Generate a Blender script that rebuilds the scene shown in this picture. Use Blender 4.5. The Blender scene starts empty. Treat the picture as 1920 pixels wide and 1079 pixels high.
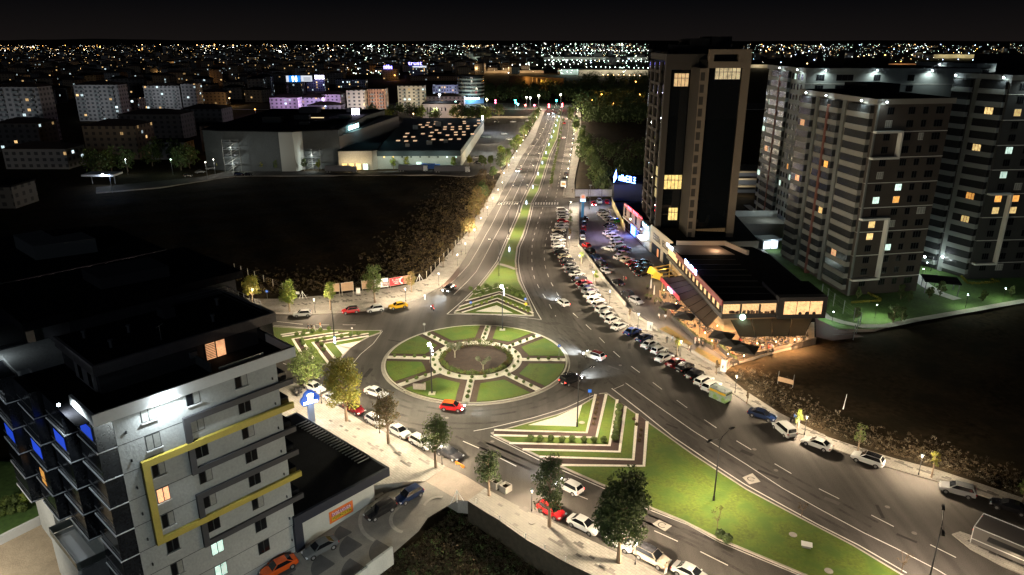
import bpy, bmesh, math, random
from mathutils import Vector, Matrix
S = bpy.context.scene
COL = bpy.data.collections.new("town"); S.collection.children.link(COL)
R = math.radians
# ---------------------------------------------------------------- camera
F_PX, HC = 1340.0, 60.0
PITCH = math.atan(465 / F_PX)
cam_d = bpy.data.cameras.new("camera"); cam = bpy.data.objects.new("camera", cam_d)
COL.objects.link(cam); S.camera = cam
cam_d.sensor_width = 36; cam_d.lens = F_PX / 1920 * 36
cam_d.clip_start = 1; cam_d.clip_end = 30000
cam.location = (0, 0, HC); cam.rotation_euler = (R(90) - PITCH, 0, 0)
# ---------------------------------------------------------------- night sky
W = bpy.data.worlds.new("World"); S.world = W; W.use_nodes = True
nt = W.node_tree; bg = nt.nodes['Background']
tc = nt.nodes.new('ShaderNodeTexCoord'); sx = nt.nodes.new('ShaderNodeSeparateXYZ'); cr = nt.nodes.new('ShaderNodeValToRGB')
nt.links.new(tc.outputs['Generated'], sx.inputs[0]); nt.links.new(sx.outputs['Z'], cr.inputs[0]); nt.links.new(cr.outputs[0], bg.inputs[0])
e = cr.color_ramp.elements
e[0].position = 0.0; e[0].color = (.0062, .0050, .0047, 1)
e[1].position = 0.35; e[1].color = (.0014, .0017, .0028, 1)
n_ = e.new(.05); n_.color = (.0018, .0019, .0024, 1)
bg.inputs[1].default_value = 1.0
# faint low fill added in place of city skyglow, the only sun lamp
fill_sun_d = bpy.data.lights.new("skyglow_fill", 'SUN'); fill_sun_d.energy = 0.075; fill_sun_d.angle = R(12); fill_sun_d.color = (.75, .85, 1)
fill_sun = bpy.data.objects.new("skyglow_fill", fill_sun_d); COL.objects.link(fill_sun); fill_sun.rotation_euler = (R(74), 0, R(-8))
V = S.view_settings; V.view_transform = 'Standard'; V.look = 'None'; V.exposure = 0.3; V.gamma = 1; V.use_curve_mapping = False
cy = S.cycles
cy.max_bounces = 5; cy.diffuse_bounces = 2; cy.glossy_bounces = 2; cy.transmission_bounces = 3; cy.transparent_max_bounces = 6
cy.sample_clamp_indirect = 1.5; cy.sample_clamp_direct = 25; cy.caustics_reflective = False; cy.caustics_refractive = False
cy.use_denoising = True; cy.use_light_tree = True
# ---------------------------------------------------------------- helpers
_s, _c = math.sin(PITCH), math.cos(PITCH)
def G(x, y, z=0.0):
    """ground point (height z) seen at photo pixel x, y"""
    u = (x - 960) / F_PX; v = (540 - y) / F_PX
    f = _c + v * _s; up = -_s + v * _c
    t = (HC - z) / -up
    return (u * t, f * t)
def GV(x, y, z=0.0):
    a, b = G(x, y, z); return Vector((a, b, z))
def ZAT(Y, py):
    v = (540 - py) / F_PX
    return HC + (-_s + v * _c) * Y / (_c + v * _s)
class MB:
    def __init__(s, M=None): s.v = []; s.f = []; s.m = []; s.M = M
    def add(s, pts, faces, m=0):
        b = len(s.v)
        for p in pts:
            p = Vector(p)
            s.v.append(tuple(s.M @ p) if s.M else tuple(p))
        for f in faces: s.f.append([b + i for i in f]); s.m.append(m)
    def quad(s, a, b, c, d, m=0): s.add([a, b, c, d], [(0, 1, 2, 3)], m)
    def poly(s, pts, m=0): s.add(pts, [tuple(range(len(pts)))], m)
    def box(s, lo, hi, m=0):
        x0, y0, z0 = lo; x1, y1, z1 = hi
        s.add([(x0,y0,z0),(x1,y0,z0),(x1,y1,z0),(x0,y1,z0),(x0,y0,z1),(x1,y0,z1),(x1,y1,z1),(x0,y1,z1)],
              [(0,3,2,1),(4,5,6,7),(0,1,5,4),(1,2,6,5),(2,3,7,6),(3,0,4,7)], m)
    def prism(s, pts, z0, z1, m=0, ms=None, bottom=True):
        n = len(pts); A = sum(pts[i][0]*pts[(i+1)%n][1]-pts[(i+1)%n][0]*pts[i][1] for i in range(n))
        if A < 0: pts = pts[::-1]
        s.add([(p[0],p[1],z1) for p in pts], [tuple(range(n))], m)
        s.add([(p[0],p[1],z0) for p in pts]+[(p[0],p[1],z1) for p in pts], [(i,(i+1)%n,n+(i+1)%n,n+i) for i in range(n)], m if ms is None else ms)
        if bottom: s.add([(p[0],p[1],z0) for p in pts][::-1], [tuple(range(n))], m)
    def tube(s, p0, p1, r0, r1=None, n=8, m=0, caps=True):
        r1 = r0 if r1 is None else r1
        p0, p1 = Vector(p0), Vector(p1); d = (p1-p0)
        if d.length < 1e-6: return
        q = d.to_track_quat('Z', 'Y'); pts = []
        for p, r in ((p0, r0), (p1, r1)):
            for i in range(n):
                a = 2*math.pi*i/n; pts.append(p + q @ Vector((r*math.cos(a), r*math.sin(a), 0)))
        fs = [(i,(i+1)%n,n+(i+1)%n,n+i) for i in range(n)]
        if caps: fs += [tuple(range(n))[::-1], tuple(range(n, 2*n))]
        s.add(pts, fs, m)
    def ball(s, c, r, n=8, k=5, m=0, sz=1.0):
        pts = []; c = Vector(c)
        for j in range(k+1):
            th = math.pi*j/k
            for i in range(n):
                a = 2*math.pi*i/n; pts.append(c+Vector((r*math.sin(th)*math.cos(a), r*math.sin(th)*math.sin(a), r*sz*math.cos(th))))
        s.add(pts, [(j*n+i,(j+1)*n+i,(j+1)*n+(i+1)%n,j*n+(i+1)%n) for j in range(k) for i in range(n)], m)
    def mesh(s, name, mats, smooth=False):
        me = bpy.data.meshes.new(name); me.from_pydata(s.v, [], s.f)
        for mt in (mats if isinstance(mats, (list, tuple)) else [mats]): me.materials.append(mt)
        me.polygons.foreach_set('material_index', s.m)
        if smooth: me.polygons.foreach_set('use_smooth', [True]*len(s.f))
        me.update(); return me
    def build(s, name, mats, parent=None, loc=None, rz=None, smooth=False):
        return inst(name, s.mesh(name, mats, smooth), parent, loc, rz)
def inst(name, me, parent=None, loc=None, rz=None):
    o = bpy.data.objects.new(name, me); COL.objects.link(o)
    if parent: o.parent = parent
    if loc is not None: o.location = loc
    if rz is not None: o.rotation_euler = (0, 0, rz)
    return o
def tag(o, label=None, cat=None, group=None, kind=None):
    if label: o['label'] = label
    if cat: o['category'] = cat
    if group: o['group'] = group
    if kind: o['kind'] = kind
    return o
def thing(name, label, cat, loc=(0,0,0), rz=0, group=None):
    o = bpy.data.objects.new(name, None); COL.objects.link(o); o.location = loc; o.rotation_euler = (0,0,rz); o.empty_display_size = .2
    return tag(o, label, cat, group)
def copy_tree(o, parent=None):
    c = o.copy(); COL.objects.link(c)
    if parent: c.parent = parent
    for ch in KIDS.get(o.name, []): copy_tree(ch, c)
    return c
KIDS = {}
def reg(o):
    """remember a finished thing's children so that copies are quick"""
    for ch in o.children: KIDS.setdefault(o.name, []).append(ch); reg(ch)
    return o
def dup(o, loc, rz, label, group=None, scale=None):
    c = copy_tree(o); c.location = loc; c.rotation_euler = (0,0,rz); tag(c, label, None, group)
    if scale: c.scale = (scale,)*3
    return c
def struct(o): o['kind'] = 'structure'; return o
ORD = ['first','second','third','fourth','fifth','sixth','seventh','eighth','ninth','tenth','eleventh','twelfth','thirteenth','fourteenth','fifteenth','sixteenth','seventeenth','eighteenth','nineteenth','twentieth','twenty-first','twenty-second','twenty-third','twenty-fourth','twenty-fifth','twenty-sixth','twenty-seventh','twenty-eighth','twenty-ninth','thirtieth','thirty-first','thirty-second','thirty-third','thirty-fourth','thirty-fifth','thirty-sixth','thirty-seventh','thirty-eighth','thirty-ninth','fortieth','forty-first','forty-second','forty-third','forty-fourth','forty-fifth','forty-sixth','forty-seventh','forty-eighth','forty-ninth','fiftieth']
_mesh_cache = {}
def text_mesh(body, size, depth, m):
    cu = bpy.data.curves.new('t', 'FONT'); cu.body = body; cu.size = size; cu.extrude = depth; cu.align_x = 'CENTER'; cu.align_y = 'CENTER'; cu.resolution_u = 3
    o = bpy.data.objects.new('t', cu); COL.objects.link(o)
    me = bpy.data.meshes.new_from_object(o.evaluated_get(bpy.context.evaluated_depsgraph_get()))
    bpy.data.objects.remove(o); me.materials.clear(); me.materials.append(m)
    return me
def text(body, size, m, parent, loc, rz, depth=.03, tilt=90, name='lettering', w=None):
    me = text_mesh(body, size, depth, m)
    o = bpy.data.objects.new(name, me); COL.objects.link(o); o.parent = parent
    o.location = loc; o.rotation_euler = (R(tilt), 0, rz)
    if w:
        xs = [v.co.x for v in me.vertices]; o.scale = (w/(max(xs)-min(xs)), 1, 1)
    return o
# ---------------------------------------------------------------- materials
MATS = {}
def mat(name, col, rough=.7, metal=0, emit=None, es=0, noise=None, sample=False, bump=None, spec=None):
    if name in MATS: return MATS[name]
    m = bpy.data.materials.new(name); m.use_nodes = True; t = m.node_tree; b = t.nodes['Principled BSDF']
    b.inputs['Base Color'].default_value = (*col, 1); b.inputs['Roughness'].default_value = rough; b.inputs['Metallic'].default_value = metal
    if spec is not None: b.inputs['Specular IOR Level'].default_value = spec
    if emit: b.inputs['Emission Color'].default_value = (*emit, 1); b.inputs['Emission Strength'].default_value = es
    if noise:
        sc, am = noise[0], noise[1]
        c = t.nodes.new('ShaderNodeTexCoord'); nz = t.nodes.new('ShaderNodeTexNoise'); nz.inputs['Scale'].default_value = sc; nz.inputs['Detail'].default_value = 5
        nz2 = t.nodes.new('ShaderNodeTexNoise'); nz2.inputs['Scale'].default_value = sc*9; nz2.inputs['Detail'].default_value = 3
        t.links.new(c.outputs['Object'], nz.inputs['Vector']); t.links.new(c.outputs['Object'], nz2.inputs['Vector'])
        ad = t.nodes.new('ShaderNodeMath'); ad.operation = 'ADD'; t.links.new(nz.outputs[0], ad.inputs[0]); t.links.new(nz2.outputs[0], ad.inputs[1])
        mr = t.nodes.new('ShaderNodeMapRange'); mr.inputs['From Min'].default_value = .7; mr.inputs['From Max'].default_value = 1.3
        mr.inputs['To Min'].default_value = 1-am; mr.inputs['To Max'].default_value = 1+am; t.links.new(ad.outputs[0], mr.inputs[0])
        vm = t.nodes.new('ShaderNodeVectorMath'); vm.operation = 'SCALE'; vm.inputs[0].default_value = col; t.links.new(mr.outputs[0], vm.inputs['Scale'])
        t.links.new(vm.outputs[0], b.inputs['Base Color'])
        if len(noise) > 2:   # second colour mixed by the large noise
            mx = t.nodes.new('ShaderNodeMix'); mx.data_type = 'RGBA'; mx.inputs[7].default_value = (*noise[2], 1)
            r2 = t.nodes.new('ShaderNodeMapRange'); r2.inputs['From Min'].default_value = .42; r2.inputs['From Max'].default_value = .62; t.links.new(nz.outputs[0], r2.inputs[0])
            t.links.new(r2.outputs[0], mx.inputs[0]); t.links.new(vm.outputs[0], mx.inputs[6]); t.links.new(mx.outputs[2], b.inputs['Base Color'])
        if emit:
            me_ = t.nodes.new('ShaderNodeMath'); me_.operation = 'MULTIPLY'; me_.inputs[1].default_value = es; t.links.new(mr.outputs[0], me_.inputs[0]); oi_ = t.nodes.new('ShaderNodeObjectInfo'); mv = t.nodes.new('ShaderNodeMapRange'); mv.inputs['To Min'].default_value = .45; mv.inputs['To Max'].default_value = 1.35; t.links.new(oi_.outputs['Random'], mv.inputs[0]); m2 = t.nodes.new('ShaderNodeMath'); m2.operation = 'MULTIPLY'; t.links.new(me_.outputs[0], m2.inputs[0]); t.links.new(mv.outputs[0], m2.inputs[1]); t.links.new(m2.outputs[0], b.inputs['Emission Strength'])
        if bump:
            bp = t.nodes.new('ShaderNodeBump'); bp.inputs['Strength'].default_value = bump; bp.inputs['Distance'].default_value = .1
            t.links.new(ad.outputs[0], bp.inputs['Height']); t.links.new(bp.outputs[0], b.inputs['Normal'])
    if emit and not sample: m.cycles.emission_sampling = 'NONE'
    MATS[name] = m; return m
def add_nodes_pavers():
    m = bpy.data.materials.new('paving'); m.use_nodes = True; t = m.node_tree; b = t.nodes['Principled BSDF']; N = t.nodes.new; L = t.links.new
    c = N('ShaderNodeTexCoord'); mp = N('ShaderNodeMapping'); mp.inputs['Rotation'].default_value = (0,0,R(47)); L(c.outputs['Object'], mp.inputs[0])
    br = N('ShaderNodeTexBrick'); br.inputs['Scale'].default_value = 1; br.inputs['Brick Width'].default_value = .8; br.inputs['Row Height'].default_value = .4
    br.inputs['Mortar Size'].default_value = .022; br.inputs['Color1'].default_value = (.40,.375,.33,1); br.inputs['Color2'].default_value = (.33,.31,.275,1); br.inputs['Mortar'].default_value = (.2,.19,.17,1)
    L(mp.outputs[0], br.inputs[0])
    nz = N('ShaderNodeTexNoise'); nz.inputs['Scale'].default_value = .35; nz.inputs['Detail'].default_value = 6; L(c.outputs['Object'], nz.inputs[0])
    mr = N('ShaderNodeMapRange'); mr.inputs['From Min'].default_value = .3; mr.inputs['From Max'].default_value = .7; mr.inputs['To Min'].default_value = .72; mr.inputs['To Max'].default_value = 1.15
    L(nz.outputs[0], mr.inputs[0]); vm = N('ShaderNodeVectorMath'); vm.operation = 'SCALE'; L(br.outputs[0], vm.inputs[0]); L(mr.outputs[0], vm.inputs['Scale']); L(vm.outputs[0], b.inputs['Base Color'])
    b.inputs['Roughness'].default_value = .8; MATS['paving'] = m
add_nodes_pavers()
def asphalt(name, base, patch):
    m = bpy.data.materials.new(name); m.use_nodes = True; t = m.node_tree; b = t.nodes['Principled BSDF']; N = t.nodes.new; L = t.links.new
    c = N('ShaderNodeTexCoord')
    a = N('ShaderNodeTexNoise'); a.inputs['Scale'].default_value = .06; a.inputs['Detail'].default_value = 7; a.inputs['Roughness'].default_value = .65; L(c.outputs['Object'], a.inputs[0])
    g = N('ShaderNodeTexNoise'); g.inputs['Scale'].default_value = 9; g.inputs['Detail'].default_value = 4; L(c.outputs['Object'], g.inputs[0])
    mp = N('ShaderNodeMapping'); mp.inputs['Scale'].default_value = (1.1,.05,1); mp.inputs['Rotation'].default_value = (0,0,R(-4)); L(c.outputs['Object'], mp.inputs[0])
    st = N('ShaderNodeTexNoise'); st.inputs['Scale'].default_value = .5; st.inputs['Detail'].default_value = 3; L(mp.outputs[0], st.inputs[0])
    s1 = N('ShaderNodeMath'); s1.operation = 'ADD'; L(a.outputs[0], s1.inputs[0]); L(g.outputs[0], s1.inputs[1])
    s2 = N('ShaderNodeMath'); s2.operation = 'ADD'; L(s1.outputs[0], s2.inputs[0]); L(st.outputs[0], s2.inputs[1])
    r = N('ShaderNodeValToRGB'); r.color_ramp.elements[0].position = .40; r.color_ramp.elements[0].color = (*patch, 1); r.color_ramp.elements[1].position = .60; r.color_ramp.elements[1].color = (*base, 1)
    dv = N('ShaderNodeMath'); dv.operation = 'DIVIDE'; dv.inputs[1].default_value = 3; L(s2.outputs[0], dv.inputs[0]); L(dv.outputs[0], r.inputs[0]); L(r.outputs[0], b.inputs['Base Color'])
    b.inputs['Roughness'].default_value = .9; b.inputs['Specular IOR Level'].default_value = .12
    MATS[name] = m; return m
asphalt('asphalt', (.100,.091,.082), (.050,.046,.042))
asphalt('lot_paving', (.15,.14,.14), (.095,.09,.09))
def window_wall(name, wall, lit=.16, warm=(1,.62,.25), cool=(.75,.95,1), es=2.2, gx=3.2, gz=3.0, w=.42, h=.5, glass=(.01,.012,.015)):
    """facade with a grid of panes, some of them lit from inside"""
    m = bpy.data.materials.new(name); m.use_nodes = True; t = m.node_tree; b = t.nodes['Principled BSDF']; N = t.nodes.new; L = t.links.new
    def M(op, a, bb=None, c=None):
        n = N('ShaderNodeMath'); n.operation = op
        for i, x in enumerate((a, bb, c)):
            if x is None: continue
            if isinstance(x, (int, float)): n.inputs[i].default_value = x
            else: L(x, n.inputs[i])
        return n.outputs[0]
    c = N('ShaderNodeTexCoord'); p = N('ShaderNodeSeparateXYZ'); L(c.outputs['Object'], p.inputs[0]); q = N('ShaderNodeSeparateXYZ'); L(c.outputs['Normal'], q.inputs[0])
    ax = M('ABSOLUTE', q.outputs[0]); ay = M('ABSOLUTE', q.outputs[1])
    u = M('ADD', M('MULTIPLY', p.outputs[0], ay), M('MULTIPLY', p.outputs[1], ax)); u = M('ADD', u, M('MULTIPLY', ax, 57.3))
    U = M('DIVIDE', u, gx); Z = M('DIVIDE', p.outputs[2], gz)
    fu = M('SUBTRACT', M('FRACT', U), .5); fz = M('SUBTRACT', M('FRACT', Z), .55)
    inn = M('MULTIPLY', M('LESS_THAN', M('ABSOLUTE', fu), w/2), M('LESS_THAN', M('ABSOLUTE', fz), h/2))
    inn = M('MULTIPLY', inn, M('LESS_THAN', M('ABSOLUTE', q.outputs[2]), .4))
    mull = M('GREATER_THAN', M('ABSOLUTE', fu), .018); 
    cb = N('ShaderNodeCombineXYZ'); L(M('FLOOR', U), cb.inputs[0]); L(M('FLOOR', Z), cb.inputs[1]); oi = N('ShaderNodeObjectInfo'); L(oi.outputs['Random'], cb.inputs[2])
    wn = N('ShaderNodeTexWhiteNoise'); L(cb.outputs[0], wn.inputs[0])
    on = M('LESS_THAN', wn.outputs[0], lit)
    mx = N('ShaderNodeMix'); mx.data_type = 'RGBA'; mx.inputs[6].default_value = (*wall, 1); mx.inputs[7].default_value = (*glass, 1); L(inn, mx.inputs[0]); L(mx.outputs[2], b.inputs['Base Color'])
    sc = N('ShaderNodeSeparateColor'); L(wn.outputs[1], sc.inputs[0])
    mc = N('ShaderNodeMix'); mc.data_type = 'RGBA'; mc.inputs[6].default_value = (*warm, 1); mc.inputs[7].default_value = (*cool, 1); L(M('GREATER_THAN', sc.outputs[1], .55), mc.inputs[0])
    L(mc.outputs[2], b.inputs['Emission Color']); L(M('MULTIPLY', M('MULTIPLY', M('MULTIPLY', inn, on), mull), M('MULTIPLY', M('ADD', sc.outputs[2], .15), es)), b.inputs['Emission Strength'])
    b.inputs['Roughness'].default_value = .8; m.cycles.emission_sampling = 'NONE'; MATS[name] = m; return m
m_soil = mat('dry_soil', (.040,.029,.017), .95, noise=(.12,.5,(.024,.019,.012)), bump=.8, spec=.05)  # kept very dark so the fields read as unlit
m_lawn = mat('lawn_grass', (.078,.114,.004), .9, noise=(.35,.35,(.052,.098,.004)), bump=.6)
m_lawn2 = mat('estate_grass', (.06,.125,.025), .9, noise=(.2,.35), bump=.4)
m_bed = mat('brown_bed', (.048,.027,.019), .95, noise=(1.5,.35), bump=.5)
m_peb = mat('white_pebbles', (.72,.68,.58), .8, noise=(3.5,.2), bump=.7)
m_kerb = mat('kerb_stone', (.34,.31,.27), .8, noise=(.8,.2))
m_kerbd = mat('dark_kerb', (.16,.145,.125), .8, noise=(.8,.25))
m_conc = mat('concrete', (.30,.28,.25), .85, noise=(.5,.2))
m_line = mat('road_paint', (.62,.60,.55), .6, noise=(1.2,.18))
m_yel = mat('worn_paint', (.5,.44,.3), .6, noise=(1.2,.2))
m_black = mat('black_metal', (.02,.02,.022), .4, .3)
m_grey = mat('grey_metal', (.22,.23,.24), .4, .5)
m_white = mat('white_paint', (.75,.75,.73), .5)
m_glass = mat('dark_glass', (.008,.009,.011), .08, spec=.6)
m_roof = mat('dark_roofing', (.010,.010,.012), .95, noise=(.4,.3), spec=.05)
m_lampe = mat('lamp_glow', (1,1,1), .5, emit=(1,.9,.72), es=14)
m_leds = mat('cool_led', (1,1,1), .5, emit=(.8,.93,1), es=30)
m_tyre = mat('tyre_rubber', (.015,.015,.015), .85)
m_rim = mat('wheel_rim', (.45,.45,.46), .3, .7)
m_bark = mat('tree_bark', (.17,.12,.08), .9, noise=(2,.3))
LIGHT_SCALE = 1.0
def light(kind, loc, power, col=(1,.86,.66), size=.15, direction=None, angle=150, blend=.4, parent=None, name='lamp_light', _c={}):
    key = (kind, power, col, size, angle, blend)
    if key not in _c:
        l = bpy.data.lights.new(name, kind); l.energy = power*LIGHT_SCALE; l.color = col; l.shadow_soft_size = size
        if kind == 'SPOT': l.spot_size = R(angle); l.spot_blend = blend
        _c[key] = l
    o = bpy.data.objects.new(name, _c[key]); COL.objects.link(o); o.location = loc
    if direction is not None: o.rotation_euler = Vector(direction).to_track_quat('-Z', 'Y').to_euler()
    if parent: o.parent = parent
    return o
def marks(n, size, m, parent, loc, rz, depth=.05, w=None, seed=1, name='lettering', gap=None):
    """a row of blurred letter strokes where the photographed writing cannot be read"""
    rnd = random.Random(seed); mb = MB(); w = w or n*size*.8; cw = w/n; x = -w/2
    for i in range(n):
        if gap is not None and i in gap: x += cw; continue
        h = size*(1 if rnd.random() < .75 else .75); k = rnd.randrange(5); a, b = x+cw*.08, x+cw*.88; s = cw*.22; zb = -size/2
        if k != 4: mb.box((a,-depth,zb),(a+s,0,zb+h))
        if k in (0,2): mb.box((b-s,-depth,zb),(b,0,zb+h))
        if k in (0,1,4): mb.box((a,-depth*1.02,zb+h-s),(b,0,zb+h))
        if k in (1,3,4): mb.box((a,-depth*1.02,zb),(b,0,zb+s))
        if k in (1,2,4): mb.box((a,-depth*1.04,zb+h*.45),(b,0,zb+h*.45+s))
        if k == 4: mb.box(((a+b)/2-s/2,-depth,zb),((a+b)/2+s/2,0,zb+h))
        x += cw
    return mb.build(name, m, parent, loc, rz)
# ================================================================ ground, roads, pavements
B0 = Vector((-27.4, 75.5)); TH = R(48); DD = Vector((math.cos(TH), math.sin(TH))); NN = Vector((DD.y, -DD.x))   # corner and facade direction of the near tower block
def TM(t, m): p = B0 + DD*t - NN*m; return (p.x, p.y)
def ztm(x, y): v = Vector((x, y)) - B0; return v.dot(DD), -v.dot(NN)
def driveway_z(t): return min(-.02, -1.76 + .075*t)
def ss(a, b, x): x = max(0, min(1, (x-a)/(b-a))); return x*x*(3-2*x)
def ground():
    rnd = random.Random(3)
    xs = [-9000,-4000,-2000,-1000,-600,-400,-300,-220] + [-180+4*i for i in range(90)] + [190,230,300,400,600,1000,2000,4000,9000]
    ys = [-200,-60,0,20] + [36+3*i for i in range(100)] + [350,380,420,480,560,700,900,1300,2000,3500,6000,12000]
    vs = []; 
    for y in ys:
        for x in xs:
            t, m = ztm(x, y)
            z = -.35
            if abs(x) < 200 and y < 340:
                z -= 2.9*(1-ss(1, 6, m))*(1-ss(12, 20, x))*(1-ss(96, 104, y))
                z += .25*(math.sin(x*.31+y*.17)+math.sin(x*.13-y*.29)) * (1 if z > -.5 else .8) * .5 - .1
                z += rnd.uniform(-.12, .12)
            vs.append((x, y, min(z, -.08) if abs(x) < 200 else z))
    n = len(xs); fs = [(j*n+i, j*n+i+1, (j+1)*n+i+1, (j+1)*n+i) for j in range(len(ys)-1) for i in range(n-1)]
    mb = MB(); mb.v = vs; mb.f = fs; mb.m = [0]*len(fs)
    return struct(mb.build('ground', m_soil, smooth=True))
ground()
def slab(name, px, z, m, zb=None, ms=None, world=False):
    pts = px if world else [G(x, y, z) for x, y in px]
    mb = MB(); mb.prism(pts, z-.5 if zb is None else zb, z, 0, 1, bottom=False)
    return struct(mb.build(name, [m, ms or m_kerb]))
def sheet(name, px, z, m, world=False, kind='structure'):
    pts = px if world else [G(x, y, z) for x, y in px]
    n = len(pts); A = sum(pts[i][0]*pts[(i+1)%n][1]-pts[(i+1)%n][0]*pts[i][1] for i in range(n))
    if A < 0: pts = pts[::-1]
    mb = MB(); mb.poly([(p[0], p[1], z) for p in pts]); o = mb.build(name, m); o['kind'] = kind; return o
KL = [(1026,205),(1020,212),(1002,260),(981,290),(959,330),(942,358),(932,380),(912,410),(903,428),(891,450),(874,480),(862,499),(845,520),(832,533),(820,541),(800,552),(787,560),(763,568),(733,576),(687,583),(623,588),(585,590),(513,589),(400,584),(250,575)]
KS = [(250,640),(420,678),(530,708),(560,722),(600,745),(641,766),(687,796),(767,832),(813,864),(837,876),(873,893),(910,916),(930,927),(993,961),(1023,973),(1063,993),(1157,1037),(1210,1063),(1250,1084),(1340,1130),(1500,1230)]
KR = [(2050,1010),(1919,959),(1847,932),(1753,902),(1663,876),(1563,842),(1490,809),(1447,786),(1419,767),(1376,740),(1339,712),(1288,678),(1251,657),(1226,637),(1182,609),(1164,597),(1144,571),(1107,529),(1077,496),(1069,480),(1065,465),(1062,450),(1064,430),(1067,400),(1068,382),(1090,379),(1090,372),(1056,371),(1058,350),(1067,330),(1071,300),(1077,260),(1080,212),(1082,205)]
slab('road', KL+KS+[(1900,1400),(2200,1200)]+KR, 0, MATS['asphalt'], zb=-3.6)
slab('cross_street', [(-260,668),(-260,735),(330,735),(330,668)], -.02, MATS['asphalt'], world=True, zb=-.5)
# left pavement of the avenue and the west road
OL = [(250,548),(480,561),(518,561),(580,557),(627,553),(678,546),(730,541),(772,533),(800,523),(820,500),(845,472),(862,452),(879,433),(889,412),(905,390),(918,368),(930,345),(938,330),(955,302),(970,280),(989,256),(1006,225),(1012,205)]
slab('pavement', KL+OL, .14, MATS['paving'], zb=-.8)
# right pavement
OR = [(1089,205),(1090,260),(1086,295),(1077,340),(1078,372)]
slab('pavement', [(1082,205),(1080,212),(1077,260),(1071,300),(1067,330),(1058,350),(1055,368)]+OR[::-1], .14, MATS['paving'], zb=-.8)
OR2 = [(1085,380),(1085,463),(1106,490),(1140,537),(1174,577),(1230,618),(1290,658),(1357,699),(1396,732),(1460,774),(1515,802),(1552,820),(1627,845),(1680,861),(1753,880),(1849,911),(1920,935),(2060,985)]
slab('pavement', KR[:25][::-1]+OR2[::-1], .14, MATS['paving'], zb=-1.2)
# service lane island at the lower right
slab('pavement', [(1785,1002),(1800,997),(1860,1018),(1919,1043),(2020,1090),(2020,1120),(1919,1079),(1880,1062),(1820,1030)], .13, MATS['paving'])
# south-west pavements, apron, driveway
KS1 = [(250,640),(420,678),(530,708),(560,722),(600,745),(641,766),(687,796),(767,832),(813,864),(837,876)]
p1 = [G(x, y, .14) for x, y in KS1] + [G(797,903,.14), TM(17.5,-1.2), TM(13.2,2), TM(13.2,23), TM(0,23.5), TM(0,60)]
slab('pavement', p1, .14, MATS['paving'], world=True, zb=-2)
slab('driveway_apron', [(837,876),(873,893),(910,916),(877,940),(858,938),(797,903)], .10, mat('apron_paving', (.24,.20,.165), .85, noise=(.6,.2)), zb=-2)
slab('pavement', [(910,916),(930,927),(993,961),(1023,973),(1063,993),(1157,1037),(1210,1063),(1250,1084),(1340,1130),(1500,1230),(1400,1230),(1250,1155),(1110,1079),(1060,1055),(985,1012),(937,977),(900,955),(877,940)], .14, MATS['paving'], zb=-3.6, ms=mat('rubble_wall', (.07,.055,.035), .9, noise=(1.5,.4), bump=1))
def driveway():
    a, b_ = G(797,903,.08), G(858,938,.08)
    ta, tb = ztm(*a), ztm(*b_)
    mb = MB(); N_ = 16
    far = [(-22, 0.0), (12.9, 0.0), ta]; near = [(-22,-11.5), (8,-10.9), tb]
    def P(t, m): x, y = TM(t, m); return (x, y, -1.76+.075*t if t < 15 else -.635+(t-15)*.2)
    rows = [(-30,0,-10.6),(-16,0,-10.6),(-8,0,-10.6),(0,0,-10.5),(6,0,-10.3),(12,0,-9.6),(14.5,0,-8.6)]
    pts = []
    for t, m0, m1 in rows: pts += [P(t, m0), P(t, m1)]
    pts += [(*a, .09), (*b_, .09)]
    mb.add(pts, [(2*i, 2*i+1, 2*i+3, 2*i+2) for i in range(len(rows))], 0)
    return struct(mb.build('driveway', mat('driveway_paving', (.20,.19,.17), .85, noise=(.7,.2))))
driveway()
def fan(t0, m0, r0, r1, a0, a1, mtl):
    mb = MB(); n = 12; pts = []
    for r in (r0, r1):
        for i in range(n+1):
            a = R(a0+(a1-a0)*i/n); t, m = t0+r*math.cos(a), m0+r*math.sin(a)
            x, y = TM(t, m); pts.append((x, y, -1.76+.075*t+.012 if t < 15 else -.635+(t-15)*.2+.012))
    mb.add(pts, [(i, n+1+i, n+2+i, i+1) for i in range(n)], 0); struct(mb.build('driveway_pattern', mtl))
m_fd = mat('dark_setts', (.075,.075,.075), .85, noise=(1,.2)); m_fl = mat('light_setts', (.34,.32,.28), .85, noise=(1,.2))
for k in range(6):
    t = -11+k*4.2
    if t < 10: fan(t, -5.9, .15, 3.0, 95, 178, m_fd)
    if t < 9: fan(t+2.0, -9.6, .15, 3.1, 95, 178, m_fd)
    if t < 9: fan(t+.6, -2.9, .15, 2.4, 98, 175, m_fd)
fan(13.5,-7.0,2.9,3.4,60,200,m_fl); fan(13.0,-5.4,5.6,6.1,80,190,m_fl); fan(16.6,-8.0,1.6,2.0,20,200,m_fl)
# car park on the right
slab('car_park', [(1086,379),(1086,463),(1107,490),(1141,537),(1175,577),(1231,618),(1291,658),(1357,698),(1372,684)]+[(1263,560),(1252,520),(1247,497),(1215,470),(1176,435),(1150,385),(1143,374)], -.02, MATS['lot_paving'])
# far car parks and streets beyond the field
slab('street', [(380,332),(425,322),(700,322),(862,319),(868,328),(700,329),(440,331),(300,352),(180,362),(180,352)], -.1, MATS['asphalt'], zb=-1)
slab('market_yard', [(700,322),(862,319),(905,250),(908,238),(985,228),(990,240),(940,322),(880,332)], -.08, MATS['lot_paving'], zb=-1)
slab('street', [(640,238),(730,228),(985,218),(1000,212),(1008,218),(985,229),(908,238),(640,262)], -.06, MATS['asphalt'], zb=-1)
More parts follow.
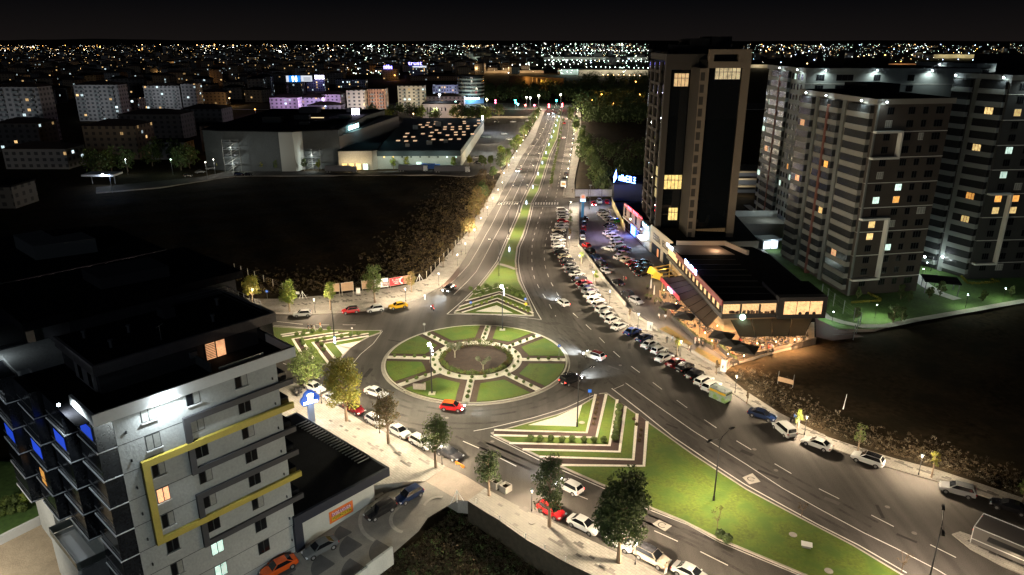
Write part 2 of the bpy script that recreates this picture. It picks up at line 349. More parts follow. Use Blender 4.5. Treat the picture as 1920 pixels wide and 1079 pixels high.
# estate grounds on the right
EL = [(1420,470),(1440,487),(1500,556),(1535,600),(1570,618),(1640,618),(1700,600),(1800,585),(1919,562),(2100,540),(2100,440),(1700,440),(1560,440),(1430,405),(1395,420)]
slab('estate_lawn', EL, .10, m_lawn2, zb=-.8)
m_path = mat('path_slabs', (.5,.5,.46), .85, noise=(.5,.15))
def ribbon(name, px, w, z, m, world=False, kind='structure', zb=None):
    P = [Vector(p if world else G(*p, z)) for p in px]; L_, R_ = [], []
    for i, p in enumerate(P):
        d = (P[min(i+1, len(P)-1)] - P[max(i-1, 0)]).normalized(); n = Vector((-d.y, d.x))
        L_.append(p+n*w/2); R_.append(p-n*w/2)
    mb = MB(); k = len(P)
    mb.add([(*q, z) for q in L_]+[(*q, z) for q in R_], [(k+i, k+i+1, i+1, i) for i in range(k-1)], 0)
    if zb is not None:
        for A_, rev in ((L_, 1), (R_, 0)):
            for i in range(k-1):
                q = [(*A_[i], zb), (*A_[i+1], zb), (*A_[i+1], z), (*A_[i], z)]
                mb.poly(q[::-1] if rev else q)
    if not name: return mb
    o = mb.build(name, m); o['kind'] = kind; return o
ribbon('path', [(1415,450),(1425,468),(1450,492),(1478,520),(1505,548),(1530,577),(1550,595),(1580,605),(1615,612),(1660,612),(1720,600),(1800,586),(1919,565),(2050,548)], 2.0, .14, m_path)
ribbon('path', [(1400,385),(1425,405),(1455,430),(1475,455)], 2.5, .14, m_path)
ribbon('path', [(1700,500),(1718,520),(1735,535),(1760,550),(1795,562)], 3.0, .14, m_path)
slab('planting_strip', [(860,500),(863,512),(854,524),(840,535),(826,540),(831,531),(846,517)], .12, m_bed)
# ---------------------------------------------------------------- lower-left courtyard
slab('courtyard', [(-50,945),(-50,1150),(260,1150),(235,1010),(215,985),(130,958),(60,985)], .05, mat('courtyard_sand', (.34,.28,.20), .9, noise=(.6,.18), bump=.3, spec=.1), zb=-3)
slab('courtyard_lawn', [(-80,860),(-80,990),(0,1005),(115,958),(150,955),(150,930),(100,905),(60,870)], .08, m_lawn2, zb=-1)
# ---------------------------------------------------------------- median and islands
def kerbed(name, px, z, m, kerb_w=.32, zb=-.4, mk=None, world=False, label=None):
    pts = [Vector(p if world else G(*p, z)) for p in px]
    n = len(pts); A = sum(pts[i].x*pts[(i+1)%n].y-pts[(i+1)%n].x*pts[i].y for i in range(n))
    if A < 0: pts = pts[::-1]
    mb = MB(); mb.prism([tuple(p) for p in pts], zb, z, 0, 0, bottom=False); o1 = struct(mb.build('kerb', mk or m_kerb))
    inner = []
    for i, p in enumerate(pts):
        a = (p-pts[i-1]).normalized(); b = (pts[(i+1)%n]-p).normalized(); na = Vector((-a.y, a.x)); nb = Vector((-b.y, b.x))
        q = (na+nb); q = q/max(.5, q.dot(na)) if q.length > .1 else na
        inner.append(p+q*kerb_w)
    mb = MB(); mb.poly([(q.x, q.y, z+.012) for q in inner]); struct(mb.build(name, m))
ML = [(1046,208),(1044,214),(1029,260),(1017,290),(1005,330),(991,358),(980,380),(972,405),(956,440),(945,465),(935,490),(917,515),(900,536),(870,566),(851,586)]
MR = [(1001,592),(999,582),(989,555),(982,542),(974,527),(970,510),(968,490),(971,465),(982,440),(991,412),(998,380),(1010,358),(1019,330),(1031,290),(1045,260),(1053,214),(1055,208)]
kerbed('median_grass', ML+[(851,588),(900,590),(960,591),(1000,593)]+MR, .14, m_lawn, .45)
IS = [(920,812),(960,801),(1000,790),(1045,777),(1085,762),(1125,738),(1138,737),(1205,784),(1300,852),(1400,917),(1500,970),(1600,1022),(1700,1082),(1900,1190),(1800,1230),(1600,1130),(1510,1080),(1420,1042),(1350,1013),(1280,978),(1200,945),(1140,915),(1023,863),(930,819)]
kerbed('island_grass', IS, .15, m_lawn, .3)
IW = [(250,610),(420,606),(513,613),(600,618),(660,620),(714,620),(715,624),(692,632),(662,648),(643,668),(637,680),(617,686),(592,681),(560,668),(524,660),(400,645),(250,625)]
kerbed('island_grass', IW, .15, m_lawn, .3)
def stripe(px, w, z, m, fr, name='pebble_strip'):
    ox, oy, k = fr
    ribbon(name, [(ox+x/k, oy+y/k) for x, y in px], w, z, m, zb=z-.06)
fS = (900,719,3.0)
for q in ([(80,263),(600,278),(650,62)], [(78,292),(655,305),(710,62)], [(165,337),(728,350),(772,92)], [(240,372),(785,385),(818,130)], [(335,413),(862,430),(884,172)], [(455,460),(922,465),(940,215)]):
    stripe(q, .5, .23, m_peb, fS)
for a, b_ in (([(80,263),(600,278),(650,62)], [(78,292),(655,305),(710,62)]), ([(165,337),(728,350),(772,92)], [(240,372),(785,385),(818,130)]), ([(335,413),(862,430),(884,172)], [(455,460),(922,465),(940,215)])):
    sheet('flower_bed', [(900+x/3, 719+y/3) for x, y in a+b_[::-1]], .19, m_bed)
sheet('pebble_bed', [(900+x/3, 719+y/3) for x, y in [(270,236),(430,190),(560,128),(575,122),(540,245)]], .185, m_peb)
fW = (480,600,8.0)
WS = [[(370,225),(680,180)], [(390,250),(800,195)], [(705,545),(550,288),(900,232),(1230,186)], [(885,620),(690,310),(1000,258),(1400,196)], [(1100,668),(850,340),(1300,265),(1690,206)], [(1230,638),(1000,360),(1300,310),(1690,242)]]
for q in WS: stripe(q, .55, .23, m_peb, fW)
for a, b_ in ((0,1),(2,3),(4,5)): sheet('flower_bed', [(480+x/8, 600+y/8) for x, y in WS[a]+WS[b_][::-1]], .19, m_bed)
sheet('pebble_bed', [(480+x/8, 600+y/8) for x, y in [(1190,388),(1580,316),(1420,425),(1300,525)]], .185, m_peb)
fN = (820,470,8.0)
NS = [[(420,757),(935,618),(1345,780)], [(330,842),(930,654),(1390,842)], [(275,912),(900,717),(1440,942)], [(365,932),(895,767),(1345,966)]]
for q in NS: stripe(q, .5, .23, m_peb, fN)
for a, b_ in ((0,1),(2,3)): sheet('flower_bed', [(820+x/8, 470+y/8) for x, y in NS[a]+NS[b_][::-1]], .19, m_bed)
sheet('pebble_bed', [(820+x/8, 470+y/8) for x, y in [(570,918),(890,826),(1135,940)]], .185, m_peb)
for i in range(7):
    for side in (0, 1):
        q = [(560+i*52, 660-i*16), (600+i*52, 647-i*16)] if not side else [(1040+i*36, 560+i*15), (1066+i*36, 571+i*15)]
        stripe(q, .35, .22, m_peb, fN)
        if not side: stripe([(600+i*48, 605-i*13), (632+i*48, 596-i*13)], .35, .22, m_peb, fN)
for a in ([(900,198),(1060,240),(1180,285)],): stripe(a, 1.3, .2, m_conc, fN, 'path')
stripe([(940,445),(1040,466)], 1.6, .2, m_conc, (880,290,8), 'path')
stripe([(800,738),(960,742)], 2.2, .2, m_conc, (880,290,8), 'path')
# ---------------------------------------------------------------- roundabout
RC = Vector((-7.1, 128.9)); RR = 18.0
def circ(r, n=96, a0=0, a1=360, c=RC): return [(c.x+r*math.cos(R(a0+(a1-a0)*i/n)), c.y+r*math.sin(R(a0+(a1-a0)*i/n))) for i in range(n if a1-a0 == 360 else n+1)]
slab('roundabout_apron', circ(RR+.55), .05, m_kerb, world=True, ms=m_kerbd)
slab('kerb', circ(RR), .24, mat('pale_kerb', (.5,.47,.4), .8, noise=(1,.15)), world=True)
sheet('roundabout_soil', circ(RR-.3), .262, m_bed, world=True)
SPK = [G(915,616), G(1010,632), G(1060,678), G(1005,732), G(873,757), G(745,727), G(725,673), G(798,628)]
ANG = sorted(math.degrees(math.atan2(p[1]-RC.y, p[0]-RC.x)) % 360 for p in SPK)
def pol(r, a): return Vector((RC.x+r*math.cos(R(a)), RC.y+r*math.sin(R(a))))
sheet('pebble_ring', circ(9.1), .275, m_peb, world=True)
for a in ANG: 
    ribbon('pebble_path', [tuple(pol(8.6, a)), tuple(pol(RR-.35, a))], 1.35, .290, m_peb, world=True)
sheet('roundabout_soil', circ(7.3), .300, mat('turned_soil', (.045,.025,.018), .95, noise=(1.1,.3), bump=.7), world=True)
def wedge(a0, a1):
    # lawn inside a wedge, set back from both pebble spokes and from the ring
    off = 1.9; ri, ro = 10.2, RR-.45
    def edge(a, s, r): d = Vector((math.cos(R(a)), math.sin(R(a)))); n = Vector((-d.y, d.x))*s; q = (r*r-off*off)**.5; return RC+d*q+n*off
    A0o, A1o = edge(a0, 1, ro), edge(a1, -1, ro)
    b0 = math.degrees(math.atan2(*(A0o-RC).yx)); b1 = math.degrees(math.atan2(*(A1o-RC).yx))
    if b1 < b0: b1 += 360
    arc = [tuple(pol(ro, b0+(b1-b0)*i/14)) for i in range(15)]
    inn = edge(a1, -1, ri+.5), edge(a0, 1, ri+.5); mid = pol(ri+.2, (a0+a1)/2)
    pts = arc+[tuple(inn[0]), tuple(mid), tuple(inn[1])]
    mb = MB(); mb.prism(pts, .26, .33, bottom=False); struct(mb.build('roundabout_lawn', m_lawn))
for i in range(8): wedge(ANG[i], ANG[(i+1) % 8]+(360 if i == 7 else 0))
# ---------------------------------------------------------------- painted markings
def line(px, w=.16, m=m_line, z=.006): ribbon('road_marking', px, w, z, m)
def dashes(px, n_on=1, L_on=3.0, L_off=4.5, w=.16):
    P = [Vector(G(*p)) for p in px]; seg = [(P[i+1]-P[i]).length for i in range(len(P)-1)]; tot = sum(seg); s = 0
    mb = MB()
    def at(d):
        i = 0
        while i < len(seg)-1 and d > seg[i]: d -= seg[i]; i += 1
        return P[i].lerp(P[i+1], min(1, d/seg[i]))
    while s < tot:
        a, b_ = at(s), at(min(tot, s+L_on)); d = (b_-a)
        if d.length > .3:
            d.normalize(); n = Vector((-d.y, d.x))*w/2
            mb.quad((*(a-n), .006), (*(b_-n), .006), (*(b_+n), .006), (*(a+n), .006))
        s += L_on+L_off
    struct(mb.build('road_marking', m_line))
dashes([(1058,212),(1055,240),(1049,262),(1041,290),(1033,330),(1028,358),(1023,378)])
dashes([(1068,212),(1066,240),(1063,262),(1056,300),(1050,330),(1045,358),(1041,378)])
dashes([(1018,390),(1008,420),(998,455),(997,483),(998,507),(1003,525),(1012,543),(1028,568),(1042,594)])
dashes([(1035,415),(1024,450),(1020,477),(1022,500),(1030,525),(1048,557),(1073,587),(1097,608),(1120,630),(1147,657),(1173,680),(1207,705),(1240,730),(1300,774),(1367,819),(1433,859),(1513,906),(1613,956),(1687,994),(1760,1030),(1850,1075)])
line([(1173,719),(1233,762),(1300,809),(1400,872),(1467,916),(1540,957),(1620,1000),(1680,1029),(1757,1069),(1800,1095)])
line([(1147,729),(1200,770),(1262,820),(1330,866),(1395,908),(1460,944),(1533,984),(1610,1023),(1700,1075)], .2)
line([(1030,212),(1022,240),(1010,262),(991,290),(975,320),(956,358),(942,382),(921,424),(911,441),(896,469),(879,497),(862,516),(843,532)])
dashes([(1037,212),(1030,240),(1021,262),(1002,292),(992,315),(976,347)]); line([(976,347),(965,370),(956,390),(947,408),(941,422),(928,445),(908,483),(893,510),(876,529),(851,553)])
line([(1043,216),(1026,262),(1013,292),(1001,330),(987,358),(976,380),(968,405),(953,440),(942,465),(932,490),(913,516),(895,538),(865,567),(838,590)], .2)
line([(1056,214),(1048,262),(1034,290),(1022,330),(1013,358),(1001,380),(994,412),(986,440),(975,465),(972,490),(974,510),(978,527),(986,545),(996,565),(1006,585),(1015,600)], .18)
line([(840,590),(920,590.5),(970,595),(1014,600)], .15)
line([(513,603),(568,609)]); dashes([(592,610),(616,610),(642,610),(667,610)], L_on=3, L_off=3)
line([(513,611),(600,618),(650,621),(717,620)], .15); line([(531,682),(556,692),(600,712)], .15)
line([(640,715),(655,690),(676,665),(700,645),(717,622)], .12)
for a, b_ in (((868,828),(898,841)), ((938,860),(968,875)), ((1077,927),(1102,937)), ((1227,996),(1271,1016)), ((1313,1035),(1365,1061))): line([a, b_], .16)
line([(888,809),(920,803),(1000,784),(1060,766),(1112,742)], .15)
line([(920,818),(1020,868),(1140,920),(1200,950),(1290,985),(1350,1018),(1420,1047),(1510,1084)], .15)
line([(1152,730),(1170,722)], .1)
def zebra(x0, x1, n, ya=380.2, yb=384.6):
    mb = MB()
    for i in range(n):
        xa = x0+(x1-x0)*(i+.1)/n; xb = x0+(x1-x0)*(i+.62)/n
        k = -2.6 if x0 < 990 else -.6
        mb.quad((*G(xa+k, yb), .006), (*G(xb+k, yb), .006), (*G(xb, ya), .006), (*G(xa, ya), .006))
    struct(mb.build('zebra_crossing', m_line))
zebra(935, 975, 8); zebra(1003, 1049, 9)
line([(946,378.6),(977,378.8)], .4); line([(1001,387.4),(1048,387.2)], .35); line([(1030,229.5),(1043,229.5)], 1.2); 
m_sq = mat('painted_square', (.42,.39,.33), .7, noise=(1,.15))
for q in ([(1411,888),(1426,904),(1405,909),(1392,896)], [(1236,975),(1260,987),(1247,997),(1223,983)]):
    sheet('painted_square', q, .006, m_sq)
    c_ = sum((Vector(G(*p)) for p in q), Vector((0,0)))/4
    mb = MB(); n = 20
    pts = [(c_.x+r*math.cos(2*math.pi*i/n), c_.y+r*math.sin(2*math.pi*i/n), .011) for r in (.42,.58) for i in range(n)]
    mb.add(pts, [(i, (i+1) % n, n+(i+1) % n, n+i) for i in range(n-3)]); mb.box((c_.x-.2, c_.y-.05, .009), (c_.x+.4, c_.y+.05, .012)); struct(mb.build('painted_ring', mat('dark_paint', (.1,.09,.08), .8)))
m_pat = mat('asphalt_patch', (.038,.035,.032), .92, noise=(1.5,.25), spec=.1); m_pal = mat('asphalt_patch_pale', (.105,.097,.088), .92, noise=(1.5,.2), spec=.1)
rnd = random.Random(15)
for i,(x,y) in enumerate([(1010,800),(905,835),(690,700),(1150,690),(1260,800),(1400,850),(1560,940),(1650,960),(1180,650),(1100,560),(1030,430),(900,480),(860,560),(560,640),(740,640),(1120,900),(1330,1010),(1440,890),(1250,700),(1700,1010),(1085,730),(820,790),(950,370),(1010,350)]):
    cx, cy_ = G(x, y); a = R(rnd.choice((-43,-47,-42,80) if x > 900 and y > 600 else (80,75,-20))); w, l = rnd.uniform(.3,.9), rnd.uniform(1.2,5); ux = Vector((math.cos(a), math.sin(a))); uy = Vector((-ux.y, ux.x)); c_ = Vector((cx, cy_))
    mb = MB(); mb.quad(*[(*(c_+ux*sx*l/2+uy*sy*w/2), .004) for sx, sy in ((-1,-1),(1,-1),(1,1),(-1,1))]); struct(mb.build('road_patch', m_pat if i % 3 else m_pal))
    if i % 2: mb = MB(); mb.tube((cx+1.5,cy_+1,-.05),(cx+1.5,cy_+1,.009),.33,.33,14); tag(mb.build('manhole_cover', m_kerbd), f"round dark manhole cover in the asphalt, {ORD[i//2]} of those scattered over the roads", 'manhole cover', 'manhole covers in the roads')
# tyre-darkened lanes
m_tt = mat('tyre_worn_asphalt', (.058,.053,.048), .9, noise=(.4,.35,(.075,.069,.062)), spec=.12)
for r_, w_ in ((20.4,.55),(22.1,.55),(24.6,.6),(26.3,.5)): ribbon('tyre_wear', circ(r_, 60, -175, 95), w_, .0025, m_tt, world=True)
for q in ([(1062,240),(1040,350),(1010,455),(1008,500),(1030,550),(1110,650),(1260,760),(1420,865),(1640,985)],[(1052,240),(1025,358),(996,430),(985,470),(984,505),(998,545),(1030,600),(1120,690),(1240,790),(1400,890),(1620,1005)],[(1012,262),(968,365),(930,440),(880,515),(838,560)],[(1000,280),(948,380),(910,455),(868,515)],[(905,835),(1000,875),(1150,940),(1330,1030),(1420,1079)],[(860,815),(940,850),(1060,905),(1200,968),(1330,1020)],[(520,622+5),(600,613),(690,603)]):
    for dx in (-.8, .8):
        P_ = [Vector(G(*p)) for p in q]; out = []
        for i, p in enumerate(P_): d_ = (P_[min(i+1,len(P_)-1)]-P_[max(i-1,0)]).normalized(); out.append(tuple(p+Vector((-d_.y,d_.x))*dx))
        ribbon('tyre_wear', out, .45, .0022 if dx < 0 else .0028, m_tt, world=True)
# dark paver clusters set in the pavements
m_dp = mat('dark_pavers', (.11,.10,.09), .85, noise=(2,.2))
def pavers(px, seed):
    rnd = random.Random(seed); mb = MB()
    for x, y in px:
        c_ = Vector(G(x, y, .14)); a = R(-43); ux = Vector((math.cos(a), math.sin(a))); uy = Vector((-ux.y, ux.x))
        cells = [(0,0)] if rnd.random() < .6 else [(0,0),(1,0),(0,1),(-1,0),(1,-1)][:rnd.choice((3,4,5))]
        for i, j in cells:
            p = c_+ux*(i*.8+j*.4)+uy*j*.45
            mb.quad(*[(*(p+ux*sx*.4+uy*sy*.21), .145) for sx, sy in ((-1,-1),(1,-1),(1,1),(-1,1))])
    struct(mb.build('pavement_pattern', m_dp))
def along(a, b_, n, w, seed):
    rnd = random.Random(seed); out = []
    for i in range(n):
        t = (i+rnd.random())/n; k = rnd.uniform(-w, w)
        out.append((a[0]+(b_[0]-a[0])*t+k, a[1]+(b_[1]-a[1])*t-k*.35))
    return out
pavers([(938,948),(978,954),(970,965),(1020,990),(967,985),(1080,1020),(1085,1042),(1110,1046),(1042,1018),(1120,1062),(1138,1070),(1160,1085)] + [(620,790),(650,808),(672,805),(692,832),(742,850),(760,870),(795,866),(700,838),(640,800),(655,790),(665,820),(715,845)], 1)
pavers(along((520,575),(760,555),22,0,2)+along((530,565),(790,545),16,0,3)+along((800,535),(900,400),16,5,4)+along((1075,470),(1085,400),6,3,5)+along((1110,525),(1170,590),10,4,6)+along((1190,608),(1350,705),14,3,7)+along((1365,720),(1440,770),6,3,8)+along((1500,803),(1740,888),14,2,9)+along((1760,893),(1900,940),7,2,10)+along((1830,1020),(1900,1055),7,1,11)+along((925,370),(1000,235),12,5,12), 2)
# ================================================================ vehicles
PAINT = {'white':(.72,.72,.70),'silver':(.36,.36,.37),'grey':(.12,.125,.13),'black':(.012,.012,.014),'dark blue':(.012,.025,.075),'blue':(.02,.05,.22),'red':(.45,.015,.02),'dark red':(.16,.012,.018),'yellow':(.75,.42,.02),'orange':(.62,.09,.01),'green':(.02,.25,.06),'cream':(.62,.55,.42),'beige':(.34,.29,.23)}
def paint(c): return mat('car_paint_'+c.replace(' ', '_'), PAINT[c], .22, .0, spec=.7)
m_head = mat('headlamp_glass', (.6,.62,.65), .1, spec=.8); m_headon = mat('headlamp_lit', (1,1,1), .4, emit=(.9,.95,1), es=30)
m_tail = mat('tail_lamp', (.35,.01,.01), .2); m_tailon = mat('tail_lamp_lit', (.8,.05,.05), .3, emit=(1,.04,.03), es=5)
m_plate = mat('number_plate', (.65,.65,.62), .5)
CT = {  # length scale, stations, greenhouse (rb, rt, ft, fb, zb, zr, wb, wt)
 'sedan': ([(-2.3,.70,.40,.62,.72),(-2.2,.83,.28,.82,.96),(-1.5,.89,.22,.92,1.02),(-.8,.9,.22,.94,.99),(.7,.9,.22,.92,.97),(1.45,.89,.22,.84,.92),(2.05,.84,.25,.68,.76),(2.28,.66,.36,.5,.56)], (-1.75,-1.0,.25,1.05,.96,1.44,.80,.60), 1.38),
 'hatchback': ([(-2.0,.74,.40,.7,.8),(-1.92,.83,.28,.9,1.0),(-1.3,.87,.22,.95,1.02),(-.6,.88,.22,.95,1.0),(.7,.88,.22,.93,.99),(1.35,.87,.22,.86,.94),(1.85,.82,.25,.7,.78),(2.05,.65,.36,.52,.58)], (-1.93,-1.55,.3,1.05,.98,1.5,.79,.60), 1.25),
 'estate car': ([(-2.3,.74,.40,.7,.82),(-2.22,.83,.28,.9,1.0),(-1.5,.88,.22,.94,1.0),(-.8,.89,.22,.94,.99),(.7,.89,.22,.92,.97),(1.4,.88,.22,.84,.92),(2.0,.83,.25,.68,.76),(2.22,.66,.36,.5,.56)], (-2.2,-1.9,.25,1.0,.97,1.48,.80,.63), 1.36),
 'suv': ([(-2.25,.78,.45,.8,.95),(-2.17,.90,.34,1.0,1.12),(-1.4,.93,.28,1.06,1.13),(-.7,.94,.28,1.06,1.12),(.7,.94,.28,1.04,1.1),(1.4,.93,.28,.98,1.07),(2.0,.88,.32,.84,.94),(2.25,.72,.42,.64,.72)], (-2.15,-1.75,.3,1.05,1.1,1.66,.85,.66), 1.35),
 'van': ([(-2.2,.80,.42,.9,1.0),(-2.16,.90,.30,1.05,1.12),(-1.4,.92,.25,1.08,1.12),(-.7,.92,.25,1.08,1.12),(.9,.92,.25,1.05,1.1),(1.5,.91,.25,.98,1.06),(2.0,.86,.3,.8,.9),(2.2,.7,.4,.6,.68)], (-2.16,-2.05,.7,1.45,1.1,1.82,.86,.76), 1.4),
}
def car_proto(kind, colr, on=False, roof=None, brake=False):
    st, (rb, rt, ft, fb, zb, zr, wb, wt), wx = CT[kind]
    P = paint(colr); RF = paint(roof) if roof else P
    mb = MB(); ring = []
    for x, w, z0, zs, zt in st:
        h = [(w*.8, z0), (w, z0+.12), (w*1.01, (z0+zs)/2), (w*.96, zs), (w*.80, zt)]
        r = [(x, -a, b) for a, b in h]+[(x, 0, zt+.03)]+[(x, a, b) for a, b in h[::-1]]
        ring.append(r)
    n = 11; pts = [p for r in ring for p in r]; k = len(ring)
    fs = [(i*n+j, i*n+(j+1) % n, (i+1)*n+(j+1) % n, (i+1)*n+j) for i in range(k-1) for j in range(n)]
    fs += [tuple(range(n)), tuple((k-1)*n+j for j in range(n))[::-1]]
    mb.add(pts, fs, 0)
    g = [(rb,-wb,zb),(fb,-wb,zb),(fb,wb,zb),(rb,wb,zb),(rt,-wt,zr),(ft,-wt,zr),(ft,wt,zr),(rt,wt,zr)]
    mb.add([(x,y,z-.06 if i < 4 else z) for i,(x,y,z) in enumerate(g)], [(0,1,5,4),(1,2,6,5),(2,3,7,6),(3,0,4,7)], 0)
    xm = (rt+ft)/2; mb.add([(rt,-wt,zr),(xm,-wt,zr+.03),(ft,-wt,zr),(ft,0,zr+.03),(ft,wt,zr),(xm,wt,zr+.03),(rt,wt,zr),(rt,0,zr+.03),(xm,0,zr+.06)], [(0,1,8,7),(1,2,3,8),(8,3,4,5),(7,8,5,6)], 1)
    for sx in (-wx, wx):
        for sy in (-1, 1):
            w = .905 if kind in ('sedan', 'estate car') else (.885 if kind == 'hatchback' else .945)
            c = []; 
            for i in range(14):
                a = 2*math.pi*i/14; c.append((sx+.40*math.cos(a), sy*(w+.006), .34+.38*math.sin(a)))
            mb.poly(c if sy < 0 else c[::-1], 2)
    for sy in (-1, 1): mb.box((fb-.28, sy*(wb+.04)-.09, zb), (fb-.12, sy*(wb+.04)+.09, zb+.12), 0)
    mb.box((st[0][0]-.02, -.5, .34), (st[0][0]+.02, .5, .5), 2); mb.box((st[-1][0]-.02, -.45, .34), (st[-1][0]+.02, .45, .46), 2)
    t = thing('parked_car', None, 'car')
    mb.build('body', [P, RF, m_black], t, smooth=False)
    # glass
    def lerp(a, b, s): return tuple(a[i]+(b[i]-a[i])*s for i in range(3))
    def pane(a, b, c, d, e=.07, out=(0,0,0), name='window', lab=None):
        p = [a, b, c, d]; q = [lerp(lerp(a, b, e), lerp(d, c, e), e*1.1), lerp(lerp(a, b, 1-e), lerp(d, c, 1-e), e*1.1), lerp(lerp(a, b, 1-e), lerp(d, c, 1-e), 1-e), lerp(lerp(a, b, e), lerp(d, c, e), 1-e)]
        q = [tuple(v[i]+out[i] for i in range(3)) for v in q]
        M_ = MB(); M_.poly(q); return M_.build(name, m_glass, t)
    pane(g[1], g[2], g[6], g[5], .05, (.012,0,.008), 'windshield')
    pane(g[3], g[0], g[4], g[7], .07, (-.012,0,.008), 'rear_window')
    xb = fb-.42
    pane(g[0], g[1], g[5], g[4], .06, (0,-.012,.004), 'side_window'); pane(g[2], g[3], g[7], g[6], .06, (0,.012,.004), 'side_window')
    if 'wheel' not in _mesh_cache:
        w = MB(); w.tube((0,-.11,0), (0,.11,0), .335, n=16, m=0); 
        for s in (-1, 1): w.tube((0, s*.10, 0), (0, s*.118, 0), .21, .19, n=10, m=1)
        _mesh_cache['wheel'] = w.mesh('wheel', [m_tyre, m_rim])
    w = .82 if kind != 'suv' and kind != 'van' else .86
    for sx in (-wx, wx):
        for sy in (-w, w): inst('wheel', _mesh_cache['wheel'], t, (sx, sy, .335))
    fx, hz, hw = st[-2][0]+.1, st[-2][3]-.06, st[-2][1]*.80
    rx, rz_, rw = st[1][0]-.03, st[1][3]-.08, st[1][1]*.86
    for s in (-1, 1):
        h = MB(); h.box((fx-.12, s*hw-.17, hz-.07), (fx+.09, s*hw+.17, hz+.08)); h.build('headlight', m_headon if on else m_head, t)
        h = MB(); h.box((rx-.05, s*rw-.14, rz_-.08), (rx+.08, s*rw+.14, rz_+.08)); h.build('tail_light', m_tailon if (on or brake) else m_tail, t)
    h = MB(); h.box((rx-.09, -.26, .52), (rx-.02, .26, .64)); h.build('number_plate', m_plate, t)
    return reg(t)
PROTO = {}
NC = {'n': 0}
def car(kind, colr, px, hd, label, group=None, on=False, roof=None, z=0.0, beam=0, brake=False, world=None, name='parked_car', bp=900):
    key = (kind, colr, on, roof, brake)
    x, y = world if world else G(px[0], px[1], z+.6)
    if key not in PROTO: o = PROTO[key] = car_proto(kind, colr, on, roof, brake)
    else: o = copy_tree(PROTO[key])
    if name != 'parked_car': o.name = name
    if key in PROTO and PROTO[key] is o: KIDS.setdefault(o.name, list(o.children))
    o.location = (x, y, z); o.rotation_euler = (0, 0, R(hd)); tag(o, label, 'car' if kind != 'van' else 'van', group)
    if beam:
        for s in (-1, 1):
            l = light('SPOT', (2.4, s*.65, .72), bp*3.2, (.82,.93,1), .06, (1, s*.03, -.10), 62, .9, parent=o, name='headlamp_beam')
    return o
AVR = 'cars parked nose-in along the right pavement of the avenue'
row = [('van','white',1054,396),('sedan','silver',1056,402),('hatchback','white',1056,407),('sedan','white',1057,411),('hatchback','red',1056,416),('sedan','white',1054,421),('sedan','silver',1053,426),('sedan','cream',1048,432),('sedan','black',1048,438),('hatchback','white',1044,444),('sedan','white',1047,450),('estate car','grey',1047,456),('hatchback','white',1046,462),('sedan','silver',1052,469),('suv','black',1053,476),('hatchback','cream',1059,482),('sedan','black',1062,488),('sedan','black',1066,495),('sedan','silver',1071,501),('sedan','grey',1073,508),('sedan','white',1082,515),('suv','black',1086,524),('sedan','dark red',1095,532),('sedan','grey',1099,539),('sedan','silver',1106,546),('sedan','white',1110,555),('sedan','white',1117,564),('hatchback','silver',1124,572),('estate car','white',1132,580),('hatchback','white',1140,591),('hatchback','white',1149,601),('sedan','white',1162,612),('sedan','blue',1186,622),('sedan','dark blue',1208,634),('sedan','white',1219,646),('hatchback','white',1236,657),('sedan','white',1246,671),('sedan','dark red',1267,680),('suv','black',1284,690),('sedan','black',1302,702),('estate car','white',1320,714),('suv','white',1334,725)]
cnt = {}
for i, (k, c, x, y) in enumerate(row):
    hd = 8+20*ss(396, 500, y)+14*ss(500, 620, y)
    near = i > 30
    cars_no = len(row)-i
    lab = f"{c} {k} parked nose-in beside the avenue, {ORD[cars_no-1]} of its row from the recycling boxes" if cars_no < 20 else f"{c} {k} parked nose-in beside the avenue, {ORD[i]} of its row from the zebra crossing"
    car(k, c, (x, y), hd, lab, AVR)
LOT = 'cars standing in the violet-lit car park'
lotA = [('hatchback','black',1098,411,88),('suv','dark blue',1095,420,88),('hatchback','red',1094,429,88),('sedan','black',1092,437,88),('estate car','white',1092,446,88),('hatchback','red',1099,461,112),('suv','black',1106,472,112),('sedan','dark blue',1117,483,110),('suv','black',1127,495,108),('sedan','silver',1134,508,108),('sedan','black',1159,530,108),('suv','black',1177,553,108),('hatchback','silver',1193,565,-60)]
for i, (k, c, x, y, h) in enumerate(lotA):
    car(k, c, (x, y), h, f"{c} {k} by the car park's low wall, {ORD[i]} from the pole sign", 'cars along the low wall of the car park', z=-.02)
lotB = [('sedan','grey',1131,398),('sedan','white',1131,402),('hatchback','white',1136,407),('sedan','silver',1142,411),('sedan','grey',1147,416),('sedan','black',1143,424),('suv','grey',1145,429),('sedan','silver',1147,434),('hatchback','white',1141,438),('sedan','cream',1150,443),('suv','white',1157,449),('sedan','silver',1155,455),('van','silver',1160,461),('sedan','dark blue',1171,468),('sedan','silver',1168,476),('hatchback','white',1162,483),('sedan','cream',1176,488),('sedan','dark red',1186,494),('sedan','black',1192,500),('suv','black',1197,507),('sedan','black',1204,514)]
for i, (k, c, x, y) in enumerate(lotB):
    car(k, c, (x, y), 24+14*ss(400, 500, y), f"{c} {k} in the middle row of the car park, {ORD[i]} from its far end", 'cars in the middle row of the car park', z=-.02)
car('hatchback','green',(1157,415),40,'bright green hatchback at the far corner of the car park beside the yellow-lit wall',z=-.02)
car('sedan','white',(1141,467),140,'white sedan standing alone in the car park aisle beside the middle row',z=-.02)
for i,(k,c,x,y) in enumerate([('sedan','black',1207,492),('suv','dark blue',1211,500),('sedan','black',1211,508)]):
    car(k,c,(x,y),40,f'{c} {k}, {ORD[i]} of three beside the cream building with black letters','cars beside the cream building',z=-.02)
car('sedan','red',(1113,383),-92,'red sedan with lit headlamps at the far end of the car park',on=True,beam=1,z=-.02,name='moving_car',bp=300)
car('suv','white',(1124,379),-90,'white suv facing out at the far end of the car park',z=-.02)
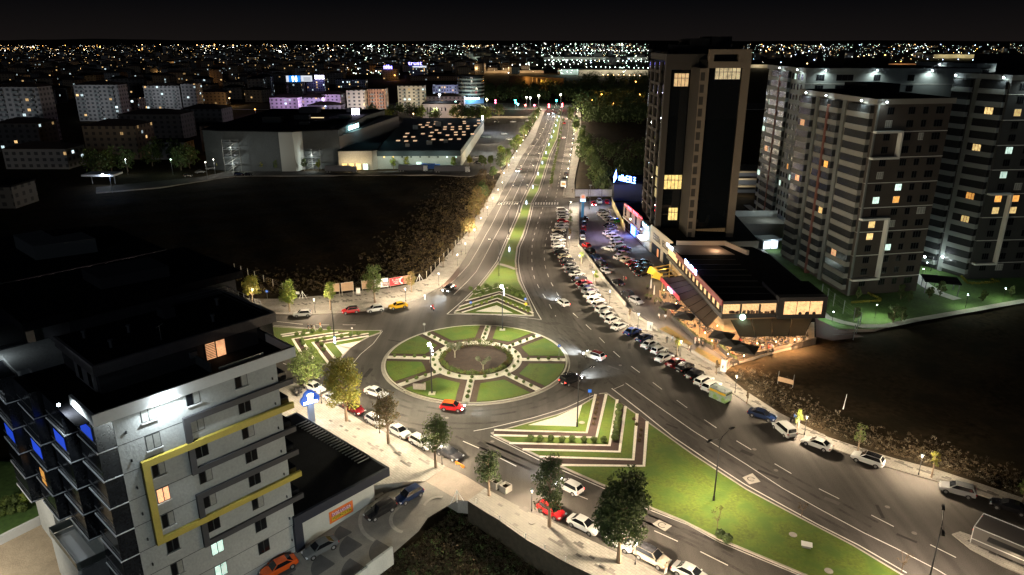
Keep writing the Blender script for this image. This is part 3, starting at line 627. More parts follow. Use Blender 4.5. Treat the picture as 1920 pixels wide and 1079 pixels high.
car('hatchback','red',(1138,380),-92,'red hatchback parked under the white hoarding',z=-.02)
NWG = 'cars parked along the kerb of the west road'
car('hatchback','white',(567,589),190,'white hatchback with dark sunroof parked at the kerb of the west road','cars parked along the kerb of the west road')
car('hatchback','red',(657,583),200,'dark-roofed red hatchback parked on the west road between two white cars',NWG,roof='black')
car('hatchback','white',(703,580),203,'white hatchback parked between the red hatchback and the yellow taxi',NWG)
car('sedan','yellow',(746,574),205,'yellow taxi parked at the end of the west road kerb',NWG)
car('hatchback','black',(842,542),-115,'dark car with bright headlamps entering the roundabout from the avenue',on=True,beam=1,name='moving_car',bp=2600)
car('hatchback','red',(848,763),-12,'red hatchback driving round the near side of the roundabout',on=True,roof='orange',name='moving_car',beam=1,bp=250)
car('van','black',(1070,713),40,'black minivan with lit headlamps leaving the right side of the roundabout',on=True,beam=1,name='moving_car',bp=1500)
car('suv','white',(1114,668),139,'white suv with red tail lamps driving toward the roundabout from the right',on=True,beam=1,roof='dark red',name='moving_car',bp=2600)
car('sedan','white',(705,736),-32,'white sedan driving round the left side of the roundabout',name='moving_car',brake=False)
car('estate car','white',(1055,568),113,'white estate car driving up the avenue with headlamps on',on=True,beam=1,name='moving_car',bp=1800)
SWG = 'cars parked along the near left kerb'
for i,(k,c,x,y,h,r,lab) in enumerate([('sedan','white',590,727,-38,None,'white sedan half hidden behind the blue lobed sign'),('sedan','white',626,748,-40,None,'white sedan parked behind the red sedan under the yellowish tree'),('sedan','dark red',664,766,-42,'black','dark red sedan with black roof parked at the near left kerb'),('hatchback','white',704,789,-43,None,'white hatchback parked partly under the brown-leaved tree'),('sedan','white',749,809,-43,None,'white sedan parked just right of the brown-leaved tree'),('estate car','white',791,830,-42,None,'white estate car parked behind the tree at the near left kerb'),('sedan','black',843,850,-38,None,'black sedan parked last in the near left row above the orange barrier')]):
    car(k,c,(x,y),h,lab,SWG,roof=r)
car('hatchback','white',(1068,913),137,'white hatchback with lit headlamps passing behind the kerbside trees',on=True,beam=1,name='moving_car',bp=1200)
car('hatchback','red',(1034,957),-44,'red hatchback parked behind the tree on the lower pavement kerb','cars parked along the lower kerb')
car('sedan','white',(1095,984),-40,'white sedan parked between the red hatchback and the big dark tree','cars parked along the lower kerb')
car('hatchback','white',(1163,1016),-42,'white hatchback mostly hidden by the big dark tree','cars parked along the lower kerb')
car('suv','beige',(1223,1045),-42,'beige suv with black glass roof parked at the lower kerb beside a standing person','cars parked along the lower kerb',roof='black')
car('sedan','white',(1296,1076),-40,'white sedan cut off by the bottom edge of the photo','cars parked along the lower kerb')
for k,c,x,y,h,lab,zz in [('hatchback','dark blue',768,928,222,'dark blue hatchback nearest the street in the patterned driveway',-.7),('estate car','black',713,957,222,'black estate car parked beside the wall with the orange poster',-1.0),('sedan','grey',601,1027,219,'dark grey coupe parked in the patterned driveway by the tower block',-1.6),('sedan','orange',523,1063,219,'bright orange sedan lowest in the patterned driveway',-2.1)]:
    xx, yy = G(x, y, zz+.6); t_, _m = ztm(xx, yy)
    o = car(k,c,(x,y),h,lab,'cars parked in the patterned driveway',z=-1.76+.075*t_+.02); o.rotation_euler = (0, R(-4.2)*-1, R(h))
RG = 'cars parked along the right service kerb'
for k,c,x,y,h,lab,r in [('sedan','dark blue',1429,778,-38,'dark blue sedan parked right of the yellow and grey recycling boxes',None),('van','white',1470,806,104,'white minivan with its back to the camera beside a group of people',None),('sedan','white',1532,832,137,'white sedan parked beside a post lamp on the right service kerb',None),('suv','white',1627,862,140,'white suv with black sunroof parked on the right service kerb','black'),('suv','silver',1795,919,150,'silver suv with black roof rails parked before the black food trailer','grey'),('sedan','black',1893,950,145,'black sedan parked behind the black food trailer',None)]:
    car(k,c,(x,y),h,lab,RG,roof=r)
for x,y,k,c,h,on,lab,bp_ in [(972,321,'hatchback','white',-106,True,'white car with dazzling headlamps coming down the avenue',3000),(1057,259,'sedan','white',80,True,'white car with red tail lamps driving away up the far avenue',300),(1058,232,'hatchback','red',82,True,'red car with tail lamps lit halfway up the far avenue',0),(1062,224,'sedan','white',82,True,'white car just ahead of the red car up the far avenue',0),(1029,214,'hatchback','silver',-100,True,'oncoming car with headlamps at the far junction, left of two abreast',1500),(1038,213,'hatchback','silver',-100,True,'oncoming car with headlamps at the far junction, right of two abreast',1500),(1038,219,'sedan','white',-100,True,'oncoming white car with headlamps nearest in front of the far junction',2500)]:
    car(k,c,(x,y),h,lab,None,on=on,beam=1 if bp_ else 0,bp=bp_,name='moving_car')
car('suv','black',(1062,327),82,'black suv parked ahead of another black car beside the avenue trees')
car('hatchback','black',(1059,337),82,'black hatchback parked right in front of the white box lorry')
for i,(x,y,k,c,h) in enumerate([(894,296,'sedan','silver',5),(896,306,'sedan','black',5),(955,262,'sedan','white',0),(975,257,'sedan','white',10),(945,252,'hatchback','silver',5),(962,229,'sedan','white',15),(990,227,'sedan','silver',20),(930,229,'suv','black',20),(770,236,'sedan','silver',0),(750,238,'suv','black',10),(850,235,'sedan','blue',0),(835,237,'sedan','white',5),(882,237,'hatchback','white',5),(448,327,'hatchback','dark blue',10),(465,328,'sedan','black',10),(395,316,'sedan','grey',30),(352,330,'hatchback','black',30),(375,323,'sedan','grey',30)]):
    car(k,c,(x,y),h,[f"silver sedan by the market's right side door","black sedan behind the silver one by the market","white sedan at the market car park's ramp","white sedan parked right of the one at the ramp","silver hatchback by the market's far entrance","white sedan in the far market car park near the avenue trees","silver sedan closest to the avenue in the far car park","black suv in the far car park beyond the market roof","silver sedan left of the low white pavilion beyond the market","black suv behind the lilac canopy beyond the market","blue sedan parked before the beige box building","white sedan parked left of the blue one before the beige box building","white hatchback parked right of the blue one beyond the market roof","dark blue hatchback beside the dark wall of the cinema block","black sedan next to the dark blue hatchback at the cinema block","grey sedan on the far left street by young trees","black hatchback lowest on the far left street","grey sedan between two others on the far left street"][i],'cars around the far market hall',z=-.06)
# box lorry, food trailer, recycling boxes, far lorries
t = thing('box_lorry', 'white box lorry with an orange panel parked beside the avenue', 'lorry', (*G(1057,352), 0), R(82))
mb = MB(); mb.box((-3.2,-1.15,.9),(1.3,1.15,3.3)); mb.build('cargo_box', m_white, t)
mb = MB(); mb.prism([(1.5,-1.05),(3.2,-1.0),(3.3,0),(3.2,1.0),(1.5,1.05)], .5, 2.3); mb.build('cab', m_white, t)
mb = MB(); mb.box((-3.23,-.8,1.5),(-3.2,.8,2.6)); mb.build('rear_panel', mat('orange_panel', (.7,.25,.06), .5, noise=(3,.2)), t)
mb = MB(); mb.box((3.2,-.85,1.4),(3.33,.85,2.1)); mb.build('windshield', m_glass, t)
for sx in (-2.2,-1.2,2.4):
    for sy in (-.95,.95): inst('wheel', _mesh_cache['wheel'], t, (sx, sy, .36)).scale = (1.15,1.2,1.15)
mb = MB(); mb.box((-3.1,-.8,.5),(1.6,.8,.9)); mb.build('chassis', m_black, t)
A_ = GV(1848,1000,3.0)
ta = R(-47)
t = thing('food_trailer', 'long black food trailer outlined with white light strips on the service lane', 'trailer', (61.6,72.2,0), ta)
m_strip = mat('white_strip', (.5,.5,.47), .5, emit=(1,.93,.75), es=.13)
mb = MB(); mb.box((-4.2,-1.9,.6),(7.5,1.9,2.9)); mb.build('body', mat('matt_black_panel', (.13,.12,.11), .5), t)
mb = MB()
for y0 in (-1.9,1.9):
    mb.box((-4.25,y0-.03,2.92),(7.5,y0+.03,3.0)); 
mb.box((-4.28,-1.9,2.93),(-4.2,1.9,3.0)); mb.box((-4.28,-1.96,.6),(-4.2,-1.9,2.9)); mb.box((-4.28,1.9,.6),(-4.2,1.96,2.9)); mb.box((-4.25,-1.97,1.2),(7.5,-1.9,1.28)); mb.build('edge_trim', m_strip, t)
mb = MB(); mb.box((-4.3,-1.9,2.4),(-4.2,-1.75,2.55)); mb.box((-4.3,1.7,2.4),(-4.2,1.85,2.55)); mb.build('marker_lamp', m_tailon, t)
mb = MB(); mb.box((-2.5,-3.0,2.35),(6.5,-1.95,2.43)); mb.build('awning', mat('trailer_awning', (.05,.05,.05), .8), t)
for sx in (4.0,5.2):
    for sy in (-1.5,1.5): inst('wheel', _mesh_cache['wheel'], t, (sx, sy, .36))
light('POINT', (.5,-2.5,2.0), 120, (1,.8,.55), .1, parent=t)
m_rg = mat('box_grey_metal', (.12,.15,.14), .5); m_ry = mat('box_yellow', (.75,.42,.01), .5); m_rw = mat('box_poster', (.35,.42,.40), .6, noise=(1.2,.5,(.2,.35,.08)))
for i,(x,y) in enumerate([(1343,738),(1358,745)]):
    t = thing('recycling_box', ['grey recycling box with yellow band, the one touching the white suv','grey recycling box with yellow band, the one nearer the camera at the row end'][i], 'container', (*G(x,y,.8),0), R(-50), 'recycling boxes')
    mb = MB(); mb.box((-.85,-.95,.1),(.85,.95,2.0)); mb.build('body', m_rw, t)
    mb = MB(); mb.box((-.88,-.98,2.0),(.88,.98,2.1)); mb.box((-.2,-.1,2.1),(.2,.1,2.2)); mb.build('lid', m_rg, t)
    mb = MB(); mb.box((-.8,-1.0,1.5),(.8,-.96,1.9)); mb.build('yellow_band', m_ry, t)
    mb = MB(); mb.box((.86,-.8,1.55),(.9,.8,1.85)); mb.build('slot_panel', m_black, t)
def lorry(x, y, hd, c1, c2, lab, L=9):
    t = thing('lorry', lab, 'lorry', (*G(x,y), -.1), R(hd), 'lorries along the field edge')
    mb = MB(); mb.box((-L/2,-1.2,.9),(L/2-2.4,1.2,3.2)); mb.build('trailer_body', c1, t)
    mb = MB(); mb.prism([(L/2-2.1,-1.15),(L/2-.1,-1.1),(L/2,0),(L/2-.1,1.1),(L/2-2.1,1.15)], .5, 2.9); mb.build('cab', c2, t)
    mb = MB(); mb.box((-L/2,-.8,.5),(L/2-2,.8,.9)); mb.build('chassis', m_black, t)
    mb = MB(); mb.box((L/2-.1,-.95,1.6),(L/2+.03,.95,2.5)); mb.build('windshield', m_glass, t)
    for sx in (-L/2+1,-L/2+2.3,L/2-1.2):
        for sy in (-1,1): inst('wheel', _mesh_cache['wheel'], t, (sx, sy, .4)).scale = (1.3,1.2,1.3)
m_tb = mat('tarp_blue', (.02,.07,.25), .6); m_tg = mat('tarp_grey', (.12,.12,.14), .7)
lorry(775,322,2,m_tg,m_white,'grey curtain-sided lorry parked on the field edge before the market',14); lorry(808,320,0,m_tb,m_tb,'blue lorry parked before the market wall',9); lorry(848,324,-3,m_tg,m_white,'long grey lorry with white cab at the right end of the field edge',17); lorry(640,324,0,m_tg,m_tg,'low grey lorry parked before the lit loading bay',15)
# ================================================================ street lamps
def post_lamp_proto():
    t = thing('post_lamp', None, 'street lamp'); 
    mb = MB(); mb.tube((0,0,0),(0,0,.35),.11,.09); mb.tube((0,0,.35),(0,0,3.35),.055,.045); mb.build('post', m_black, t)
    mb = MB(); mb.tube((0,0,3.42),(0,0,3.5),.30,.26,12); mb.tube((0,0,3.3),(0,0,3.42),.09,.12,8); mb.build('lamp_head', m_grey, t)
    mb = MB(); mb.tube((0,0,3.37),(0,0,3.41),.25,.25,12); mb.tube((0,0,2.9),(0,0,3.32),.05,.06,8); mb.build('diffuser', m_lampe, t)
    light('POINT', (0,0,3.1), 8800, (1,.80,.55), .24, parent=t)
    return reg(t)
PL = None
def post_lamp(px, label, group='post lamps along the pavements', world=None):
    global PL
    x, y = world if world else G(px[0], px[1], .14)
    if PL is None: PL = o = post_lamp_proto()
    else: o = copy_tree(PL)
    o.location = (x, y, .14); tag(o, label, None, group); return o
for i, p in enumerate([(1722,891),(1508,816),(1378,737),(1275,669),(1196,615),(1143,570),(1112,533),(1086,501),(1067,465),(1070,396)]):
    post_lamp(p, f"post lamp on the right pavement, {ORD[i]} counting up from the lower right corner")
for i, p in enumerate([(823,536),(858,499),(873,477),(890,450),(902,427),(914,406),(924,388),(934,371),(942,357)]):
    post_lamp(p, f"post lamp on the left avenue kerb, {ORD[i]} counting up from the roundabout")
for p, l in (((761,566),'post lamp standing above the yellow taxi'),((591,587),'post lamp right beside the white hatchback on the west road'),((476,567),'post lamp half hidden under the yellowish tree by the black building'),((603,757),'post lamp standing next to the blue lobed sign'),((712,813),'post lamp under the brown-leaved tree at the near left kerb'),((829,872),'post lamp beside the tree at the apron by the orange barrier'),((997,959),'post lamp on the lower pavement by the two grey planters'),((1191,1059),'post lamp beside the beige suv on the lower pavement'),((1355,1145),'assumed post lamp beyond the lower pavement end')):  # last lamp is assumed, out of view below the bottom edge
    post_lamp(p, l)
def spaced(a, b_, step):
    A_, B_ = Vector(G(*a)), Vector(G(*b_)); n = int((B_-A_).length/step); return [A_.lerp(B_, i/n) for i in range(n+1)]
for i, p in enumerate(spaced((950,339),(1017,213),21)): post_lamp(None, f"far post lamp on the left avenue pavement, {ORD[i]} beyond the oncoming white car", 'far post lamps on the left avenue pavement', world=tuple(p+Vector((-1.2,0))))
for i, p in enumerate(spaced((1055,366),(1081,213),21)): post_lamp(None, f"far post lamp on the right avenue pavement, {ORD[i]} beyond the zebra crossing", 'far post lamps on the right avenue pavement', world=tuple(p+Vector((1.0,0))))
# tall double-arm lamps
def tall_proto():
    t = thing('street_lamp', None, 'street lamp')
    mb = MB(); mb.tube((0,0,0),(0,0,.8),.17,.15,10); mb.tube((0,0,.8),(0,0,9.4),.11,.07,8); mb.build('pole', m_black, t)
    for s in (-1, 1):
        mb = MB(); mb.tube((0,0,9.3),(s*.5,0,9.85),.05,.05,6); mb.tube((s*.5,0,9.85),(s*2.1,0,10.3),.05,.04,6); mb.build('arm', m_black, t)
        mb = MB(); mb.box((s*2.1 if s > 0 else s*3.0,-.16,10.26),(s*3.0 if s > 0 else s*2.1,.16,10.38)); h = mb.build('lamp_head', m_black, t)
        mb = MB(); mb.box((s*2.2 if s > 0 else s*2.9,-.12,10.235),(s*2.9 if s > 0 else s*2.2,.12,10.26)); mb.build('diffuser', m_lampe, h)
        light('SPOT', (s*2.6,0,10.2), 12500, (1,.80,.60), .25, (s*.15,0,-1), 142, 1.0, parent=t)
    return reg(t)
TL = None
def tall(px, hd, label, group='tall double-arm lamps', world=None, z=.14):
    global TL
    x, y = world if world else G(px[0], px[1], z)
    if TL is None: TL = o = tall_proto()
    else: o = copy_tree(TL)
    o.location = (x, y, z); o.rotation_euler = (0,0,R(hd)); tag(o, label, None, group); return o
med = [(936,518),(954,440),(975,400),(988,357),(1000,331),(1009,313),(1016,298),(1021,286),(1026,275),(1031,264),(1035,255),(1038,247),(1041,240),(1043,233),(1045,227),(1047,221)]
for i, p in enumerate(med): tall(p, 5, f"tall double-arm lamp on the median, {ORD[i]} counting up from the roundabout", 'tall double-arm lamps on the median')
tall((1338,939), 40, 'tall double-arm lamp standing on the big lower lawn')
tall((1082,801), 30, 'tall double-arm lamp on the tip of the chevron island right of the roundabout')
tall((1735,1118), 60, 'tall double-arm lamp at the lower right edge between the two roads')
def one_arm():
    t = thing('street_lamp', 'curved single-arm lamp with a blue-lit foot on the left chevron island', 'street lamp', (*G(628,647,.15),.15), R(150))
    mb = MB(); mb.tube((0,0,0),(0,0,9.2),.12,.07,8); mb.build('pole', m_black, t)
    mb = MB(); mb.tube((0,0,9.2),(.5,0,10),.06,.05,6); mb.tube((.5,0,10),(1.8,0,10.4),.05,.04,6); mb.build('arm', m_black, t)
    mb = MB(); mb.box((1.8,-.16,10.36),(2.7,.16,10.48)); mb.build('lamp_head', m_black, t)
    mb = MB(); mb.box((1.9,-.1,10.34),(2.6,.1,10.36)); mb.build('diffuser', m_lampe, t)
    mb = MB(); mb.tube((0,0,.3),(0,0,1.7),.15,.15,8); mb.build('light_strip', mat('blue_led', (1,1,1), .5, emit=(.35,.55,1), es=7), t)
    light('SPOT', (2.2,0,10.2), 13500, (1,.80,.56), .25, (.1,0,-1), 142, 1.0, parent=t)
one_arm()
m_bled = MATS['blue_led']; m_flood = mat('flood_glow', (1,1,1), .5, emit=(1,.97,.85), es=160)
for p, top, lab in (((942,619),9.9,'tall mast with dazzling floodlights at the top edge of the roundabout'),((810,739),9.5,'tall mast with dazzling floodlights at the left side of the roundabout')):
    t = thing('flood_mast', lab, 'floodlight', (*G(p[0],p[1],.3),.3), 0, 'floodlight masts of the roundabout')
    mb = MB(); mb.tube((0,0,0),(0,0,top),.13,.08,8); mb.build('mast', m_black, t)
    mb = MB(); mb.box((-.6,-.6,0),(.6,.6,.12)); mb.build('footing', MATS['white_pebbles'], t)
    mb = MB(); 
    for z_, x_ in ((top+.05,-.12),(top-.55,.30),(top-1.1,.38),(top-1.7,.36)): mb.tube((0,0,z_-.05),(x_,0,z_),.03,.03,5)
    mb.build('bracket', m_black, t)
    for z_, x_, r_ in ((top+.1,-.12,.34),(top-.5,.30,.17),(top-1.1,.38,.12),(top-1.75,.36,.10)):
        mb = MB(); mb.ball((x_,-.1,z_), r_, 10, 6); mb.build('floodlight', m_flood, t)
    light('POINT', (0,-.3,top+.75), 21000, (1,.90,.64), .3, parent=t)
# lit glass bollards on the median
t0 = None
for i, p in enumerate([(955,475),(987,386),(999,356),(1009,331),(1017,310),(1024,291),(1029,275),(1034,261),(1038,250),(1042,239),(1045,229),(1048,222)]):
    if t0 is None:
        t = thing('lit_bollard', None, 'bollard'); mb = MB(); mb.tube((0,0,0),(0,0,.5),.18,.16,8); mb.tube((0,0,1.75),(0,0,2.6),.10,.08,8); mb.build('post', m_grey, t)
        mb = MB(); mb.tube((0,0,.5),(0,0,1.75),.17,.15,8); mb.build('light_strip', mat('white_blue_led', (1,1,1), .5, emit=(.4,.62,1), es=4), t)
        light('POINT', (0,-.5,1.2), 60, (.6,.8,1), .2, parent=t); t0 = o = reg(t)
    else: o = copy_tree(t0)
    o.location = (*G(p[0],p[1],.15),.15); tag(o, f"glowing white-blue bollard on the median grass, {ORD[i]} from the roundabout", None, 'glowing bollards along the median')
# assumed floodlight mast, out of view at bottom, added to light the pale facade
t = thing('flood_mast', 'assumed tall floodlight mast beyond the bottom edge, added to light the pale tower block', 'floodlight', (*TM(-8,-32), -2))
mb = MB(); mb.tube((0,0,0),(0,0,12),.16,.1,8); mb.build('mast', m_black, t)
light('SPOT', (0,0,12), 7200, (.90,1.0,.97), .7, (-.66,.72,.08), 130, .9, parent=t); light('SPOT', (0,.4,11.6), 9000, (.92,1.0,.95), .5, (.15,.75,-.65), 130, .9, parent=t)  # second spot added to brighten the driveway
mb = MB(); mb.box((-.4,-.2,12.1),(.4,.2,12.5)); mb.build('lamp_head', m_black, t)
t = thing('flood_mast', 'assumed floodlight mast beyond the lower left corner, added to light the sandy courtyard', 'floodlight', (-66,63,0))  # assumed lamp, out of view, added to brighten the courtyard
mb = MB(); mb.tube((0,0,0),(0,0,9),.16,.1,8); mb.build('mast', m_black, t)
light('SPOT', (0,0,9.2), 9000, (1,.90,.74), .5, (.35,.5,-.7), 140, .9, parent=t)
# ================================================================ trees and shrubs
def leafmat(n, c, c2, tr=.25):
    m = mat(n, c, .75, noise=(1.3,.45,c2)); b = m.node_tree.nodes['Principled BSDF']; return m
LF = {'green':leafmat('leaf_green',(.075,.115,.025),(.12,.16,.03)),'dark':leafmat('leaf_dark',(.045,.075,.02),(.075,.11,.025)),'yellow':leafmat('leaf_yellow',(.27,.23,.02),(.13,.16,.02)),'lime':leafmat('leaf_lime',(.13,.20,.025),(.22,.24,.03)),'brown':leafmat('leaf_brown',(.19,.12,.035),(.09,.09,.025)),'olive':leafmat('leaf_olive',(.12,.14,.08),(.18,.19,.12)),'dry':leafmat('leaf_dry',(.10,.066,.026),(.05,.038,.017)),'straw':leafmat('leaf_straw',(.07,.045,.018),(.035,.025,.012))}
def leaves(mb, c, r, n, rnd, ls=.22, flat=1.0, m=0, shell=.45):
    for _ in range(n):
        while True:
            v = Vector((rnd.uniform(-1,1), rnd.uniform(-1,1), rnd.uniform(-1,1)))
            if shell < v.length < 1: break
        p = Vector(c)+Vector((v.x*r, v.y*r, v.z*r*flat))
        a = Vector((rnd.gauss(0,1), rnd.gauss(0,1), rnd.gauss(0,.6))).normalized(); b_ = a.orthogonal().normalized()
        b_ = Matrix.Rotation(rnd.uniform(0, 6.28), 3, a) @ b_; s = ls*rnd.uniform(.6,1.3); c_ = a.cross(b_)
        mb.add([p-b_*s*.6, p-c_*s*.35, p+b_*s*.6, p+c_*s*.35], [(0,1,2,3)], m)
TREEM = {}
def tree_mesh(kind, h, cr, seed, nl, ls, trunk=.4, flat=1.1):
    key = (kind, h, cr, seed, nl)
    if key in TREEM: return TREEM[key]
    rnd = random.Random(seed); tk = MB(); cw = MB()
    th = h*trunk; tk.tube((0,0,-.1),(rnd.uniform(-.1,.1),rnd.uniform(-.1,.1),th), .022*h+.05, .014*h+.03, 7)
    ctr = Vector((0,0,th+(h-th)*.45)); rz = (h-th)*.55
    tk.tube((0,0,th),(0,0,h*.82), .014*h+.03, .02, 6)
    nc = 10+int(cr*6)
    for i in range(nc):
        a = rnd.uniform(0, 6.283); zz = rnd.uniform(-.75, .95); rr = cr*math.sqrt(max(.05, 1-zz*zz*.85))*rnd.uniform(.35,.82)
        c = ctr+Vector((rr*math.cos(a), rr*math.sin(a), zz*rz))
        tk.tube((0,0,max(th*.8, c.z-rr*.9)), c, .012*h, .015, 5)
        leaves(cw, c, cr*rnd.uniform(.28,.46), int(nl/nc), rnd, ls, flat*.85, shell=.25)
    leaves(cw, ctr, cr*.75, nl//5, rnd, ls, rz/cr, shell=.5)
    TREEM[key] = (tk.mesh('trunk', m_bark), cw.mesh('crown', LF[kind])); return TREEM[key]
def tree(px, kind, h, cr, label, seed=1, nl=1500, ls=.25, trunk=.4, group=None, z=.14, world=None, rz=None, name='tree', cat='tree', scale=1):
    a, b_ = tree_mesh(kind, h, cr, seed, nl, ls, trunk)
    x, y = world if world else G(px[0], px[1], z)
    t = thing(name, label, cat, (x, y, z), rz if rz is not None else random.Random(x*7+y).uniform(0, 6.28), group)
    inst('trunk', a, t); inst('crown', b_, t)
    if scale != 1: t.scale = (scale,)*3
    return t
tree((1160,1055),'dark',12.8,3.7,'large dark green tree on the lower pavement hiding a white hatchback',11,9000,.28,.26)
tree((1030,988),'dark',10.4,2.5,'slim dark tree on the lower pavement above the parked red hatchback',12,3800,.22,.33)
tree((917,930),'dark',7.6,2.0,'small round dark tree beside two grey planters',13,2600,.2,.3)
tree((817,877),'green',8.2,2.55,'dense green tree on the pavement corner by the orange barrier',14,3200,.2,.36)
tree((728,832),'brown',8.8,2.4,'brown-leaved tree at the near left kerb above a white hatchback',15,2800,.2,.38)
tree((650,790),'yellow',10.6,3.6,'broad yellowish tree shading the white cars beside the blue sign',16,6500,.25,.33)
tree((577,728),'green',7.6,3.1,'broad green tree behind the blue lobed sign',17,4200,.22,.25)
NT = 'trees on the north-west pavement'
tree((543,585),'lime',7.2,2.5,'bright lime-green tree on the north-west pavement left of the flood shadow',18,2200,.26,.38,NT)
tree((474,566),'yellow',6.2,2.3,'yellow tree peeking out right of the black building roof',19,2000,.26,.3,NT)
tree((620,582),'lime',6.5,1.6,'small round lime tree in front of the plain tan billboards',20,1600,.22,.5,NT)
tree((703,568),'green',9.0,2.5,'tall green tree in front of the white billboard',21,2600,.24,.35,NT)
tree((772,549),'brown',5.4,1.3,'thin brownish tree at the right end of the red billboard',22,900,.22,.4,NT)
SG = 'young staked trees on the left avenue pavement'
for i, p in enumerate([(831,502),(848,480),(865,459),(887,427),(898,412),(906,399),(912,388),(919,373),(926,360),(940,335)]):
    tree(p, 'dry', 3.4, .75, f"thin young tree on the left avenue pavement, {ORD[i]} up from the roundabout", 30+i%3, 260, .2, .5, SG)
for i,(x,y,k,h,c) in enumerate([(1117,533,'lime',3.6,.7),(1269,668,'yellow',3.8,.75),(1090,495,'green',3.6,.7),(1068,447,'dry',3.2,.7),(1070,425,'green',3.4,.8),(1069,412,'green',3.4,.8),(1343,703,'dry',3.0,.4),(1180,600,'dry',2.6,.3),(1495,806,'lime',3.4,.8),(1608,848,'green',4.6,1.2),(1746,896,'yellow',4.4,.8),(1915,950,'green',4.5,1.2),(1400,757,'dry',2.2,.25)]):
    tree((x,y),k,h,c,f"small young tree on the right pavement, {ORD[i]} of the scattered kerbside saplings, {k} leaves",40+i%4,320,.2,.45,'saplings on the right pavement')
LT = 'trees lining the left avenue pavement'
for i,(x,y,h,c,k) in enumerate([(879,445,6,2.6,'brown'),(889,415,8,3.2,'brown'),(897,395,8.5,3.4,'brown'),(903,380,8,3.2,'dark'),(905,352,7,2.8,'dry'),(925,335,5,2,'dark'),(938,322,9,2.8,'dark'),(950,318,10,3.4,'green'),(940,300,7,2.2,'lime'),(964,290,9,3.2,'green'),(972,280,8,2.6,'lime'),(903,311,5,1.6,'green'),(920,312,5,1.6,'green'),(982,262,8,3.4,'green'),(991,250,8,3.6,'green'),(998,238,8,3.6,'dark'),(1004,228,8,3.6,'dark'),(1008,220,7,3.4,'green')]):
    tree((x,y),k,h,c,f"{ {'brown':'brownish','dark':'dark','dry':'dry brown','green':'green','lime':'bright lime'}[k]} tree behind the left avenue pavement, {ORD[i]} counting up the avenue",50+i%5,900,.45,.3,LT,z=0)
RT = 'trees lining the right avenue pavement'
for i in range(20):
    y = 362-i*7.2 if i < 12 else 276-(i-12)*7.5; Y = G(1080,y)[1]; x = 27+Y*.032
    tree(None,['dark','green','dark'][i%3],6.5+(i%4),3.0,f"dark bushy tree behind the right avenue pavement, {ORD[i]} counting up the avenue",60+i%4,900,.5,.25,RT,z=0,world=(x+(i%3)*1.5,Y))
for i in range(16):
    y = 352-i*8.0; Y = G(1080,y)[1]
    tree(None,'green',3.2,1.0,f"small kerb tree beside the right avenue kerb, {ORD[i]} beyond the zebra crossing",70+i%2,260,.28,.4,'small kerb trees beside the right avenue kerb',world=(16.4+(Y-300)*.088*1.0,Y))
# wood right of the avenue
rnd = random.Random(8); mb = MB()
for i in range(70):
    Y = rnd.uniform(285,420); x = rnd.uniform(34, 34+min(60,(Y-270)*.8)); h = rnd.uniform(4.5,9)
    if x > 40+ (Y-285)*2 : continue
    leaves(mb, (x,Y,h*.55), h*.55, 150, rnd, .9, 1, 0, .3); mb.tube((x,Y,-.3),(x,Y,h*.5),.2,.1,5)
o = mb.build('wood', LF['dark']); o['kind'] = 'stuff'; o['label'] = 'dark wood right of the avenue behind its tree line'
# clipped balls, shrubs
m_ball = leafmat('leaf_ball', (.10,.14,.03), (.05,.09,.02)); LF['ball'] = m_ball
BM = {}
def bush(px, r, label, group, z=.28, kind='ball', world=None, seed=0):
    key = (round(r,2), kind, seed % 3)
    if key not in BM:
        b_ = MB(); rr = random.Random(seed % 3+9); leaves(b_, (0,0,r*.95), r, int(150*max(1, r/.4)), rr, .14+r*.12, .95, shell=.7); b_.ball((0,0,r*.9), r*.8, 8, 5); b_.tube((0,0,-.05),(0,0,r*.5),.04,.03,5); BM[key] = b_.mesh('shrub', LF[kind])
    x, y = world if world else G(px[0], px[1], z)
    return tag(inst('shrub', BM[key], None, (x,y,z), seed*1.3), label, 'shrub', group)
for i, p in enumerate([(285,322),(340,324),(400,322),(462,330),(518,325),(585,330),(640,332),(695,332)]):
    bush((900+p[0]/3,719+p[1]/3), .52, f"round clipped bush in the right chevron island's straight row, {ORD[i]} from its left tip", 'row of clipped bushes on the right chevron island', .2, seed=i)
for i, p in enumerate([(783,150),(778,185),(777,222),(770,243),(768,268),(766,295),(757,322)]):
    bush((900+p[0]/3,719+p[1]/3), .62, f"dark clipped bush in the upright bed of the right chevron island, {ORD[i]} from the top", 'upright row of bushes on the right chevron island', .2, 'green', seed=i)
for i, p in enumerate([(665,90),(660,120),(655,148),(650,175),(645,205),(640,235),(865,210),(880,240),(905,270),(900,300),(895,330)]):
    bush((900+p[0]/3,719+p[1]/3), .28, f"tiny shrub in the brown beds of the right chevron island, {ORD[i]} from the top", 'tiny shrubs on the right chevron island', .2, 'dry', seed=i)
for i, p in enumerate([(845,195),(970,178),(1095,155),(735,200),(710,250),(690,330),(705,385),(610,245),(1415,255),(1535,235),(1285,275),(1030,310),(925,335),(985,395),(1015,470)]):
    bush((480+p[0]/8,600+p[1]/8), .48, f"small round bush on the left chevron island, {ORD[i]} of its scattered bushes", 'bushes on the left chevron island', .2, 'green' if i % 2 else 'ball', seed=i)
for i, p in enumerate([(665,812),(740,788),(540,838),(1035,790),(1100,815),(1170,845),(1235,875),(1300,905),(820,725),(1360,930)]):
    bush((820+p[0]/8,470+p[1]/8), .34, f"small yellowish shrub on the top chevron island, {ORD[i]} of its scattered shrubs", 'shrubs on the top chevron island', .2, 'lime', seed=i)
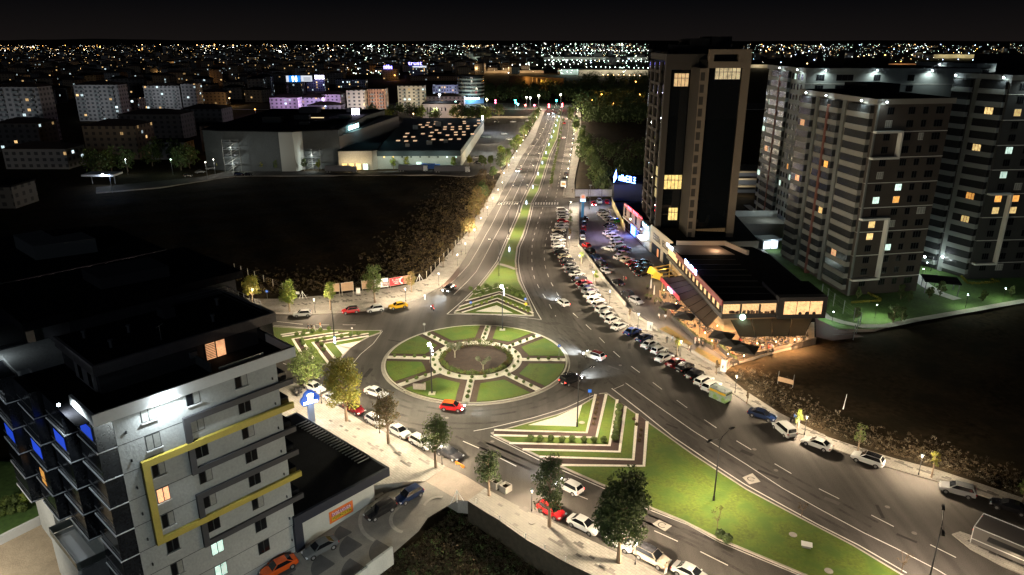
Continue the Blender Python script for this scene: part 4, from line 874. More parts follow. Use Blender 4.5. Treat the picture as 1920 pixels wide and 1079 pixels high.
for i in range(16):
    x, y = [(500,600),(560,650),(620,590),(690,640),(740,560),(800,600),(640,700),(880,560),(1090,590),(1150,620),(1210,650),(1260,670),(1130,660),(1190,690),(1290,700),(1000,575)][i]
    bush((820+x/8,470+y/8), .55, f"leafy shrub in the dim upper part of the top chevron island, {ORD[i]} of these", 'leafy shrubs in the upper top island', .2, 'green', seed=i)
k = 0
for j, a in enumerate(ANG):
    for r_ in (9.9,11.9,13.9,15.9):
        p = pol(r_+(j % 2)*.4, a+((j*7+k*3) % 3-1)*.6); k += 1
        bush(None, .27+.05*((j+k) % 3), f"small round shrub, {ORD[j]} pebble spoke counterclockwise from the right, {ORD[int(r_//2)-4]} outward", 'shrubs on the pebble spokes', .29, 'ball' if (j+k) % 2 else 'green', world=tuple(p), seed=k)
for j in range(22):
    p = pol(8.4, j*16.4+5); bush(None, .25+.04*(j % 3), f"small round shrub on the pebble ring, {ORD[j]} counterclockwise from the right", 'shrubs on the pebble ring', .28, 'green', world=tuple(p), seed=j)
# hedge ring and olive trees in the middle
rnd = random.Random(21); mb = MB()
for i in range(130):
    a = i*360/130+rnd.uniform(-1,1); r_ = 6.75+rnd.uniform(-.3,.3); h = rnd.uniform(.35,.55)+(.45 if 55 < a < 115 else 0)
    p = pol(r_, a); leaves(mb, (p.x,p.y,.3+h*.7), h*1.05, 46, rnd, .2, 1, 0 if rnd.random() < .6 else 1, .2)
tag(mb.build('hedge', [LF['green'], LF['brown']]), 'ragged ring hedge round the brown soil in the middle of the roundabout', 'hedge')
def olive(px, h, lab, seed, n=5):
    rnd = random.Random(seed); tk = MB(); cw = MB(); x, y = G(px[0], px[1], .3); c0 = Vector((0,0,h*.35)); tk.tube((0,0,-.05), c0, .16, .12, 7)
    for i in range(n):
        a = i*6.28/n+rnd.uniform(-.3,.3); e_ = c0+Vector((math.cos(a)*h*.34, math.sin(a)*h*.30, h*rnd.uniform(.25,.55))); tk.tube(c0, e_, .09, .04, 5); leaves(cw, e_, h*.15, 260, rnd, .14, .8, shell=.3)
    t = thing('olive_tree', lab, 'tree', (x,y,.3)); tk.build('trunk', mat('pale_bark', (.30,.27,.20), .9, noise=(3,.3)), t); cw.build('crown', LF['olive'], t)
olive((906,697), 3.2, 'small cloud-pruned olive tree at the right middle of the roundabout soil', 5, 5)
olive((853,671), 3.4, 'wider cloud-pruned olive tree at the left of the roundabout soil', 6, 7)
# bare little trees on lawns
def bare(px, h, lab, seed):
    rnd = random.Random(seed); tk = MB(); x, y = G(px[0], px[1], .15); tk.tube((0,0,-.1),(0,0,h*.5),.05,.035,5)
    cw = MB()
    for i in range(9):
        a = rnd.uniform(0,6.28); e_ = Vector((math.cos(a)*h*.25, math.sin(a)*h*.25, h*rnd.uniform(.65,1))); tk.tube((0,0,h*.45), e_, .025, .01, 4); leaves(cw, e_, .25, 14, rnd, .12, 1, shell=.1)
    t = thing('bare_tree', lab, 'tree', (x,y,.15), 0, 'small bare trees on the lawns'); tk.build('trunk', m_bark, t); cw.build('crown', LF['dry'], t)
bare((1344,998), 3.4, 'small half-bare tree on the big lower lawn below the tall lamp', 1); bare((1503,968), 1.9, 'tiny bare tree leaning at the big lawn edge', 2); bare((1690,1074), 2.8, 'small bare tree at the bottom tip of the big lawn', 3); bare((967,512),2.2,'small bare tree on the median before the top island',4)
for i,(x,y) in enumerate([(530,655),(500,640),(1350,1010),(1362,1018),(508,648)]): bush((x,y), .7, f"loose dark shrub at a lawn kerb, {ORD[i]} of five", 'loose dark shrubs at lawn kerbs', .2, 'dark', seed=i)
# estate planting
for i,(x,y,h) in enumerate([(1674,606,4.2),(1606,596,2.6),(1608,560,2.6),(1688,562,3.6),(1704,566,2.6),(1742,560,2.8),(1762,556,3.6),(1842,565,2.6),(1896,556,2.6),(1690,603,3.2)]):
    tree((x,y),'dark',h,h*.32,f"small dark conifer beside the curved estate path, {ORD[i]} of the scattered conifers",80+i%2,500,.3,.15,'conifers beside the estate path',z=.1,name='conifer')
for i,(x,y) in enumerate([(1455,408),(1440,400),(1450,425)]): tree((x,y),'lime' if i==0 else 'green',5,1.4,['lime-leaved tree by the glazed kiosk','green tree left of the lime one by the kiosk','green tree just above the glazed kiosk'][i],84,500,.35,.4,z=.1)
m_hy = LF['lime']
for pts, lab in (([(1620,549),(1636,557),(1650,563),(1648,567),(1620,568),(1595,570)],'yellow low hedge in a hook on the middle tower lawn'),([(1800,518),(1812,532),(1822,534),(1860,532),(1872,530),(1855,525)],'long yellow low hedge below the right tower')):
    rr = random.Random(4); mb = MB()
    for a, b_ in zip(pts, pts[1:]):
        A_, B_ = Vector(G(*a,.1)), Vector(G(*b_,.1)); n = max(2, int((B_-A_).length/.35))
        for i in range(n): p = A_.lerp(B_, i/n); leaves(mb, (p.x,p.y,.4), .4, 22, rr, .22, .8, shell=.2)
    tag(mb.build('hedge', LF['yellow']), lab, 'hedge')
# far parking trees
for i,(x,y) in enumerate([(454,316),(494,321),(518,322),(571,321),(597,322),(410,318),(438,318),(709,315),(738,318),(763,317),(794,313),(823,315),(850,318),(880,313),(908,315),(681,316),(655,315)]):
    tree((x,y),['lime','yellow','green','dark'][i%4],6,1.6,f"slim young tree before the market walls, {ORD[i]} of its line",90+i%3,300,.5,.3,'young trees before the market walls',z=-.1)
for i in range(16):
    rr = random.Random(i); x = 690+i*16+rr.uniform(-6,6); y = 226+rr.uniform(-4,6) if i > 9 else 222+rr.uniform(-6,4)
    tree((x,y),['green','dark','lime','dark'][i%4],rr.uniform(7,13),rr.uniform(4,7),f"leafy street tree beyond the market roof, {ORD[i]} from the left",95+i%3,420,1.1,.25,'street trees beyond the market roof',z=-.1)
for i,(x,y) in enumerate([(340,320),(356,316),(330,305),(210,322),(190,332),(175,325),(240,322),(300,300),(286,312)]): tree((x,y),'green' if i%2 else 'dark',11,5,f"dark rounded tree among the left houses, {ORD[i]} of these",98,450,1.0,.2,'trees among the left houses',z=-.2)
# scrub fields
def near_line(pts, d0, d1, zf=0.0, far=.05):
    P = [Vector(G(*p, zf)) for p in pts]
    def f(x, y):
        q = Vector((x, y)); best = 1e9
        for a, b_ in zip(P, P[1:]):
            t = max(0, min(1, (q-a).dot(b_-a)/(b_-a).length_squared)); best = min(best, (q-a.lerp(b_, t)).length)
        return far+(1-far)*(1-ss(d0, d1, best))
    return f
def scrub(name, lab, polyg, n, seed, hmin, hmax, mats, zf=-.3, dens=None):
    rnd = random.Random(seed); mb = MB(); P = [G(*p, zf) for p in polyg]
    xs = [p[0] for p in P]; ys = [p[1] for p in P]; k = 0
    def inside(x, y):
        c = False; j = len(P)-1
        for i in range(len(P)):
            if (P[i][1] > y) != (P[j][1] > y) and x < (P[j][0]-P[i][0])*(y-P[i][1])/(P[j][1]-P[i][1])+P[i][0]: c = not c
            j = i
        return c
    tries = 0
    while k < n and tries < n*30:
        tries += 1; x = rnd.uniform(min(xs), max(xs)); y = rnd.uniform(min(ys), max(ys))
        if not inside(x, y): continue
        if dens and rnd.random() > dens(x, y): continue
        h = rnd.uniform(hmin, hmax)*(2.2 if rnd.random() < .08 else 1); z = zf if not callable(zf) else zf(x, y); m = rnd.randrange(len(mats))
        leaves(mb, (x,y,z+h*.45), h*.8, 16, rnd, h*.34, .75, m, .1); k += 1
    o = mb.build(name, mats); o['kind'] = 'stuff'; o['label'] = lab; return o
scrub('scrub', 'dry scrub on the dark field left of the avenue', [(140,345),(420,340),(880,335),(935,340),(905,390),(885,425),(850,462),(815,498),(790,524),(730,538),(600,548),(470,552),(400,490),(300,440),(180,395)], 5200, 5, .2, .62, [LF['straw'],LF['dry'],LF['dry'],LF['brown'],LF['straw']], -.3, dens=near_line(OL[2:22], 3, 30, far=.0))
scrub('scrub', 'dry scrub and litter on the dark slope right of the lower road', [(1365,700),(1530,650),(1700,640),(1920,620),(1960,960),(1850,905),(1753,876),(1627,840),(1515,797),(1430,752)], 2600, 6, .12, .38, [LF['straw'],LF['straw'],LF['dry'],LF['straw'],LF['straw'],LF['straw'],mat('litter_pale', (.22,.19,.14), .8)], -.3, dens=near_line(OR2[7:], 1, 11, far=.0))
scrub('scrub', 'weeds on the sunken plot below the lower pavement', [(885,955),(935,985),(985,1020),(1060,1063),(1130,1100),(1180,1150),(640,1150),(690,1090),(800,1000),(850,960)], 4200, 7, .12, .42, [LF['straw'],LF['straw'],LF['dry'],LF['dark']], -3.2)
# ================================================================ people
m_skin = mat('skin', (.42,.26,.18), .6); m_hair = mat('hair', (.02,.015,.012), .8)
def body_mesh(pose, top, pants, key):
    """one continuous skinned figure, coloured by region"""
    if key in _mesh_cache: return _mesh_cache[key]
    J = {'pel':(0,0,.95),'wst':(0,0,1.12),'chs':(0,0,1.38),'nck':(0,0,1.52),'hd1':(.01,0,1.62),'hd2':(.02,0,1.74)}
    for s, n in ((1,'l'),(-1,'r')):
        J['sh'+n] = (0,.19*s,1.44); J['el'+n] = (-.03,.25*s,1.16); J['wr'+n] = (.06,.27*s,.92); J['ha'+n] = (.09,.27*s,.82)
        J['hp'+n] = (0,.10*s,.90); J['kn'+n] = (.02,.11*s,.50); J['an'+n] = (-.02,.11*s,.09); J['to'+n] = (.14,.12*s,.04)
    if pose == 'walk':
        J['knl'] = (.16,.10,.52); J['anl'] = (.22,.10,.10); J['tol'] = (.38,.11,.06); J['knr'] = (-.05,-.10,.50); J['anr'] = (-.30,-.10,.14); J['tor'] = (-.17,-.11,.04)
        J['ell'] = (-.14,.24,1.18); J['wrl'] = (-.12,.25,.95); J['hal'] = (-.09,.25,.86); J['elr'] = (.08,-.24,1.17); J['wrr'] = (.22,-.22,1.0); J['har'] = (.30,-.21,.96)
    if pose == 'sit':
        for k_ in list(J):
            x, y, z = J[k_]
            if k_[:2] not in ('kn','an','to','hp'): J[k_] = (x, y, z-.45)
        for s, n in ((1,'l'),(-1,'r')):
            J['hp'+n] = (.02,.11*s,.48); J['kn'+n] = (.45,.13*s,.50); J['an'+n] = (.42,.13*s,.09); J['to'+n] = (.58,.14*s,.04); J['el'+n] = (.05,.26*s,.72); J['wr'+n] = (.30,.18*s,.76); J['ha'+n] = (.39,.15*s,.77)
    Rr = {'pel':.16,'wst':.14,'chs':.17,'nck':.065,'hd1':.10,'hd2':.09,'sh':.085,'el':.055,'wr':.035,'ha':.045,'hp':.115,'kn':.075,'an':.05,'to':.045}
    names = list(J); idx = {n: i for i, n in enumerate(names)}
    E_ = [('pel','wst'),('wst','chs'),('chs','nck'),('nck','hd1'),('hd1','hd2')]
    for n in 'lr': E_ += [('chs','sh'+n),('sh'+n,'el'+n),('el'+n,'wr'+n),('wr'+n,'ha'+n),('pel','hp'+n),('hp'+n,'kn'+n),('kn'+n,'an'+n),('an'+n,'to'+n)]
    me = bpy.data.meshes.new('b'); me.from_pydata([J[n] for n in names], [(idx[a], idx[b]) for a, b in E_], [])
    o = bpy.data.objects.new('b', me); COL.objects.link(o); md = o.modifiers.new('s', 'SKIN'); 
    for i, n in enumerate(names):
        r = Rr.get(n, Rr.get(n[:2], .06)); v = me.skin_vertices[0].data[i]; v.radius = (r, r*(.75 if n in ('chs','wst') else 1)); v.use_root = (n == 'pel')
    sd = o.modifiers.new('d', 'SUBSURF'); sd.levels = 1; sd.render_levels = 1
    out = bpy.data.meshes.new_from_object(o.evaluated_get(bpy.context.evaluated_depsgraph_get())); bpy.data.objects.remove(o)
    out.materials.clear()
    for m in (top, pants, m_skin, m_hair, m_black): out.materials.append(m)
    dz = -.45 if pose == 'sit' else 0
    for p in out.polygons:
        c = p.center; z = c.z-dz
        if pose == 'sit' and c.z < .56: m = 1 if c.z > .12 else 4
        elif z > 1.68 or (z > 1.6 and c.x < -.01): m = 3
        elif z > 1.5: m = 2
        elif abs(c.y) > .17 and z < 1.12 and pose != 'sit': m = 2
        elif pose == 'sit' and c.x > .2: m = 2
        elif z > .98: m = 0
        elif z > .1: m = 1
        else: m = 4
        p.material_index = m; p.use_smooth = True
    _mesh_cache[key] = out; return out
CLOTH = {'white':(.7,.7,.68),'black':(.02,.02,.022),'orange':(.6,.2,.06),'blue':(.06,.12,.35),'grey':(.2,.2,.21),'beige':(.45,.38,.28),'navy':(.02,.03,.07),'red':(.45,.03,.03),'denim':(.06,.09,.17),'pale blue':(.4,.5,.65),'green':(.08,.2,.08),'pink':(.6,.3,.3)}
def cl(c): return mat('cloth_'+c.replace(' ','_'), CLOTH[c], .85)
def person(px, pose, top, pants, hd, label, z=.14, group=None, world=None, s=1.0):
    me = body_mesh(pose, cl(top), cl(pants), ('p', pose, top, pants)); x, y = world if world else G(px[0], px[1], z)
    o = inst('person', me, None, (x,y,z), R(hd)); o.scale = (s*1.0,)*3; return tag(o, label, 'person', group)
PP = [((1248,1077),'stand','beige','white',120,'person in pale clothes standing in front of the beige suv',.14),
((865,480),'stand','black','black',80,'person in black standing at the left avenue kerb below a post lamp',.14),
((579,621),'stand','navy','navy',200,'person in dark clothes standing left at the west island kerb',.15),((585,622),'walk','black','black',20,'crouched person in black between two others at the west island kerb',.15),
((590,623),'walk','white','white',20,'person in white striding on the west island',.15),((601,618),'walk','orange','white',0,'person in an orange top by the round bush on the west island',.15),
((1250,645),'stand','black','black',100,'person in dark clothes on the right pavement left of a person in pale blue',.14),((1260,644),'walk','pale blue','grey',120,'person in pale blue top walking on the right pavement',.14),
((1292,662),'walk','white','black',140,'person in black trousers and white cap walking past the low wall',.14),((1235,601),'stand','white','black',30,'person in a white shirt standing by the dark terrace planter',0),
((1247,603),'walk','pale blue','black',60,'person in a light blue shirt beside the terrace planter',0),((1303,646),'stand','pink','white',10,'person in a pink top by the terrace steps',0),((1310,648),'stand','white','black',190,'person in white talking beside the person in pink',0),((1317,650),'stand','black','black',180,'person in black at the terrace steps',0),
((1106,506),'stand','black','black',0,'person in black on the right pavement, left of two by the long wall',.14),((1110,506),'walk','grey','black',0,'person in grey on the right pavement, right of two by the long wall',.14),
((1066,387),'walk','black','black',80,'person in black walking by the car park entrance',.14),((1073,362),'stand','black','black',0,'person in black beside the white box lorry',.14),
((1169,530),'stand','black','black',180,'person in black in the car park next to a parked sedan',0),((1173,530),'walk','red','black',180,'person in a red top in the car park',0),
((797,564),'stand','white','white',250,'person in white standing at the kerb right of the yellow taxi',.14),
((1489,793),'stand','blue','black',200,'person in blue standing highest in the group by the white minivan',.14),((1482,797),'stand','black','black',30,'person in black at the left of the group by the white minivan',.14),((1493,800),'walk','white','black',90,'person in a white t-shirt in the group by the white minivan',.14),((1498,799),'stand','navy','denim',150,'person in jeans at the right of the group by the white minivan',.14),
((1862,1020),'stand','white','beige',20,'person in white at the front of the black food trailer',.13),((1868,1024),'stand','black','black',60,'person in black beneath the trailer awning',.13),((1872,1030),'stand','pale blue','beige',90,'person in pale blue at the food trailer counter',.13),((1894,1031),'stand','orange','black',100,'person in an orange top right of the food trailer counter',.13)]
for p in PP: person(p[0], p[1], p[2], p[3], p[4], p[5], p[6])
# motorcyclist
t = thing('motorcycle', 'motorcycle with tail lamp lit riding into the roundabout from the top left', 'motorcycle', (*G(811,583),0), R(118))
for x_ in (-.65,.65):
    mb = MB(); mb.tube((x_,-.06,.31),(x_,.06,.31),.31,n=14); mb.build('wheel', m_tyre, t)
mb = MB(); mb.box((-.45,-.14,.45),(.35,.14,.72)); mb.box((-.75,-.12,.75),(0,.12,.88)); mb.tube((.65,0,.31),(.35,0,1.0),.035,.03); mb.build('body', m_black, t)
mb = MB(); mb.tube((.38,-.35,1.02),(.38,.35,1.02),.025); mb.build('handlebar', m_grey, t)
mb = MB(); mb.ball((-.8,0,.78),.09,8,5); mb.build('tail_light', m_tailon, t)
mb = MB(); mb.ball((.62,0,.85),.1,8,5); mb.build('headlight', m_headon, t); light('SPOT',(.75,0,.85),1500,(.85,.93,1),.05,(1,0,-.1),60,.9,parent=t)
person(None,'sit','red','black',118,'rider in a reddish jacket sitting on the motorcycle',.40,world=(G(811,583)[0]+.05,G(811,583)[1]-.1))
# scooters by the sign and the terrace
for i,(x,y) in enumerate([(559,735),(566,732),(563,741),(1372,684),(1380,683)]):
    t = thing('scooter', ['dark scooter parked leftmost behind the blue sign','dark scooter parked closest to the green tree behind the blue sign','dark scooter parked lowest behind the blue sign','black scooter at the pointed end of the lit terrace','black scooter right of another at the pointed terrace end'][i], 'scooter', (*G(x,y,.14),.14), R(40+i*20), 'parked scooters')
    for x_ in (-.55,.55): mb = MB(); mb.tube((x_,-.05,.24),(x_,.05,.24),.24,n=12); mb.build('wheel', m_tyre, t)
    mb = MB(); mb.box((-.6,-.15,.4),(.0,.15,.78)); mb.box((0,-.16,.28),(.4,.16,.36)); mb.tube((.55,0,.24),(.38,0,1.0),.05,.04); mb.build('body', m_black, t)
    mb = MB(); mb.tube((.38,-.3,1.02),(.38,.3,1.02),.022); mb.build('handlebar', m_grey, t)
# ================================================================ signs and street furniture
def road_sign(px, label, colr, zt=2.1, shape='disc', z=.2, hd=0, r=.3):
    t = thing('road_sign', label, 'road sign', (*G(px[0],px[1],z),z), R(hd))
    mb = MB(); mb.tube((0,0,0),(0,0,zt),.03,.03,6); mb.build('post', m_grey, t)
    mb = MB()
    if shape == 'disc': mb.tube((0,-.02,zt),(0,-.05,zt),r,r,18)
    else: mb.box((-r,-.05,zt-r),(r,-.02,zt+r))
    mb.build('face', colr, t)
    if shape == 'disc':
        mb = MB(); mb.tube((-.14,-.07,zt-.02),(.14,-.07,zt-.02),.035,.035,5); mb.tube((.02,-.07,zt+.12),(.15,-.07,zt-.02),.03,.03,5); mb.build('arrow', m_white, t)
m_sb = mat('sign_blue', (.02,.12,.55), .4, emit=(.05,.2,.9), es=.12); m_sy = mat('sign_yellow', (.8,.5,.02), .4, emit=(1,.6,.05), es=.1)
road_sign((1048,669),'round blue arrow sign at the right edge of the roundabout lawn',m_sb,2.3,z=.3)
road_sign((883,583),'round blue sign at the lower left of the top chevron island',m_sb,2.0)
road_sign((985,577),'round blue sign at the right side of the top chevron island',m_sb,2.1)
road_sign((986,579),'yellow square chevron sign under the round blue sign',m_sy,1.1,'sq')
road_sign((1105,755),'blue sign at the pointed tip of the right chevron island',m_sb,2.2,'sq')
road_sign((796,624),'pale round sign seen from behind at the upper left roundabout edge',mat('sign_back', (.35,.35,.34), .5, .3),1.9,z=.2)
road_sign((502,563),'round blue sign by the fence end right of the black roof',m_sb,2.2)
road_sign((661,630),'white upright sign on the left chevron island tip',m_white,1.7,'sq',r=.17)
t = thing('monument_sign', 'pale concrete block sign on the lower left roundabout lawn', 'sign', (*G(785,731,.3),.3), R(-5))
mb = MB(); mb.box((-1.0,-.12,0),(1.0,.12,1.15)); mb.build('slab', m_conc, t); mb = MB(); mb.box((1.0,-.2,0),(1.3,.25,1.35)); mb.build('pillar', m_kerb, t)
tag(slab('manhole', [(759+2.6*math.cos(a*.7),733+1.4*math.sin(a*.7)) for a in range(9)], .34, MATS['pale_kerb']), 'pale round cover beside the block sign')
for i,(x,y,rx) in enumerate([(1487,1003,.5),(1554,1071,.5),(1091,793,.5),(997,980,.42)]):
    mb = MB(); c = G(x,y,.2); mb.tube((0,0,-.1),(0,0,.04),rx,rx,16); o = mb.build('manhole_cover', m_conc, None, (*c,.17)); tag(o, ['round pale cover on the big lower lawn above the boxy bench','round pale cover near the bottom of the big lawn','round pale stone beside the white triangle on the right island','round cover in the lower pavement paving'][i], 'manhole cover')
t = thing('utility_hatch', 'pale rectangular utility box lid on the big lower lawn', 'utility box', (*G(1512,1026,.15),.15), R(-20))
mb = MB(); mb.box((-.5,-.35,0),(.5,.35,.35)); mb.build('box', m_grey, t); mb = MB(); mb.box((-.65,-.45,.35),(.65,.45,.45)); mb.build('lid', m_white, t)
for i,(x,y) in enumerate([(930,913),(948,921)]):
    t = thing('planter_box', ['open grey planter box nearest the small round tree','open grey planter box on the kerb, lower right of its twin'][i], 'planter', (*G(x,y,.1),.1), R(-43), 'grey planter boxes')
    mb = MB()
    for a in ((-.65,-.65,-.55,.65),(.55,-.65,.65,.65),(-.55,-.65,.55,-.55),(-.55,.55,.55,.65)): mb.box((a[0],a[1],0),(a[2],a[3],1.0))
    mb.build('walls', m_conc, t); mb = MB(); mb.box((-.54,-.54,.1),(.54,.54,.6)); mb.build('soil', m_soil, t)
t = thing('road_barrier', 'low orange reflective barrier pieces behind the last black sedan', 'barrier', (*G(862,874,.02),.02), R(-43))
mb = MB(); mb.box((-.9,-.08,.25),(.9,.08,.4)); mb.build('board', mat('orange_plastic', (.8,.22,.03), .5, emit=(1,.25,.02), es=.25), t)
[(mb := MB(), mb.box((x_-.25,-.12,0),(x_+.25,.12,.25)), mb.build('foot', MATS['orange_plastic'], t)) for x_ in (-.6,.6)]
def bb(px0, px1, h0, h1, face, label, group=None, txt=None, z=0.14):
    a, b_ = Vector(G(*px0,z)), Vector(G(*px1,z)); L_ = (b_-a).length; hd = math.atan2(b_.y-a.y, b_.x-a.x)
    t = thing('billboard', label, 'billboard', (a.x,a.y,z), hd, group)
    mb = MB(); mb.box((0,0,h0),(L_,.12,h1)); mb.build('frame', m_kerb, t)
    mb = MB(); mb.quad((.06,-.01,h0+.06),(L_-.06,-.01,h0+.06),(L_-.06,-.01,h1-.06),(.06,-.01,h1-.06)); mb.build('face', face, t)
    for x_ in (.15, L_-.15): mb = MB(); mb.tube((x_,.06,-.3),(x_,.06,h0),.06,.06,6); mb.build('leg', m_kerb, t)
    return t, L_
m_tan = mat('tan_board', (.30,.20,.12), .8, noise=(.8,.15))
bb((620,557),(638,556),1.2,3.3,m_tan,'plain tan billboard behind the small lime tree','tan billboards'); bb((641,556),(664,553),1.2,3.4,m_tan,'plain tan billboard right of the lime tree, seen whole','tan billboards')
bb((679,549),(700,547),.8,3.0,m_tan,'tan billboard mostly behind the tall green tree','tan billboards'); t,_ = bb((701,547),(729,544),.8,3.2,m_white,'white billboard between the green tree and the red billboard')
mb = MB(); mb.box((2.2,-.03,1.0),(3.9,-.015,2.2)); mb.build('picture', mat('poster_brown', (.2,.11,.09), .6, noise=(2,.5,(.35,.3,.3))), t)
t, L_ = bb((731,544),(771,537),.9,3.0,mat('poster_red', (.42,.012,.02), .6, emit=(.6,.02,.03), es=.05),'red billboard with white writing and a brown food picture')
mb = MB(); mb.quad((L_*.66,-.03,1.0),(L_-.1,-.03,1.0),(L_-.1,-.03,2.9),(L_*.62,-.03,2.9)); mb.build('picture', mat('poster_food', (.16,.09,.04), .6, noise=(2,.5,(.3,.2,.1))), t)
mb = MB(); pts = [(L_*.62+math.cos(R(a))*r_, -.05, 1.95+math.sin(R(a))*r_) for r_ in (.95,.65) for a in range(95,270,12)]; n = len(pts)//2; mb.add(pts, [(i,i+1,n+i+1,n+i) for i in range(n-1)]); mb.build('white_arc', m_white, t)
marks(10, .38, m_white, t, (L_*.33,-.04,2.4), 0, .02, L_*.42, 1, gap=(2,)); marks(16, .2, m_white, t, (L_*.33,-.04,1.9), 0, .02, L_*.36, 2); marks(5, .26, m_white, t, (L_*.33,-.04,1.45), 0, .02, L_*.2, 3)
t = thing('utility_cabinet', 'white utility cabinet between the billboards', 'cabinet', (*G(672,552,.14),.14)); mb = MB(); mb.box((-.45,-.3,0),(.45,.3,1.5)); mb.build('cabinet', m_white, t); mb = MB(); mb.box((-.55,-.4,0),(.55,.4,.25)); mb.build('plinth', m_conc, t)
t = thing('utility_cabinet', 'tall white cabinet at the corner of the dark terrace wall', 'cabinet', (*G(1356,697,.14),.14), R(-45)); mb = MB(); mb.box((-.5,-.25,0),(.5,.25,2.4)); mb.build('cabinet', m_white, t); mb = MB(); mb.box((-.15,-.28,.7),(.1,-.25,1.3)); mb.build('label_plate', m_black, t)
t = thing('info_board', 'white board standing by the low wall and the car park exit', 'sign', (*G(1218,620,.14),.14), R(-45)); mb = MB(); mb.box((-.7,-.1,0),(.7,.1,1.9)); mb.build('board', m_white, t); mb = MB(); mb.box((.1,-.13,.5),(.4,-.1,1.3)); mb.build('poster', m_grey, t)
def brace(px, lab):
    t = thing('brace_post', lab, 'fence post', (*G(px[0],px[1],.05),.05)); mb = MB(); mb.tube((0,0,0),(0,0,2.0),.07,.07,6); mb.build('post', m_white, t)
    for s in (-1,1): mb = MB(); mb.tube((0,0,1.9),(s*.9,s*.3,0),.05,.05,5); mb.build('strut', m_white, t)
brace((787,528),'white braced fence post at the right end of the red billboard'); brace((857,943),'white braced fence post at the top of the sunken plot'); brace((568,561),'white braced post near the lying sign on the north-west pavement')
def fence(pts, label, h=1.6, z=-.1, wire=True, gap=4.2, m=m_white):
    t = thing('fence', label, 'fence'); P = [Vector((*G(p[0],p[1],z),z)) for p in pts]
    if wire: mb = MB()
    for a, b_ in zip(P, P[1:]):
        n = max(1, round((b_-a).length/gap))
        for i in range(n): q = a.lerp(b_, i/n); pm = MB(); pm.box((q.x-.06,q.y-.06,z-.3),(q.x+.06,q.y+.06,z+h)); pm.build('fence_post', m, t)
        if wire:
            for k_ in (.3,.65,.95): mb.tube((a.x,a.y,z+h*k_),(b_.x,b_.y,z+h*k_),.012,.012,3,caps=False)
    if wire: mb.build('wire', m_grey, t)
m_post = mat('pale_post', (.5,.46,.38), .8)
fence([(440,505),(478,520),(530,543),(560,553)],'pale post and wire fence behind the yellow trees',m=m_post); fence([(800,520),(824,494),(848,468),(866,448),(882,428)],'pale post and wire fence behind the left avenue pavement',m=m_post)
fence([(893,952),(937,984),(985,1018),(1060,1062),(1112,1090)],'white post fence along the lower pavement edge',1.4,-.6,gap=3.8)
# low wall between pavement and car park
def wall(pts, h, w, mtl, label, z=.1, name='low_wall', zb=None):
    P = [Vector(G(p[0],p[1],z)) for p in pts]; mb = MB()
    L_, R_ = [], []
    for i, p in enumerate(P):
        d = (P[min(i+1,len(P)-1)]-P[max(i-1,0)]).normalized(); n = Vector((-d.y,d.x)); L_.append(p+n*w/2); R_.append(p-n*w/2)
    for i in range(len(P)-1): mb.prism([tuple(L_[i]),tuple(L_[i+1]),tuple(R_[i+1]),tuple(R_[i])], (zb if zb is not None else z-.4), z+h)
    return tag(mb.build(name, mtl), label, 'wall')
wall([(1085,385),(1085,463),(1106,490),(1140,537),(1173,575)],.9,.3,m_conc,'long pale low wall between the right pavement and the car park')
wall([(1190,590),(1202,600),(1232,619)],.5,.3,m_conc,'short low wall by the car park exit'); wall([(1231,620),(1256,634),(1289,653)],.6,.35,m_conc,'low planted wall beside the two walkers on the right pavement'); wall([(1297,661),(1325,679),(1352,694)],.6,.35,m_conc,'low wall running down to the tall white cabinet')
sheet('planting_bed', [(1234,618),(1290,650),(1300,646),(1250,612)], .02, LF['brown']); sheet('planting_bed', [(1300,660),(1352,690),(1362,680),(1308,652)], .02, LF['brown'])
wall([(1362,683),(1400,674),(1460,659),(1528,643)],1.1,.4,mat('dark_stone', (.10,.08,.065), .9, noise=(1,.3)),'dark retaining wall along the lit terrace edge',-.3,zb=-1.5)
t = thing('notice_board', 'small tan board on two posts on the dark slope', 'sign', (*G(1472,724,-.3),-.3), R(-35)); mb = MB(); mb.box((-1.4,-.06,.6),(1.4,.06,1.5)); mb.build('board', m_tan, t);
for s in (-1,1): mb = MB(); mb.tube((s*1.35,0,0),(s*1.35,0,2.6),.05,.05,5); mb.build('post', m_grey, t)
t = thing('tall_marker', 'thin white marker pole alone on the dark slope', 'pole', (*G(1581,768,-.3),-.3), 0); mb = MB(); mb.tube((0,0,0),(.2,0,2.9),.10,.03,6); mb.build('pole', m_white, t)
